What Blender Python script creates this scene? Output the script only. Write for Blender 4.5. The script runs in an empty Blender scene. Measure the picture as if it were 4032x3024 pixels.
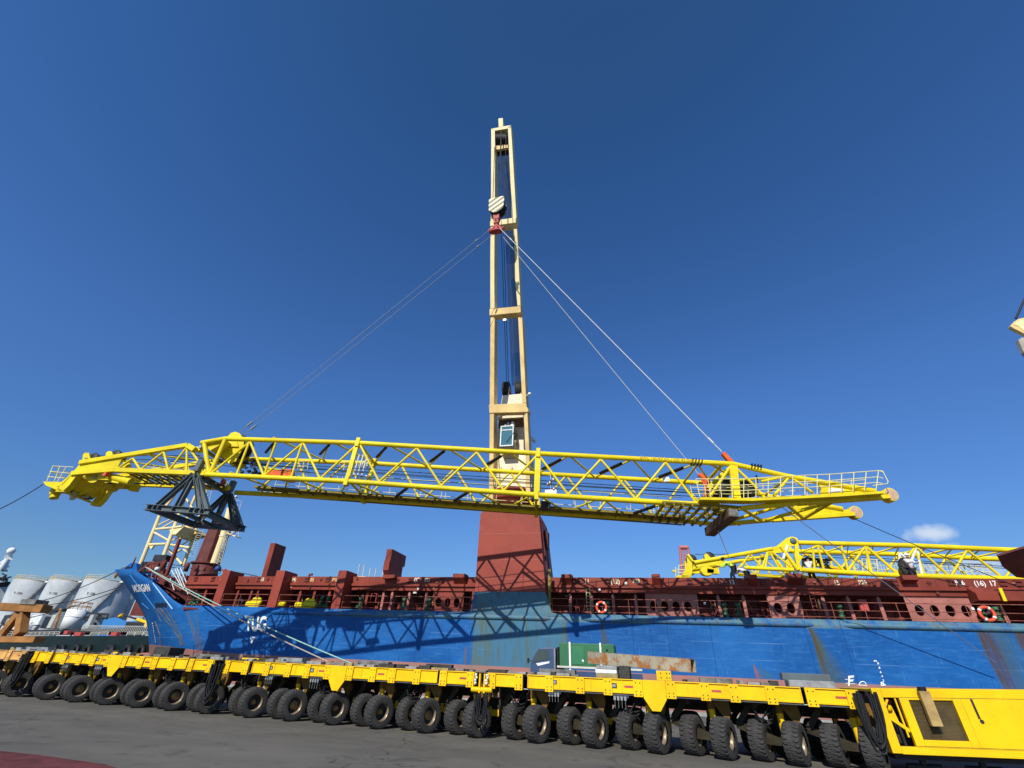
import bpy, bmesh, math, random
from mathutils import Vector, Matrix
random.seed(7)
sc = bpy.context.scene
COL = sc.collection
# ------------------------------------------------------------------ camera
EYE = 1.42; YAW = math.radians(15.11); PITCH = math.radians(32.18); ROLL = math.radians(-2.65); FPX = 1805.0
cam = bpy.data.cameras.new('camera'); cam.sensor_width = 36.0
cam.lens = FPX / 4032 * 36.0; cam.clip_end = 6000; cam.clip_start = 0.05
co = bpy.data.objects.new('camera', cam); COL.objects.link(co)
_f = Vector((-math.sin(YAW) * math.cos(PITCH), math.cos(YAW) * math.cos(PITCH), math.sin(PITCH))); _r0 = Vector((math.cos(YAW), math.sin(YAW), 0)); _d0 = _f.cross(_r0)
CAMR = _r0 * math.cos(ROLL) + _d0 * math.sin(ROLL); CAMD = _d0 * math.cos(ROLL) - _r0 * math.sin(ROLL)   # right and down axes: the phone was held slightly tilted
_m = Matrix((CAMR, -CAMD, -_f)).transposed().to_4x4(); _m.translation = (0, 0, EYE); co.matrix_world = _m
sc.camera = co
# ------------------------------------------------------------------ sky, sun, exposure
SUN = Vector((0.13, 1.0, -0.755)).normalized()          # the way the light travels
elev = math.asin(-SUN.z)
w = bpy.data.worlds.new('World'); sc.world = w; w.use_nodes = True
nt = w.node_tree; N = nt.nodes; L = nt.links
bg = N['Background']; sky = N.new('ShaderNodeTexSky'); sky.sky_type = 'NISHITA'
sky.sun_disc = False; sky.sun_elevation = elev
sky.sun_rotation = math.atan2(-SUN.x, -SUN.y)
sky.air_density = 1.15; sky.dust_density = 0.25; sky.ozone_density = 4.5; sky.altitude = 0
# the clear deep-blue air of the day: tint by height in the sky
tcw = N.new('ShaderNodeTexCoord'); sxw = N.new('ShaderNodeSeparateXYZ'); L.new(tcw.outputs['Generated'], sxw.inputs[0])
rp = N.new('ShaderNodeValToRGB'); L.new(sxw.outputs[2], rp.inputs[0])
SKYT = [(0.0, (.55, .75, 1.0)), (.12, (.53, .72, .95)), (.25, (.52, .77, 1.12)), (.48, (.55, .86, 1.28)), (.80, (.42, .78, 1.16)), (1.0, (.38, .69, .93))]
rp.color_ramp.elements[0].position = SKYT[0][0]; rp.color_ramp.elements[0].color = (*[q / 1.4 for q in SKYT[0][1]], 1); rp.color_ramp.elements[1].position = 1.0; rp.color_ramp.elements[1].color = (*[q / 1.4 for q in SKYT[-1][1]], 1)
for ps, cc in SKYT[1:-1]: e_ = rp.color_ramp.elements.new(ps); e_.color = (*[q / 1.4 for q in cc], 1)
hs = N.new('ShaderNodeMix'); hs.data_type = 'RGBA'; hs.blend_type = 'MULTIPLY'; hs.inputs[0].default_value = 1.0
L.new(sky.outputs[0], hs.inputs[6]); L.new(rp.outputs[0], hs.inputs[7])
# small fair-weather clouds low on the right
def wmath(op, a, b=0.0, clamp=False):
    n = N.new('ShaderNodeMath'); n.operation = op; n.use_clamp = clamp
    for i, q in enumerate((a, b)):
        if isinstance(q, bpy.types.NodeSocket): L.new(q, n.inputs[i])
        else: n.inputs[i].default_value = q
    return n.outputs[0]
CLOUDS = [(3655, 2100, .036, .016, .9), (3738, 2145, .022, .006, .55), (3690, 2235, .042, .020, .75), (3830, 2228, .075, .026, .85)]
CLOUD_NODE = (hs.outputs[2], bg.inputs['Color']); bg.inputs['Strength'].default_value = 0.15
sl = bpy.data.lights.new('sun', 'SUN'); sl.energy = 5.0; sl.angle = math.radians(0.53); sl.color = (1.0, 0.955, 0.87)
so = bpy.data.objects.new('sun', sl); COL.objects.link(so)
so.rotation_euler = SUN.to_track_quat('-Z', 'Y').to_euler()
sc.view_settings.view_transform = 'Standard'; sc.view_settings.look = 'None'
sc.view_settings.exposure = 0.0; sc.view_settings.gamma = 1.0

# ------------------------------------------------------------------ sight lines through image pixels, met with chosen planes and distances
def ray(u, v):
    a = (u - 2016) / FPX; b = (v - 1512) / FPX
    return CAMR * a + CAMD * b + _f
def PY(u, v, Y):
    d = ray(u, v); t = Y / d.y; return Vector((d.x * t, Y, EYE + d.z * t))
def PZ(u, v, Z):
    d = ray(u, v); t = (Z - EYE) / d.z; return Vector((d.x * t, d.y * t, Z))
def PD(u, v, D):                                         # at ground distance D
    d = ray(u, v); t = D / math.hypot(d.x, d.y); return Vector((d.x * t, d.y * t, EYE + d.z * t))
def crop(x0, y0, s):
    return lambda a, b: (x0 + a * s, y0 + b * s)
ROW_A = math.radians(-3.372); ROW_C = Vector((0, 13.394, 0))                  # the transporter row stands at a slight angle to the ship
ROW_M = Matrix.Translation(ROW_C) @ Matrix.Rotation(ROW_A, 4, 'Z') @ Matrix.Translation(-ROW_C); ROW_I = ROW_M.inverted()
def RR(u, v, Y):                                         # the same in the coordinates of the row
    e = ROW_I @ Vector((0, 0, EYE)); d = ROW_I.to_3x3() @ ray(u, v); t = (Y - e.y) / d.y; return e + d * t
S1 = 1000 / 2212; S6 = 600 / 2212; S5 = 500 / 2212
C1 = crop(0, 1600, S1); C2 = crop(900, 1600, S1); C3 = crop(1800, 1600, S1); C4 = crop(2600, 1600, S1)
D1 = crop(0, 2300, S1); D2 = crop(900, 2300, S1); D3 = crop(1800, 2300, S1)
CR = crop(3400, 1900, 632 / 2097)
K1 = crop(480, 2150, S6); K2 = crop(1000, 2200, S5); K3 = crop(1450, 2200, S5); K4 = crop(2100, 2200, S6)
K5 = crop(2650, 2200, S6); K6 = crop(3432, 2200, S6); K7 = crop(0, 2100, 640 / 2124); K8 = crop(540, 1850, 500 / 1843)
B2 = crop(2700, 2080, S5); Q5 = crop(3232, 2350, 800 / 1969)

# clouds: lumps of noise round a few fixed bearings of the sky
nz = N.new('ShaderNodeTexNoise'); nz.inputs['Scale'].default_value = 26; nz.inputs['Detail'].default_value = 8; nz.inputs['Roughness'].default_value = .6; L.new(tcw.outputs['Generated'], nz.inputs['Vector'])
tot = None
for (cu_, cv_, ra, re_, ks) in CLOUDS:
    d_ = ray(cu_, cv_).normalized(); az = Vector((-d_.y, d_.x, 0)).normalized()
    vd_ = N.new('ShaderNodeVectorMath'); vd_.operation = 'DOT_PRODUCT'; L.new(tcw.outputs['Generated'], vd_.inputs[0]); vd_.inputs[1].default_value = az
    dz_ = wmath('DIVIDE', wmath('SUBTRACT', sxw.outputs[2], d_.z), re_); dx_ = wmath('DIVIDE', vd_.outputs['Value'], ra)
    r2_ = wmath('ADD', wmath('MULTIPLY', dz_, dz_), wmath('MULTIPLY', dx_, dx_))
    fr_ = wmath('MULTIPLY', wmath('EXPONENT', wmath('MULTIPLY', r2_, -.8)), ks)
    tot = fr_ if tot is None else wmath('MAXIMUM', tot, fr_)
cm_ = wmath('MULTIPLY', wmath('SUBTRACT', wmath('ADD', tot, wmath('MULTIPLY', nz.outputs['Fac'], 1.1)), 1.02), 2.2, True); cm_ = wmath('MULTIPLY', cm_, wmath('MINIMUM', wmath('MULTIPLY', tot, 6), 1.0))
cx_ = N.new('ShaderNodeMix'); cx_.data_type = 'RGBA'; L.new(cm_, cx_.inputs[0]); L.new(CLOUD_NODE[0], cx_.inputs[6]); cx_.inputs[7].default_value = (4.1, 4.8, 5.9, 1)
L.new(cx_.outputs[2], CLOUD_NODE[1])

# ------------------------------------------------------------------ materials
MATS = {}
def _mat(name):
    m = bpy.data.materials.new(name); m.use_nodes = True
    return m, m.node_tree, m.node_tree.nodes['Principled BSDF']
def node(t, kind, **kw):
    n = t.nodes.new(kind)
    for k, v in kw.items(): setattr(n, k, v)
    return n
def mixc(t, fac, a, b, mode='MIX'):
    n = t.nodes.new('ShaderNodeMix'); n.data_type = 'RGBA'; n.blend_type = mode
    for sock, val in ((n.inputs[0], fac), (n.inputs[6], a), (n.inputs[7], b)):
        if hasattr(val, 'is_linked') or isinstance(val, bpy.types.NodeSocket): t.links.new(val, sock)
        elif isinstance(val, (tuple, list)): sock.default_value = (*val[:3], 1)
        else: sock.default_value = val
    return n.outputs[2]
def math_(t, op, a, b=0.0, c=0.0, clamp=False):
    n = t.nodes.new('ShaderNodeMath'); n.operation = op; n.use_clamp = clamp
    for i, val in enumerate((a, b, c)):
        if isinstance(val, bpy.types.NodeSocket): t.links.new(val, n.inputs[i])
        elif i < len(n.inputs): n.inputs[i].default_value = val
    return n.outputs[0]
def smooth(t, x, e0, e1):
    n = t.nodes.new('ShaderNodeMapRange'); n.interpolation_type = 'SMOOTHSTEP'
    t.links.new(x, n.inputs[0]); n.inputs[1].default_value = e0; n.inputs[2].default_value = e1
    return n.outputs[0]
def noise(t, scale, vec=None, detail=5, rough=0.6, stretch=None, dist=0.0):
    n = t.nodes.new('ShaderNodeTexNoise'); n.inputs['Scale'].default_value = scale
    n.inputs['Detail'].default_value = detail; n.inputs['Roughness'].default_value = rough
    n.inputs['Distortion'].default_value = dist
    if stretch is not None:
        mp = t.nodes.new('ShaderNodeMapping'); mp.inputs['Scale'].default_value = stretch
        t.links.new(vec, mp.inputs[0]); t.links.new(mp.outputs[0], n.inputs['Vector'])
    elif vec is not None: t.links.new(vec, n.inputs['Vector'])
    return n.outputs['Fac']
def objvec(t, world=False):
    if world: return t.nodes.new('ShaderNodeNewGeometry').outputs['Position']
    return t.nodes.new('ShaderNodeTexCoord').outputs['Object']
def paint(name, col, rough=0.45, var=0.25, scale=1.2, rust=0.0, rustcol=(0.16, 0.055, 0.02), rscale=3.0,
          dirt=0.15, bump=0.0, metal=0.0, world=True, streak=0.0, spec=0.22):
    if name in MATS: return MATS[name]
    m, t, p = _mat(name); v = objvec(t, world)
    n1 = noise(t, scale, v)
    dark = tuple(c * (1 - var) for c in col); lite = tuple(min(1, c * (1 + var * .6)) for c in col)
    c = mixc(t, smooth(t, n1, .3, .7), dark, lite)
    if streak > 0:
        ns = noise(t, 1.0, v, stretch=(6, 6, .5))
        c = mixc(t, math_(t, 'MULTIPLY', smooth(t, ns, .5, .75), streak), c, tuple(x * .45 + .03 for x in col))
    if dirt > 0:
        nd = noise(t, scale * 7, v, detail=6, rough=.7)
        c = mixc(t, math_(t, 'MULTIPLY', smooth(t, nd, .5, .8), dirt), c, (.05, .04, .035))
    if rust > 0:
        nr = noise(t, rscale, v, detail=8, rough=.75)
        mk = smooth(t, nr, .72 - rust * .3, .80 - rust * .3)
        c = mixc(t, mk, c, rustcol)
    t.links.new(c, p.inputs['Base Color']); p.inputs['Metallic'].default_value = metal; p.inputs['Specular IOR Level'].default_value = spec
    nr2 = noise(t, scale * 5, v)
    rr = math_(t, 'MULTIPLY_ADD', nr2, .25, rough - .12)
    t.links.new(rr, p.inputs['Roughness'])
    if bump > 0:
        b = node(t, 'ShaderNodeBump'); b.inputs['Strength'].default_value = bump; b.inputs['Distance'].default_value = .02
        t.links.new(noise(t, scale * 9, v), b.inputs['Height']); t.links.new(b.outputs[0], p.inputs['Normal'])
    MATS[name] = m; return m
YB = paint('boom_yellow', (.76, .60, .012), .42, .16, .8, dirt=.16, rust=.02, rustcol=(.40, .22, .03), rscale=2.5)
YS = paint('transporter_yellow', (.86, .52, .005), .42, .12, 1.5, dirt=.16, rust=.10, rustcol=(.35, .17, .02), rscale=5)
YO = paint('transporter_yellow_worn', (.60, .33, .10), .6, .3, 2, dirt=.3, rust=.5, rustcol=(.35, .2, .12))
RED = paint('red_oxide', (.235, .043, .026), .55, .28, .5, rust=.10, rustcol=(.16, .05, .03), rscale=1.2, dirt=.25, streak=.35)
REDP = paint('red_oxide_pedestal', (.285, .052, .034), .55, .16, .35, rust=.02, rustcol=(.36, .13, .10), rscale=2.5, dirt=.12)
PINK = paint('faded_red', (.40, .15, .12), .6, .25, .9, rust=.15, rustcol=(.28, .10, .05), rscale=2, dirt=.2, streak=.3)
RDK = paint('dark_red', (.13, .032, .025), .6, .3, .8, rust=.2, dirt=.3)
CRE = paint('cream_paint', (.80, .66, .34), .5, .10, .5, rust=.10, rustcol=(.42, .16, .04), rscale=1.3, dirt=.08)
CRR = paint('cream_rusty', (.82, .58, .24), .55, .20, .6, rust=.36, rustcol=(.48, .19, .05), rscale=.9, dirt=.15)
CRG = paint('pale_cream', (.70, .60, .42), .5, .15, .6, rust=.08, dirt=.1)
GRY = paint('grey_steel_paint', (.105, .13, .135), .45, .15, 1.5, dirt=.1)
BLK = paint('black_rubber', (.018, .018, .019), .5, .3, 3, dirt=0)
DKM = paint('dark_steel', (.035, .035, .036), .5, .3, 2, dirt=.1)
STL = paint('bare_steel', (.42, .42, .41), .35, .2, 3, metal=.7, dirt=.15)
WHT = paint('white_paint', (.80, .80, .77), .5, .08, 2, dirt=.08)
WORN = paint('worn_white_paint', (.72, .74, .74), .6, .2, 6, dirt=.35)
GAL = paint('galvanised_rail', (.62, .60, .50), .45, .15, 3, metal=.3, dirt=.1)
RYL = paint('rail_pale_yellow', (.75, .68, .32), .5, .12, 3, dirt=.05)
ORG = paint('orange_webbing', (.75, .12, .03), .6, .2, 4, dirt=.1)
CRD = paint('crane_red', (.44, .07, .06), .5, .2, 3, dirt=.15)
GRN = paint('machine_green', (.035, .145, .065), .5, .15, 1.5, dirt=.15)
GRV = paint('valve_green', (.05, .14, .07), .5, .2, 3, dirt=.15)
BLU = paint('machine_blue', (.03, .07, .22), .5, .2, 2, dirt=.15)
WOOD = paint('pale_timber', (.55, .36, .24), .7, .2, 5, dirt=.15, world=True)
PCKW = paint('weathered_timber', (.17, .165, .15), .85, .5, 4, dirt=.4, rust=.3, rustcol=(.24, .15, .06))
PCKG = paint('grey_timber', (.26, .27, .27), .85, .35, 5, dirt=.3)
PCKY = paint('yellowish_timber', (.30, .24, .11), .85, .35, 5, dirt=.35)
PCKD = paint('dark_timber', (.05, .05, .045), .85, .4, 5, dirt=.3)
RST = paint('rusty_plate', (.33, .30, .22), .7, .25, 2, rust=.80, rustcol=(.30, .12, .03), rscale=1.6, dirt=.2)
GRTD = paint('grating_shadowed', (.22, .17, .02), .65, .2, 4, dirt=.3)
BRN = paint('brown_beam_paint', (.33, .15, .045), .6, .35, 1.6, rust=.3, rustcol=(.16, .06, .025), dirt=.25)
TANK = paint('silver_tank', (.40, .425, .43), .7, .16, .35, dirt=.25, rust=.06, rustcol=(.4, .25, .15), streak=.15)
HELM = paint('helmet_white', (.85, .86, .88), .35, .03, 3, dirt=0)
HIVIS = paint('hivis_green', (.55, .85, .08), .7, .1, 6, dirt=.05)
NAVY = paint('dark_workwear', (.02, .022, .03), .8, .3, 6, dirt=0)
SKIN = paint('skin_tone', (.45, .26, .18), .5, .05, 6, dirt=0)
PALE = paint('pale_workwear', (.62, .64, .62), .8, .2, 6, dirt=.15)
ROPG = paint('green_rope', (.28, .50, .42), .8, .35, 12, dirt=.1)
ROPB = paint('tan_rope', (.42, .36, .30), .8, .35, 12, dirt=.1)
WIRE = paint('wire_rope_bright', (.55, .57, .58), .5, .0, 1, dirt=0)
WIRD = paint('wire_rope_dark', (.03, .032, .04), .5, .2, 8, dirt=0)
LBO = paint('lifebuoy_orange', (.72, .10, .05), .55, .15, 8, dirt=.15)
TRKB = paint('truck_blue', (.05, .08, .16), .3, .1, 2, dirt=.08)
SHED = paint('shed_blue', (.04, .20, .48), .5, .08, .3, dirt=.05)
GHUL = paint('green_hull', (.004, .011, .009), .5, .3, .4, dirt=.2)
def glass(name, col, rough=.08):
    m, t, p = _mat(name); p.inputs['Base Color'].default_value = (*col, 1); p.inputs['Roughness'].default_value = rough
    p.inputs['Metallic'].default_value = .0; p.inputs['IOR'].default_value = 1.6; p.inputs['Specular IOR Level'].default_value = .9
    return m
GLS = glass('dark_glass', (.02, .03, .035)); GLC = glass('cab_glass', (.05, .14, .15), .05)

# ------------------------------------------------------------------ mesh builder
class MB:
    def __init__(s): s.v = []; s.f = []; s.sm = []; s.mi = []; s.cur = 0
    def add(s, vs, fs, smooth=False):
        n = len(s.v); s.v += [tuple(x) for x in vs]; s.f += [tuple(i + n for i in f) for f in fs]; s.sm += [smooth] * len(fs); s.mi += [s.cur] * len(fs)
        return s
    def box(s, x0, x1, y0, y1, z0, z1):
        vs = [(x, y, z) for x in (x0, x1) for y in (y0, y1) for z in (z0, z1)]
        return s.add(vs, [(0, 1, 3, 2), (4, 6, 7, 5), (0, 4, 5, 1), (2, 3, 7, 6), (0, 2, 6, 4), (1, 5, 7, 3)])
    def bar(s, p, q, w, h=None, up=(0, 0, 1)):
        p = Vector(p); q = Vector(q); h = h or w; d = (q - p).normalized(); up = Vector(up)
        if abs(d.dot(up)) > .985: up = Vector((0, 1, 0)) if abs(d.y) < .9 else Vector((1, 0, 0))
        x = d.cross(up).normalized(); y = x.cross(d).normalized()
        vs = [c + x * (a * w / 2) + y * (b * h / 2) for c in (p, q) for a, b in ((-1, -1), (1, -1), (1, 1), (-1, 1))]
        return s.add(vs, [(0, 3, 2, 1), (4, 5, 6, 7), (0, 1, 5, 4), (1, 2, 6, 5), (2, 3, 7, 6), (3, 0, 4, 7)])
    def ibeam(s, p, q, w, h, t=.03, up=(0, 0, 1)):
        p = Vector(p); q = Vector(q); d = (q - p).normalized(); up = Vector(up)
        x = d.cross(up).normalized(); y = x.cross(d).normalized()
        s.bar(p + y * (h / 2 - t / 2), q + y * (h / 2 - t / 2), w, t, up=y); s.bar(p - y * (h / 2 - t / 2), q - y * (h / 2 - t / 2), w, t, up=y)
        s.bar(p, q, t, h - 2 * t - .002, up=y); return s
    def tube(s, pts, r, n=8, caps=True, smooth=True):
        pts = [Vector(p) for p in pts]; rs = r if isinstance(r, (list, tuple)) else [r] * len(pts)
        d0 = (pts[1] - pts[0]).normalized(); up = Vector((0, 0, 1)) if abs(d0.z) < .9 else Vector((0, 1, 0))
        x = d0.cross(up).normalized(); vs = []
        for i, p in enumerate(pts):
            if i == 0: d = pts[1] - p
            elif i == len(pts) - 1: d = p - pts[i - 1]
            else: d = (pts[i + 1] - p).normalized() + (p - pts[i - 1]).normalized()
            d.normalize(); x = (x - d * x.dot(d)).normalized(); y = d.cross(x)
            for k in range(n):
                a = 2 * math.pi * k / n; vs.append(p + (x * math.cos(a) + y * math.sin(a)) * rs[i])
        fs = [(i * n + k, i * n + (k + 1) % n, (i + 1) * n + (k + 1) % n, (i + 1) * n + k) for i in range(len(pts) - 1) for k in range(n)]
        s.add(vs, fs, smooth)
        if caps:
            m = len(vs) - n
            s.add(vs[:n], [tuple(range(n))[::-1]]); s.add(vs[m:], [tuple(range(n))])
        return s
    def prism(s, pts, off):
        pts = [Vector(p) for p in pts]; off = Vector(off); n = len(pts)
        vs = pts + [p + off for p in pts]
        fs = [tuple(range(n)), tuple(range(2 * n - 1, n - 1, -1))] + [(i, i + n, (i + 1) % n + n, (i + 1) % n) for i in range(n)]
        return s.add(vs, fs)
    def lathe(s, prof, c, axis=(0, 0, 1), n=24, smooth=True, a0=0, a1=2 * math.pi):
        ax = Vector(axis).normalized(); c = Vector(c)
        x = ax.orthogonal().normalized(); y = ax.cross(x); full = abs(a1 - a0 - 2 * math.pi) < 1e-6
        m = n if full else n + 1; vs = []
        for r, h in prof:
            for k in range(m):
                a = a0 + (a1 - a0) * k / n; vs.append(c + ax * h + (x * math.cos(a) + y * math.sin(a)) * r)
        fs = [(i * m + k, i * m + (k + 1) % m, (i + 1) * m + (k + 1) % m, (i + 1) * m + k) for i in range(len(prof) - 1) for k in range(n)]
        return s.add(vs, fs, smooth)
    def disc(s, c, axis, r, th, n=24):
        return s.lathe([(0, 0), (r, 0), (r, th), (0, th)], c, axis, n, False)
    def ball(s, c, r, n=10, sq=(1, 1, 1)):
        c = Vector(c); vs = []; m = n // 2
        for i in range(m + 1):
            t = math.pi * i / m
            for k in range(n):
                a = 2 * math.pi * k / n; vs.append(c + Vector((math.sin(t) * math.cos(a) * sq[0], math.sin(t) * math.sin(a) * sq[1], math.cos(t) * sq[2])) * r)
        return s.add(vs, [(i * n + k, (i + 1) * n + k, (i + 1) * n + (k + 1) % n, i * n + (k + 1) % n) for i in range(m) for k in range(n)], True)
    def build(s, name, mat, parent=None, label=None, bevel=0.0):
        me = bpy.data.meshes.new(name); org = Vector((0, 0, 0))
        if parent is not None: org = worldloc(parent)
        me.from_pydata([tuple(Vector(v) - org) for v in s.v], [], s.f); me.validate(verbose=False)
        if len(me.polygons) == len(s.sm): me.polygons.foreach_set('use_smooth', s.sm); me.polygons.foreach_set('material_index', s.mi)
        bm = bmesh.new(); bm.from_mesh(me); bmesh.ops.recalc_face_normals(bm, faces=bm.faces[:]); bm.to_mesh(me); bm.free()
        for mm in (mat if isinstance(mat, (list, tuple)) else [mat]): me.materials.append(mm)
        o = bpy.data.objects.new(name, me); COL.objects.link(o)
        if parent is not None: o.parent = parent
        if label: o['label'] = label
        if bevel > 0:
            b = o.modifiers.new('bevel', 'BEVEL'); b.width = bevel; b.segments = 2; b.limit_method = 'ANGLE'; b.angle_limit = math.radians(40)
        return o
def worldloc(o):
    v = Vector(o.location)
    while o.parent is not None: o = o.parent; v += Vector(o.location)
    return v
def tag(o, label=None, cat=None, group=None, kind=None):
    if label and len(label.split()) > 16: print('LONG LABEL', len(label.split()), label)
    for k, v in (('label', label), ('category', cat), ('group', group), ('kind', kind)):
        if v: o[k] = v
    return o
def thing(name, loc, label, cat, group=None):
    o = bpy.data.objects.new(name, None); COL.objects.link(o); o.location = loc; o.empty_display_size = .3
    return tag(o, label, cat, group)
def solo(mb, name, mat, loc, label, cat, group=None, bevel=0.0):     # a thing that is one mesh, its origin at its base
    o = mb.build(name, mat, None, None, bevel); off = Vector(loc)
    o.data.transform(Matrix.Translation(-off)); o.location = off
    return tag(o, label, cat, group)
def copy_tree(o, parent=None):
    c = o.copy(); COL.objects.link(c); c.parent = parent
    for ch in [x for x in KIDS.get(o.name, [])]: copy_tree(ch, c)
    return c
def kids_index():
    KIDS.clear()
    for o in bpy.data.objects:
        if o.parent is not None: KIDS.setdefault(o.parent.name, []).append(o)
KIDS = {}
def text(body, size, loc, xdir, ydir, mat, parent=None, name='lettering', extrude=.004, align='CENTER', sx=1.0, bold=0.0, label=None):
    cu = bpy.data.curves.new(name, 'FONT'); cu.body = body; cu.size = size; cu.align_x = align; cu.align_y = 'CENTER'; cu.extrude = extrude; cu.offset = bold
    tmp = bpy.data.objects.new('tmp', cu); COL.objects.link(tmp)
    dg = bpy.context.evaluated_depsgraph_get(); me = bpy.data.meshes.new_from_object(tmp.evaluated_get(dg))
    bpy.data.objects.remove(tmp); bpy.data.curves.remove(cu)
    x = Vector(xdir).normalized(); y = Vector(ydir).normalized(); z = x.cross(y)
    M = Matrix((x * sx, y, z)).transposed().to_4x4(); M.translation = Vector(loc) - (worldloc(parent) if parent else Vector())
    me.transform(M); me.materials.clear(); me.materials.append(mat)
    o = bpy.data.objects.new(name, me); COL.objects.link(o)
    if parent is not None: o.parent = parent
    if label: o['label'] = label
    return o
XH = (1, 0, -.006); ZH = (0, 0, 1)
# ================================================================== SETTING
def asphalt():
    m, t, p = _mat('asphalt'); v = objvec(t, True)
    c = mixc(t, smooth(t, noise(t, .22, v, detail=7, rough=.65, stretch=(1, 1.8, 1)), .34, .68), (.085, .078, .062), (.135, .122, .096))
    c = mixc(t, smooth(t, noise(t, 1.3, v, detail=8, rough=.7, dist=.6), .52, .70), c, (.052, .048, .040))
    c = mixc(t, math_(t, 'MULTIPLY', smooth(t, noise(t, 90, v, detail=2), .45, .75), .45), c, (.17, .16, .15))
    c = mixc(t, math_(t, 'MULTIPLY', smooth(t, noise(t, .55, v, detail=3, stretch=(.35, 2.2, 1)), .62, .75), .35), c, (.16, .15, .135))
    vo = t.nodes.new('ShaderNodeTexVoronoi'); vo.feature = 'DISTANCE_TO_EDGE'; vo.inputs['Scale'].default_value = .16
    ad = t.nodes.new('ShaderNodeVectorMath'); ad.operation = 'ADD'
    nn = t.nodes.new('ShaderNodeTexNoise'); nn.inputs['Scale'].default_value = 1.1; nn.inputs['Detail'].default_value = 6
    t.links.new(v, nn.inputs['Vector'])
    sb = t.nodes.new('ShaderNodeVectorMath'); sb.operation = 'SCALE'; sb.inputs[3].default_value = 1.6
    t.links.new(nn.outputs['Color'], sb.inputs[0]); t.links.new(v, ad.inputs[0]); t.links.new(sb.outputs[0], ad.inputs[1]); t.links.new(ad.outputs[0], vo.inputs['Vector'])
    crack = math_(t, 'SUBTRACT', 1.0, smooth(t, vo.outputs['Distance'], .0015, .006))
    crack = math_(t, 'MULTIPLY', crack, smooth(t, noise(t, .3, v, detail=2), .46, .6))
    c = mixc(t, math_(t, 'MULTIPLY', crack, .75), c, (.022, .021, .02))
    t.links.new(c, p.inputs['Base Color']); p.inputs['Roughness'].default_value = .9
    b = node(t, 'ShaderNodeBump'); b.inputs['Strength'].default_value = .5; b.inputs['Distance'].default_value = .012
    t.links.new(noise(t, 55, v, detail=4), b.inputs['Height']); t.links.new(b.outputs[0], p.inputs['Normal'])
    return m
ASP = asphalt()
QE = 28.6
g = MB(); g.box(-75, 120, -80, QE, -6, 0); tag(g.build('quay_ground', ASP), kind='structure')
kb = MB(); kb.box(-75, 120, QE - .35, QE - .003, .002, .16)
CONC = paint('quay_concrete', (.32, .31, .28), .85, .2, 1.5, dirt=.3)
tag(kb.build('quay_kerb', CONC, bevel=.02), kind='structure')
REDG = paint('red_ground_paint', (.13, .035, .035), .9, .35, 2.5, dirt=.35)
pp = [PZ(u, v, .004) for u, v in ((-300, 2925), (150, 2972), (420, 3010), (560, 3060), (400, 3200), (-300, 3200))]
r = MB(); r.add(pp, [tuple(range(6))]); tag(r.build('red_ground_marking', REDG), kind='structure')
m, t, p = _mat('harbour_water'); p.inputs['Base Color'].default_value = (.02, .05, .06, 1); p.inputs['Roughness'].default_value = .12
b = node(t, 'ShaderNodeBump'); b.inputs['Strength'].default_value = .4; b.inputs['Distance'].default_value = .1
t.links.new(noise(t, .9, objvec(t, True), detail=4), b.inputs['Height']); t.links.new(b.outputs[0], p.inputs['Normal'])
wt = MB(); wt.add([(-3000, QE + .01, -2.7), (3000, QE + .01, -2.7), (3000, 4000, -2.7), (-3000, 4000, -2.7)], [(0, 1, 2, 3)])
tag(wt.build('harbour_water', m), kind='structure')
# far quay: beyond a line well behind the moored vessel
fa = PD(-700, 2400, 175); fb = PD(800, 2400, 150)
dv = (fb - fa).normalized(); fa = fa - dv * 200; fb = fb + dv * 260; away = Vector((-dv.y, dv.x, 0)); 
if away.y < 0: away = -away
q = MB(); q.prism([Vector((a.x, a.y, -.02)) for a in (fa, fb, fb + away * 400, fa + away * 400)], (0, 0, -4))
tag(q.build('far_quay', paint('far_quay_concrete', (.25, .24, .22), .9, .2, .3)), kind='structure')

# ================================================================== SELF-PROPELLED TRANSPORTERS
YF = 13.42                                                # front plane of the transporter row (row coordinates)
BEFORE_ROW = set(bpy.data.objects)
def tyre_mesh():
    R0, W = .37, .33; NA, lugs = 234, 26
    prof = [(-1, .205), (-1.02, .27), (-1.0, .315), (-.97, .345), (-.9, .36), (-.72, .3665), (-.5, .369), (-.3, .37), (-.1, .37), (.1, .37),
            (.3, .37), (.5, .369), (.72, .3665), (.9, .36), (.97, .345), (1.0, .315), (1.02, .27), (1, .205)]
    vs = []; fs = []; m = len(prof)
    for k in range(NA):
        th = 2 * math.pi * k / NA
        for i, (wx, r) in enumerate(prof):
            a = abs(wx); g = 0.0
            if i not in (0, 1, m - 1, m - 2):
                side = 0 if wx < 0 else .5
                ph = (k / NA * lugs + side + .22 * math.sin(a * 7)) % 1
                if a > .25 and ph < .27: g = .030 if a > .4 else .014
                elif a <= .25 and (k / NA * lugs * 1.0 + wx * 1.2) % 1 < .2: g = .010
                elif .25 < a < .45 and (ph * 2 % 1) < .18: g = .006
                if a > .96 and g: g = .022
            vs.append(((r - g) * math.cos(th), wx * W / 2, (r - g) * math.sin(th)))
    for k in range(NA):
        for i in range(m - 1):
            a = k * m + i; b2 = ((k + 1) % NA) * m + i; fs.append((a, a + 1, b2 + 1, b2))
    return vs, fs
m_, t_, p_ = _mat('tyre_rubber'); v_ = objvec(t_)
c_ = mixc(t_, smooth(t_, noise(t_, 5, v_, detail=6), .35, .7), (.026, .025, .024), (.048, .045, .042))
c_ = mixc(t_, math_(t_, 'MULTIPLY', smooth(t_, noise(t_, 14, v_, detail=4), .5, .75), .4), c_, (.09, .075, .06))
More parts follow.
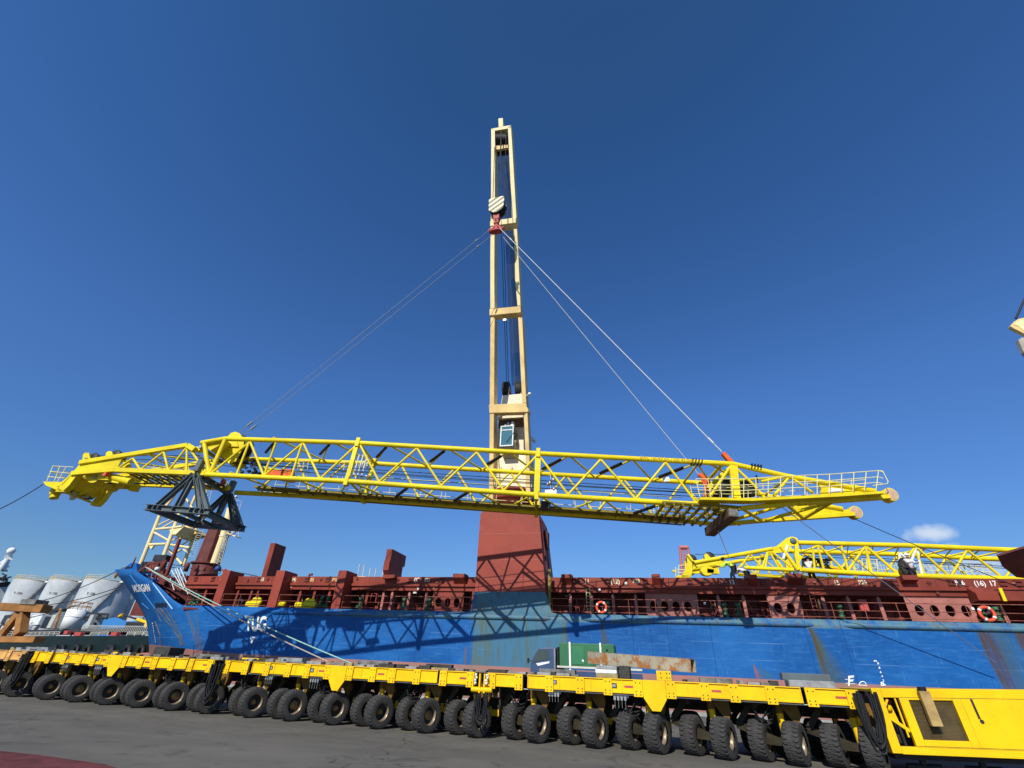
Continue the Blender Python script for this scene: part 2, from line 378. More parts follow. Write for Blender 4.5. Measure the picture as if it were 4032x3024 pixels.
t_.links.new(c_, p_.inputs['Base Color']); p_.inputs['Roughness'].default_value = .8; TYR = m_
RIMD = paint('rim_dark', (.06, .05, .04), .45, .4, 6, dirt=.3, world=False)
RIMB = paint('rim_worn_edge', (.32, .25, .17), .4, .35, 9, dirt=.35, metal=.4, world=False)
HUB = paint('hub_rusty', (.42, .22, .07), .6, .3, 12, rust=.3, dirt=.25, world=False)
TV, TF = tyre_mesh()
mt = MB(); mt.add(TV, TF, False); T0 = mt.build('wheel', TYR); TYME = T0.data; bpy.data.objects.remove(T0)
def lathey(mb, prof, n=28, smooth_=True): return mb.lathe([(r, -h) for r, h in prof], (0, 0, 0), (0, -1, 0), n, smooth_)
def mk(nm, mat, *profs):
    mb = MB()
    for pr_ in profs: mb.lathe(pr_, (0, 0, 0), (0, -1, 0), 30)
    o = mb.build(nm, mat); me = o.data; bpy.data.objects.remove(o); return me
RIM1 = mk('rim', RIMB, [(.208, .112), (.222, .124), (.214, .130), (.198, .122), (.186, .095), (.180, .07), (.176, .04)])
RIM1B = mk('rim_well', RIMD, [(.177, .05), (.172, -.02), (.150, -.03), (.10, -.028), (.07, .0), (.0, .0)], [(.176, -.10), (.15, -.105), (0, -.105)])
RIM2B = mk('rim_dish', RIMD, [(.178, .06), (.168, .045), (.150, .068), (.118, .074), (.112, .060), (.090, .060), (.084, .075), (0, .078)], [(.176, -.10), (0, -.105)])
HUB1 = mk('hub', HUB, [(0, .10), (.040, .098), (.052, .085), (.055, .02), (.07, .0)])
HUB2 = mk('hub', HUB, [(0, .095), (.045, .092), (.05, .078), (.09, .077), (.10, .070), (.10, .055)])
PHI = math.radians(65)
def wheel(parent, x, y, kind, rot):
    o = bpy.data.objects.new('wheel', TYME); COL.objects.link(o); o.parent = parent
    o.location = (x, y, .37); o.rotation_euler = (0, rot, PHI)
    for nm, me in (('rim', RIM1), ('rim_well', RIM1B if kind == 0 else RIM2B), ('hub', HUB1 if kind == 0 else HUB2)):
        c = bpy.data.objects.new(nm, me); COL.objects.link(c); c.parent = o
AX = [-3.45, -2.07, -.69, .69, 2.07, 3.45]
kinds = [0, 1, 0, 0, 1, 0]
PLATES = [(-2.45, .2), (-1.70, .2), (-1.05, .2), (-.36, .2), (.36, .2), (1.08, .2), (1.68, .2), (2.41, .2)]
DECKM = paint('worn_deck_plate', (.12, .10, .06), .8, .4, 2, dirt=.4)
DARM = paint('shaded_yellow_arm', (.17, .09, .012), .6, .3, 3, dirt=.6)  # yellow darkened in its colour for the shaded arms above the wheels
UNDERSHADE = paint('shaded_underframe', (.035, .028, .015), .7, .4, 2, dirt=.4)  # near-black colour that paints in the shade under the deck
def make_module(cx, ym, label):
    root = thing('modular_transporter', (cx, YF, 0), label, 'heavy transporter', 'yellow multi-axle transporters coupled in a row')
    P = lambda: MB()
    def at(mb): mb.v = [(x + cx, y + YF, z) for x, y, z in mb.v]; return mb
    f = P()
    for a, b_ in ((-4.05, -3.12), (-3.0, 3.0), (3.07, 4.05)):
        f.box(a, b_, .03, .06, 1.085, 1.33); f.box(a, b_, 0, .16, 1.333, 1.352); f.box(a, b_, .0, .14, 1.07, 1.083)
        f.box(a, a + .02, .004, .03, 1.085, 1.33); f.box(b_ - .02, b_, .004, .03, 1.085, 1.33)
        x = a + .1
    for x in (-2.2, -1.45, -.72, .72, 1.5, 2.3): f.box(x - .006, x + .006, .012, .03, 1.085, 1.33)
    f.cur = 1; f.box(-4.04, 4.04, .165, 2.3, 1.30, 1.345); f.cur = 0
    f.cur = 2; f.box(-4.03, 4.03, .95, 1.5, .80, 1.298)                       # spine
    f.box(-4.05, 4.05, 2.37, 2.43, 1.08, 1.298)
    for x in AX: f.box(x - .18, x + .18, .18, 2.3, 1.12, 1.297); f.box(x - .05, x + .05, .3, 2.1, .92, 1.118); f.box(x - .95, x - .45, 1.0, 1.45, .42, .798)  # cross-members, and boxes added to keep the gap under the deck dark
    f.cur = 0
    at(f).build('main_frame', [ym, DECKM, UNDERSHADE], root, bevel=.004)
    for x, w_ in PLATES + [(-3.22, .2), (-3.93, .2), (3.17, .2), (3.92, .2)]:
        pm = P(); pm.box(x - w_ / 2, x + w_ / 2, -.014, .002, 1.02, 1.350); pm.cur = 1
        for zx in (1.06, 1.12, 1.29):
            for dx in (-.05, .05): pm.lathe([(0, .012), (.012, .010), (.014, 0)], (x + dx, -.0145, zx), (0, -1, 0), 8, False)
        at(pm).build('bolt_plate', [ym, DKM], root)
    ks = P(); ks.prism([(-.25, -.022, 1.352), (.25, -.022, 1.352), (.25, -.022, 1.0), (.09, -.022, .77), (-.09, -.022, .77), (-.25, -.022, 1.0)], (0, .02, 0))
    at(ks).build('keystone_plate', ym, root, bevel=.004)
    pipe = P(); pipe.tube([(-3.1, .05, 1.045), (3.1, .05, 1.045)], .014, 6); pipe.tube([(3.12, .05, 1.045), (3.9, .05, 1.045)], .014, 6)
    at(pipe).build('edge_pipe', STL, root)
    # stickers, each a painted plate
    for x, w_, h_, z_, mat in ((-2.35, .16, .09, 1.22, DKM), (-.92, .16, .10, 1.21, DKM), (-.16 - .0 - .36, .001, .001, 1.2, DKM), (-.02 - .55 + .0, .001, .001, 1.2, DKM)):
        if w_ < .01: continue
        s_ = P(); s_.box(x - w_ / 2, x + w_ / 2, .024, .0285, z_ - h_ / 2, z_ + h_ / 2); at(s_).build('data_plate', mat, root)
        s_ = P()
        for kz in (-.02, .0, .02): s_.box(x - w_ * .35, x + w_ * .35, .0225, .0238, z_ + kz - .004, z_ + kz + .004)
        at(s_).build('plate_lines', WORN, root)
    for x in (-.02 - .55, 1.32, 3.72):
        s_ = P(); s_.box(x - .10, x + .10, .024, .0285, 1.185, 1.225); at(s_).build('warning_label', CRD, root)
    # bogies
    d = Vector((-math.sin(PHI), math.cos(PHI), 0)) * .68
    for i, x0_ in enumerate(AX):
        for side, yb in ((0, .37), (1, 1.90)):
            x = x0_ + .33; bg_ = P()
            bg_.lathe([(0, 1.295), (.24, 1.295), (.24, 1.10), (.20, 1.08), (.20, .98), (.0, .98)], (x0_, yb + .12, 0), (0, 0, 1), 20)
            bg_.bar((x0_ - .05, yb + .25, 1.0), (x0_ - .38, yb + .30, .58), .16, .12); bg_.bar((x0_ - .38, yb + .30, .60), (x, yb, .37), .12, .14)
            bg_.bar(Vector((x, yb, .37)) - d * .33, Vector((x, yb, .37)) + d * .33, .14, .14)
            at(bg_).build('bogie_arm', UNDERSHADE, root, bevel=.006)
            if side == 0: lb = P(); lb.box(x + .32, x + .62, yb + .62, yb + .74, .40, .54); lb.box(x + .34, x + .42, yb + .60, yb + .62, .5, .6); at(lb).build('sunlit_frame_box', ym, root, bevel=.008)  # bright box added for the sunlit spots seen on the underframe
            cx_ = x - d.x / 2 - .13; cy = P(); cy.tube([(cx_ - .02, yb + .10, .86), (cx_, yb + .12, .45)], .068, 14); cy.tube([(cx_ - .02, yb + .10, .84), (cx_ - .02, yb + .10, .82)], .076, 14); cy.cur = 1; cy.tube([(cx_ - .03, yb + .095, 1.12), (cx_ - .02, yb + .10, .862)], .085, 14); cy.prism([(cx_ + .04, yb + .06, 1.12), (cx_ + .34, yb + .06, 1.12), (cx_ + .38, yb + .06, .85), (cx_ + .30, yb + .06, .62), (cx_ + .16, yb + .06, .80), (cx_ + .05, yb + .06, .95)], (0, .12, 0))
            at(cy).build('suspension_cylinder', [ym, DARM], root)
            wheel(root, x - d.x / 2, yb - d.y / 2, kinds[i], random.random() * 6)
            wheel(root, x + d.x / 2, yb + d.y / 2, kinds[i], random.random() * 6)
        if i % 2 == 0:
            hs_ = P()
            for j in range(5):
                a0 = Vector((x - .5 + j * .03, .25, 1.02)); pts = []
                for q_ in range(9):
                    s = q_ / 8; pts.append(a0 + Vector((s * .5 + .04 * math.sin(7 * s + j), .05 * j, -.28 * math.sin(math.pi * s) * (1 + .35 * j / 5) + .05 * math.sin(9 * s + j * 2))))
                hs_.tube(pts, .013, 6)
            at(hs_).build('hydraulic_hoses', BLK, root)
    mf = P(); mf.box(-2.5, -2.2, .12, .2, .98, 1.05); 
    for j in range(4): mf.box(-2.49 + j * .07, -2.44 + j * .07, .08, .118, .93, 1.03); mf.tube([(-2.465 + j * .07, .10, .93), (-2.465 + j * .07, .10, .82)], .005, 5)
    at(mf).build('valve_block', STL, root); mf = P()
    mf.box(.0 - .95, -.60, .12, .2, .98, 1.05)
    for j in range(4): mf.box(-.94 + j * .08, -.89 + j * .08, .08, .118, .93, 1.03); mf.tube([(-.915 + j * .08, .10, .93), (-.915 + j * .08, .10, .78)], .005, 5)
    at(mf).build('valve_block', STL, root)
    return root
MC = [-17.34, -8.53, .195]
MLAB = ['clean yellow transporter module coupled to the worn orange module, below the ship bow',
        'clean yellow transporter module in the middle, below the painted word TUG',
        'clean yellow transporter module carrying the rusty box beam, beside the power pack']
mod = make_module(MC[0], YS, MLAB[0]); kids_index()
for c_x, lab in zip(MC[1:], MLAB[1:]):
    k_ = copy_tree(mod); k_.location.x = c_x; k_['label'] = lab
m0 = copy_tree(mod); m0.location.x = -26.15; m0['label'] = 'worn orange-yellow transporter module with peeling paint at the far left end of the row'
worn = {}
for r_ in (mod, m0): pass
kids_index()
for ch in KIDS[m0.name]:
    if ch.data.materials[0] == YS:
        if ch.data.name not in worn: d_ = ch.data.copy(); d_.materials[0] = YO; worn[ch.data.name] = d_
        ch.data = worn[ch.data.name]
# hose loops between the modules
def hose_loop(x, n, zt, zb, w_, label, r=.017, yy=.0):
    mb = MB()
    for j in range(n):
        s = j / max(1, n - 1); pts = []; wd = w_ * (.35 + .65 * s); dz = (zt - zb) * (.75 + .25 * s)
        for k in range(17):
            a = math.pi * k / 16; pts.append(Vector((x - wd * math.cos(a) * (1.0 - .25 * math.cos(a) ** 2 * 0) + .015 * math.sin(j * 3 + k), YF - .05 - yy - .03 * (j % 3) + .02 * math.sin(j), zt - dz * math.sin(a) ** .7)))
        mb.tube(pts, r, 7)
    for k in range(3): mb.lathe([(0, 0), (.035, 0), (.035, .08), (0, .08)], (x - w_ + .1 + k * w_ * .8, YF - .06, zt - .04), (0, 0, 1), 8, False)
    return solo(mb, 'hose_loop', BLK, (x, YF, 0), label, 'hydraulic hose', 'hose loops hanging at the transporter couplings')
hose_loop(-21.75, 8, 1.30, .30, .20, 'dark hose loop hanging between the worn orange module and its clean neighbour')
hose_loop(-12.9, 9, 1.28, .28, .20, 'dark hose loop hanging at the left end of the middle transporter module')
hose_loop(-4.08, 6, .92, .30, .17, 'dark hose loop hanging below the small yellow cylinder between two modules')
hose_loop(4.46, 9, 1.34, .34, .20, 'large dark hose loop hanging beside the yellow power pack', r=.022, yy=.05)
mb = MB(); mb.tube([(-4.38, YF - .07, 1.02), (-3.82, YF - .07, 1.02)], .06, 14); mb.box(-4.18, -4.14, YF - .12, YF - .02, .95, 1.37); mb.box(-4.05, -4.01, YF - .12, YF - .02, .95, 1.37)
solo(mb, 'coupling_cylinder', YS, (-4.1, YF, .9), 'small yellow horizontal cylinder at the coupling between two modules', 'coupling cylinder')
for x, lb in ((-4.27, 'left'), (-3.97, 'right')):
    mb = MB()
    for k in range(4): mb.ball((x + .02 * math.sin(k * 2), YF - .11, 1.34 - k * .06), .035, 8)
    solo(mb, 'valve_fitting', WORN, (x, YF - .1, 1.0), 'cluster of pale hydraulic fittings, the %s one of two above the coupling cylinder' % lb, 'hydraulic fitting')

# ------------------------------------------------------------------ power pack
pk = thing('power_pack', (5.0, YF, 0), 'large yellow power pack housing with mesh grille at the right end of the transporters', 'power pack')
X0, X1 = 4.99, 11.8
f = MB()
f.box(X0, 5.16, YF, YF + .12, .34, 1.42); f.box(5.162, X1, YF, YF + .12, 1.262, 1.42); f.box(5.162, X1, YF + .004, YF + .12, .33, .452)
f.box(5.44, 5.60, YF - .004, YF + .1, .453, 1.261); f.box(5.601, 6.36, YF - .004, YF + .1, 1.225, 1.261); f.box(5.601, 6.36, YF - .004, YF + .1, .453, .57)
f.box(6.361, X1, YF - .004, YF + .1, .453, 1.26); f.box(X0, X1, YF + .13, YF + 2.4, 1.36, 1.41); f.box(X0, X1, YF + 2.3, YF + 2.4, .33, 1.358)
f.box(X0, X0 + .05, YF + .13, YF + 2.29, .33, 1.0); f.box(X1 - .1, X1, YF + .125, YF + 2.29, .33, 1.358)
f.bar((5.16, YF + .06, .92), (5.44, YF + .06, .70), .07, .06); f.bar((5.165, YF + .06, 1.12), (5.24, YF + .06, 1.23), .04, .04); f.box(5.36, 5.39, YF + .02, YF + .06, .6, 1.26)
f.build('housing', YS, pk, bevel=.006)
f = MB(); f.lathe([(0, .03), (.06, .03), (.06, 0)], (5.26, YF + .22, 1.08), (0, -1, 0), 16); f.prism([(5.20, YF + .25, 1.14), (5.33, YF + .25, 1.14), (5.37, YF + .25, .83), (5.2, YF + .25, .9)], (0, .05, 0)); f.build('engine_bracket', YS, pk)
f = MB(); f.box(5.05, 6.9, YF + .55, YF + 2.0, .4, 1.3); f.build('engine_block', DKM, pk)
f = MB(); f.lathe([(0, .02), (.045, .018), (.05, 0)], (5.33, YF + .3, 1.19), (0, -1, 0), 16); f.build('red_valve', CRD, pk)
f = MB()
for i in range(34): x = 5.603 + i * .0222; f.box(x, x + .006, YF + .02, YF + .026, .571, 1.224)
for i in range(30): z = .575 + i * .0218; f.box(5.602, 6.36, YF + .028, YF + .034, z, z + .006)
f.build('mesh_grille', paint('grille_brown', (.16, .11, .04), .5, .3, 4, dirt=.2), pk)
f = MB(); f.box(5.602, 6.36, YF + .16, YF + .2, .571, 1.224); f.build('radiator', DKM, pk)
f = MB(); f.box(5.79, 5.975, YF - .16, YF - .03, .80, 1.385); f.box(5.80, 5.965, YF - .03, YF - .005, .9, 1.3)
f.build('exhaust_shield', paint('brown_heat_shield', (.40, .27, .10), .5, .35, 3, rust=.2, dirt=.3), pk, bevel=.01)
f = MB(); f.lathe([(0, 0), (.075, 0), (.075, .07), (.06, .07), (.06, .0)], (5.88, YF - .09, 1.386), (0, 0, 1), 20, False); f.build('exhaust_pipe', BLK, pk)
f = MB(); f.box(6.66, 6.70, YF - .012, YF - .005, .93, 1.24); f.lathe([(0, .008), (.035, .008), (.035, 0)], (6.70, YF - .005, .89), (0, -1, 0), 18, False); f.lathe([(0, .007), (.02, .007), (.02, 0)], (6.68, YF - .005, 1.24), (0, -1, 0), 14, False)
f.build('latch_slot', DKM, pk)
f = MB(); f.box(5.45, X1 - .1, YF - .008, YF - .0045, .468, .474); f.box(5.45, X1 - .1, YF - .006, YF - .0005, 1.262, 1.268); f.box(6.50, 6.503, YF - .007, YF - .0045, .48, 1.25); f.build('panel_seams', DKM, pk)
f = MB()
for x in (5.6, 6.6, 7.6, 8.6): 
    f.tube([(x, YF + .5, .35), (x, YF + .5, .1)], .06, 10); f.tube([(x - .3, YF + .5, .1), (x + .3, YF + .5, .1)], .05, 8)
f.box(X0 + .1, X1, YF + .3, YF + 2.2, .22, .325); f.build('underside', DKM, pk)

pk.location = (4.70, YF, .02); pk.rotation_euler = (0, -math.radians(2.0), 0)
# ------------------------------------------------------------------ packers and loads on the deck
DZ = 1.402
kinds_p = [('grey', PCKG), ('brown', PCKW), ('yellowish', PCKY), ('dark', PCKD)]
rnd = random.Random(11)
ORDN = ['first', 'second', 'third', 'fourth', 'fifth', 'sixth', 'seventh', 'eighth', 'ninth', 'tenth', 'eleventh', 'twelfth', 'thirteenth', 'fourteenth', 'fifteenth', 'sixteenth', 'seventeenth', 'eighteenth', 'nineteenth', 'twentieth']
x = -23.2; idx = 0; PN = {}
while x < 4.1:
    l_ = rnd.choice([.08, .12, .12, .18, .25, .35, .5]); kx = rnd.choice([0, 0, 1, 1, 1, 3, 3, 3, 2]); y0 = YF + .02 + rnd.random() * .12
    if not (-1.6 < x + l_ and x < -.45 or .0 < x + l_ and x < .8 or 3.0 < x + l_ and x < 4.3):
        h_ = rnd.choice([.05, .06, .08, .10]); mb = MB()
        nseg = 1 if l_ < .4 else 2
        mb.bar((x, y0 + .12, DZ + h_ / 2), (x + l_, y0 + .12 + rnd.uniform(-.03, .03), DZ + h_ / 2), rnd.uniform(.14, .24), h_ - .004)
        nm, mt_ = kinds_p[kx]; md = 'worn orange module' if x < -21.7 else 'module below the bow' if x < -12.9 else 'middle module' if x < -4.1 else 'module beside the power pack'
        PN[(md, nm)] = PN.get((md, nm), -1) + 1
        solo(mb, 'timber_packer', mt_, (x, y0, DZ), '%s %s packer from the left on the edge of the %s' % (ORDN[PN[(md, nm)]], nm, md), 'timber', 'packers along the front edge of the transporter deck', bevel=.006)
    x += l_ + rnd.choice([.01, .02, .05, .12])
for i, (nm, kx, wh) in enumerate((('grey', 0, 'worn orange module'), ('dark', 3, 'left part of the module below the bow'), ('brown', 1, 'right part of the module below the bow'), ('grey', 0, 'left part of the middle module'), ('brown', 1, 'centre of the middle module'), ('dark', 3, 'right part of the middle module'), ('brown', 1, 'left part of the module beside the power pack'))):
    x = (-24.2, -19.8, -15.4, -11.8, -8.8, -6.4, -2.9)[i]; l_ = (1.2, .9, 1.1, .9, 1.2, .8, 1.0)[i]; h_ = .15; yy = YF + 1.3
    mb = MB(); mb.bar((x, yy, DZ + h_ / 2), (x + l_, yy + rnd.uniform(-.1, .1), DZ + h_ / 2), .22, h_)
    solo(mb, 'timber_packer', kinds_p[kx][1], (x, yy, DZ), 'long %s packer set back on the %s' % (nm, wh), 'timber', 'packers set back from the deck edge', bevel=.006)
def plate_stack(x0, x1, y0, zz, items, where):
    z = zz
    for n, (h_, mt_, nm) in enumerate(items):
        mb = MB(); mb.box(x0 + rnd.uniform(-.02, .02), x1 + rnd.uniform(-.02, .02), y0, y0 + .5, z, z + h_ - .003)
        solo(mb, 'timber_packer', mt_, ((x0 + x1) / 2, y0 + .25, z), '%s packer, %s of the stack of three under the rusty box beam' % (nm, where[n]), 'timber', None, bevel=.012); z += h_
a_ = RR(*D3(1210, 800), YF + .04); b_ = RR(*D3(1392, 800), YF + .04)
plate_stack(a_.x, b_.x, YF + .03, DZ, [(.095, PCKY, 'yellowish grey'), (.085, WORN, 'pale whitish'), (.085, PCKG, 'plain grey')], ['lowest', 'middle one', 'topmost'])
mb = MB(); mb.box(b_.x + .04, b_.x + .30, YF + .2, YF + .6, DZ, DZ + .27); solo(mb, 'timber_block', PCKD, (b_.x + .15, YF + .4, DZ), 'dark block standing just right of the three stacked packers', 'timber', bevel=.01)
mb = MB(); mb.box(3.1, 4.0, YF + .03, YF + .5, DZ, DZ + .13); solo(mb, 'steel_mat', PCKG, (3.7, YF + .2, DZ), 'wide pale grey slab on the right end of the nearest transporter', 'slab', bevel=.012)
mb = MB(); mb.bar((3.1, YF + .8, DZ + .20), (4.1, YF + .8, DZ + .20), .3, .14); solo(mb, 'steel_mat', GRY, (3.6, YF + .8, DZ + .18), 'dark grey beam resting behind the wide pale slab', 'slab', bevel=.008)
# yellow bolted brackets on the deck edge
for (xa, za, xb, zb), lb in zip(((D1(895, 0)[0], 0, D1(1050, 0)[0], 0), (D2(45, 0)[0], 0, D2(190, 0)[0], 0), (D3(1740, 0)[0], 0, D3(1870, 0)[0], 0)),
                             ('small yellow bracket on the leftmost clean module, near the ship bow', 'small yellow bracket on the deck left of the word TUG', 'tall yellow bolted bracket holding up the right part of the rusty box beam')):
    pa = RR(xa, 2561 + .0451 * xa, YF); pb = RR(xb, 2561 + .0451 * xb, YF); big = 'tall' in lb; h_ = .20 if big else .09
    mb = MB(); mb.box(pa.x, pb.x, YF - .02 if big else YF + .3, YF + (.22 if big else .6), DZ, DZ + h_)
    br = thing('deck_bracket', ((pa.x + pb.x) / 2, YF + .1, DZ), lb, 'bracket', 'yellow brackets bolted on the deck'); mb.build('bracket_body', YS, br, bevel=.006)
    if big:
        bo = MB()
        for dx in (.3, .7, .9):
            for dz in (.06, .15): bo.lathe([(0, .012), (.013, .01), (.015, 0)], (pa.x + (pb.x - pa.x) * dx, YF - .0205, DZ + dz), (0, -1, 0), 8, False)
        bo.build('bolts', DKM, br)
# rusty box beam: hollow, open end towards the right
l0, l1 = RR(*D3(1137, 638), YF + 1.2), RR(*D3(2035, 710), YF + .05); d_ = (l1 - l0).normalized(); hh = .27
sidev = Vector((-d_.y, d_.x, 0)).normalized()
q0_, q1_ = RR(*K1(430, 1600), YF + .3), RR(*K1(655, 1600), YF + .3); mb = MB(); mb.box(q0_.x, q1_.x, YF + .3, YF + .9, DZ, RR(*K1(540, 1462), YF + .3).z); solo(mb, 'dark_block', PCKD, (q0_.x, YF + .3, DZ), 'large dark block on the module below the bow, in front of the pink boot top', 'block', bevel=.015)
rb = thing('box_beam', (l0 + l1) / 2, 'rusty hollow box beam lying across packers on the nearest transporter', 'steel beam')
mb = MB(); wdt = .30; th_ = .012
up = Vector((0, 0, 1))
for off, a, b2 in ((up * (hh / 2), wdt, th_), (-up * (hh / 2), wdt, th_)): mb.bar(l0 + off + sidev * wdt / 2, l1 + off + sidev * wdt / 2, a, b2)
for off in (sidev * 0.006, sidev * (wdt - .006)): mb.bar(l0 + off, l1 + off, th_, hh - .016)
mb.build('beam_walls', RST, rb)
# brown steel trestle at the far left, standing on the worn module
tr = thing('steel_trestle', (-26.0, YF + 1.2, DZ), 'brown steel trestle with V legs standing on the worn module at the far left', 'trestle')
Y_ = YF + 1.2
tz = lambda a, b: RR(*K7(a, b), Y_)
mb = MB(); mb.bar(tz(-300, 945), tz(610, 990), .4, .30, up=(0, 0, 1)); mb.build('top_beam', BRN, tr, bevel=.015)
mb = MB(); mb.bar(tz(-300, 1388), tz(515, 1392), .4, .22); mb.build('base_beam', BRN, tr, bevel=.015)
for a, b2, w_ in ((tz(250, 1050), tz(30, 1320), .2), (tz(310, 1050), tz(265, 1325), .32)):
    mb = MB(); mb.bar(a, b2, w_, .3); mb.build('leg', BRN, tr, bevel=.01)
mb = MB(); c0 = tz(355, 0); pz = tz(355, 930); mb.bar(tz(355, 902), tz(550, 908), .5, .20); solo(mb, 'timber_block', PCKW, tz(450, 940), 'weathered dark block resting on the right end of the brown trestle', 'timber', bevel=.01)

# turn the whole row to its bearing
for o in [o for o in bpy.data.objects if o not in BEFORE_ROW and o.parent is None]:
    if o.name.startswith('modular_transporter'): o.scale = (1.035, 1.035, 1.035)
    o.location = ROW_M @ o.location; o.rotation_euler.z += ROW_A
# ------------------------------------------------------------------ small lorry with a green generator
TY = 17.2
tk = thing('small_truck', (-2.0, TY + .7, 0), 'small dark blue lorry parked behind the transporter with a generator on its bed', 'lorry')
T = lambda a, b: PY(*D3(a, b), TY)
def tp(a, b): v = T(a, b); return (v.x, v.z)
cabp = [tp(636, 735), tp(645, 668), tp(668, 625), tp(706, 562), tp(725, 553), tp(852, 550), tp(860, 570), tp(860, 745)]
zb = .34; x_l = cabp[0][0]; x_r = cabp[-1][0]
mb = MB(); mb.prism([(x_l - .01, TY, zb)] + [(x, TY, z) for x, z in cabp[:-1]] + [(x_r, TY, zb)], (0, 1.45, 0)); mb.build('cab', TRKB, tk, bevel=.03)
mb = MB(); wp = [tp(660, 680), tp(708, 572), tp(795, 568), tp(797, 655)]; mb.prism([(x, TY - .012, z) for x, z in wp], (0, .009, 0)); mb.build('side_window', GLS, tk)
mb = MB(); wp = [tp(688, 690), tp(805, 672), tp(803, 688), tp(705, 712)]; mb.prism([(x, TY - .016, z) for x, z in wp], (0, .010, 0)); mb.build('white_stripe', WHT, tk)
mb = MB(); a = T(626, 660); mb.box(a.x - .03, a.x + .02, TY - .14, TY - .05, a.z - .09, a.z + .05); mb.bar((a.x + .02, TY - .06, a.z), (a.x + .08, TY, a.z - .03), .015); mb.build('wing_mirror', BLK, tk)
mb = MB(); mb.box(T(868, 0).x - .03, T(868, 0).x + .02, TY + .05, TY + 1.4, .75, T(868, 545).z); mb.build('headboard', BLK, tk)
mb = MB(); mb.tube([T(848, 560), T(852, 740)], .035, 10); mb.build('snorkel', STL, tk)
mb = MB(); mb.box(T(862, 0).x, T(1540, 0).x, TY, TY + 1.45, T(1200, 740).z, T(1200, 722).z); mb.build('flat_bed', GAL, tk)
mb = MB(); mb.box(T(862, 0).x, T(1540, 0).x, TY + .02, TY + .05, T(1200, 745).z - .26, T(1200, 745).z - .065); mb.build('side_board', TRKB, tk)
mb = MB(); mb.box(x_l + .3, T(1530, 0).x, TY + .4, TY + 1.0, .42, .55); mb.build('chassis', DKM, tk)
for xx in (x_l + .45, T(1350, 0).x):
    mb = MB(); 
    for yy in (TY + .02, TY + 1.22): mb.lathe([(.0, 0), (.16, 0), (.27, .02), (.28, .1), (.27, .19), (0, .2)], (xx, yy, .28), (0, 1, 0), 20)
    mb.build('wheel', BLK, tk)
gz = T(1100, 718).z + .003; gt = T(1000, 512).z
gn = thing('generator', (T(1100, 0).x, TY + .7, gz), 'dark green generator box strapped on the lorry bed', 'generator')
mb = MB(); gx0, gx1 = T(880, 0).x, T(1328, 0).x; mb.box(gx0, gx1, TY + .06, TY + 1.3, gz, gt); mb.build('housing', GRN, gn, bevel=.02)
GR2 = paint('machine_green_door', (.04, .19, .085), .5, .12, 2, dirt=.1)
mb = MB(); mb.box(T(978, 0).x, T(1080, 0).x, TY + .045, TY + .058, gz + .05, gt - .1); mb.build('door', GR2, gn, bevel=.005)
mb = MB(); mb.box(T(1128, 0).x, T(1235, 0).x, TY + .047, TY + .058, gz + .05, gt - .1); mb.build('door', GRN, gn, bevel=.005)
mb = MB(); mb.box(T(1062, 0).x, T(1076, 0).x, TY + .038, TY + .044, T(0, 632).z, T(0, 615).z); mb.build('latch', WHT, gn)
mb = MB(); q_ = T(1303, 575); mb.lathe([(0, .006), (.035, .006), (.035, 0)], (q_.x, TY + .055, q_.z), (0, -1, 0), 16, False); mb.build('fuel_port', BLK, gn)
for a0, b0, lb in (((966), 745, 'pale strap tied over the left part of the green generator'), (1216, 720, 'pale strap tied over the right part of the green generator')):
    mb = MB(); xs = T(a0, 0).x; mb.box(xs - .028, xs + .028, TY + .02, TY + .035, gz - .12, gt + .02); mb.box(xs - .028, xs + .028, TY + .02, TY + 1.33, gt + .0205, gt + .028)
    solo(mb, 'cargo_strap', WOOD if False else WHT, (xs, TY, gz - .1), lb, 'strap', 'straps over the generator')
# ================================================================== CARGO SHIP
HY, CY, BY, WY = 30.0, 31.0, 31.1, 32.2                   # hull side, coaming front, bracket front, recessed wall
TR = .004
def hz(z): return 4.42 + (z - 1.97) * 1.077                # height read off image pixels with the earlier camera, stretched -> height above the quay
def sh(x, y, z): return (x, y, hz(z) - TR * x)
def slope(mb): mb.v = [sh(*v) for v in mb.v]; return mb
def zs(v): return v.z + TR * v.x
ship = thing('cargo_ship', (0, 33, -2.7), 'long cargo ship with blue hull and red oxide deck structure moored along the quay', 'cargo ship')
# hull paint with its weathering
m, t, p = _mat('hull_blue'); pos = objvec(t, True)
sx = t.nodes.new('ShaderNodeSeparateXYZ'); t.links.new(pos, sx.inputs[0]); X_, Z_ = sx.outputs[0], math_(t, 'ADD', sx.outputs[2], math_(t, 'MULTIPLY', sx.outputs[0], TR))
c = mixc(t, smooth(t, noise(t, .35, pos, detail=6), .3, .7), (.005, .072, .26), (.012, .112, .35))
c = mixc(t, math_(t, 'MULTIPLY', smooth(t, noise(t, 1.0, pos, stretch=(1.2, 1, 7), detail=7, rough=.7), .46, .70), .45), c, (.045, .185, .42))
c = mixc(t, math_(t, 'MULTIPLY', smooth(t, noise(t, 1.0, pos, stretch=(9, 1, .9), detail=5), .58, .74), .38), c, (.10, .28, .48))
def band(x0, x1, e=.25):
    return math_(t, 'MULTIPLY', smooth(t, X_, x0 - e, x0 + e), math_(t, 'SUBTRACT', 1.0, smooth(t, X_, x1 - e, x1 + e)))
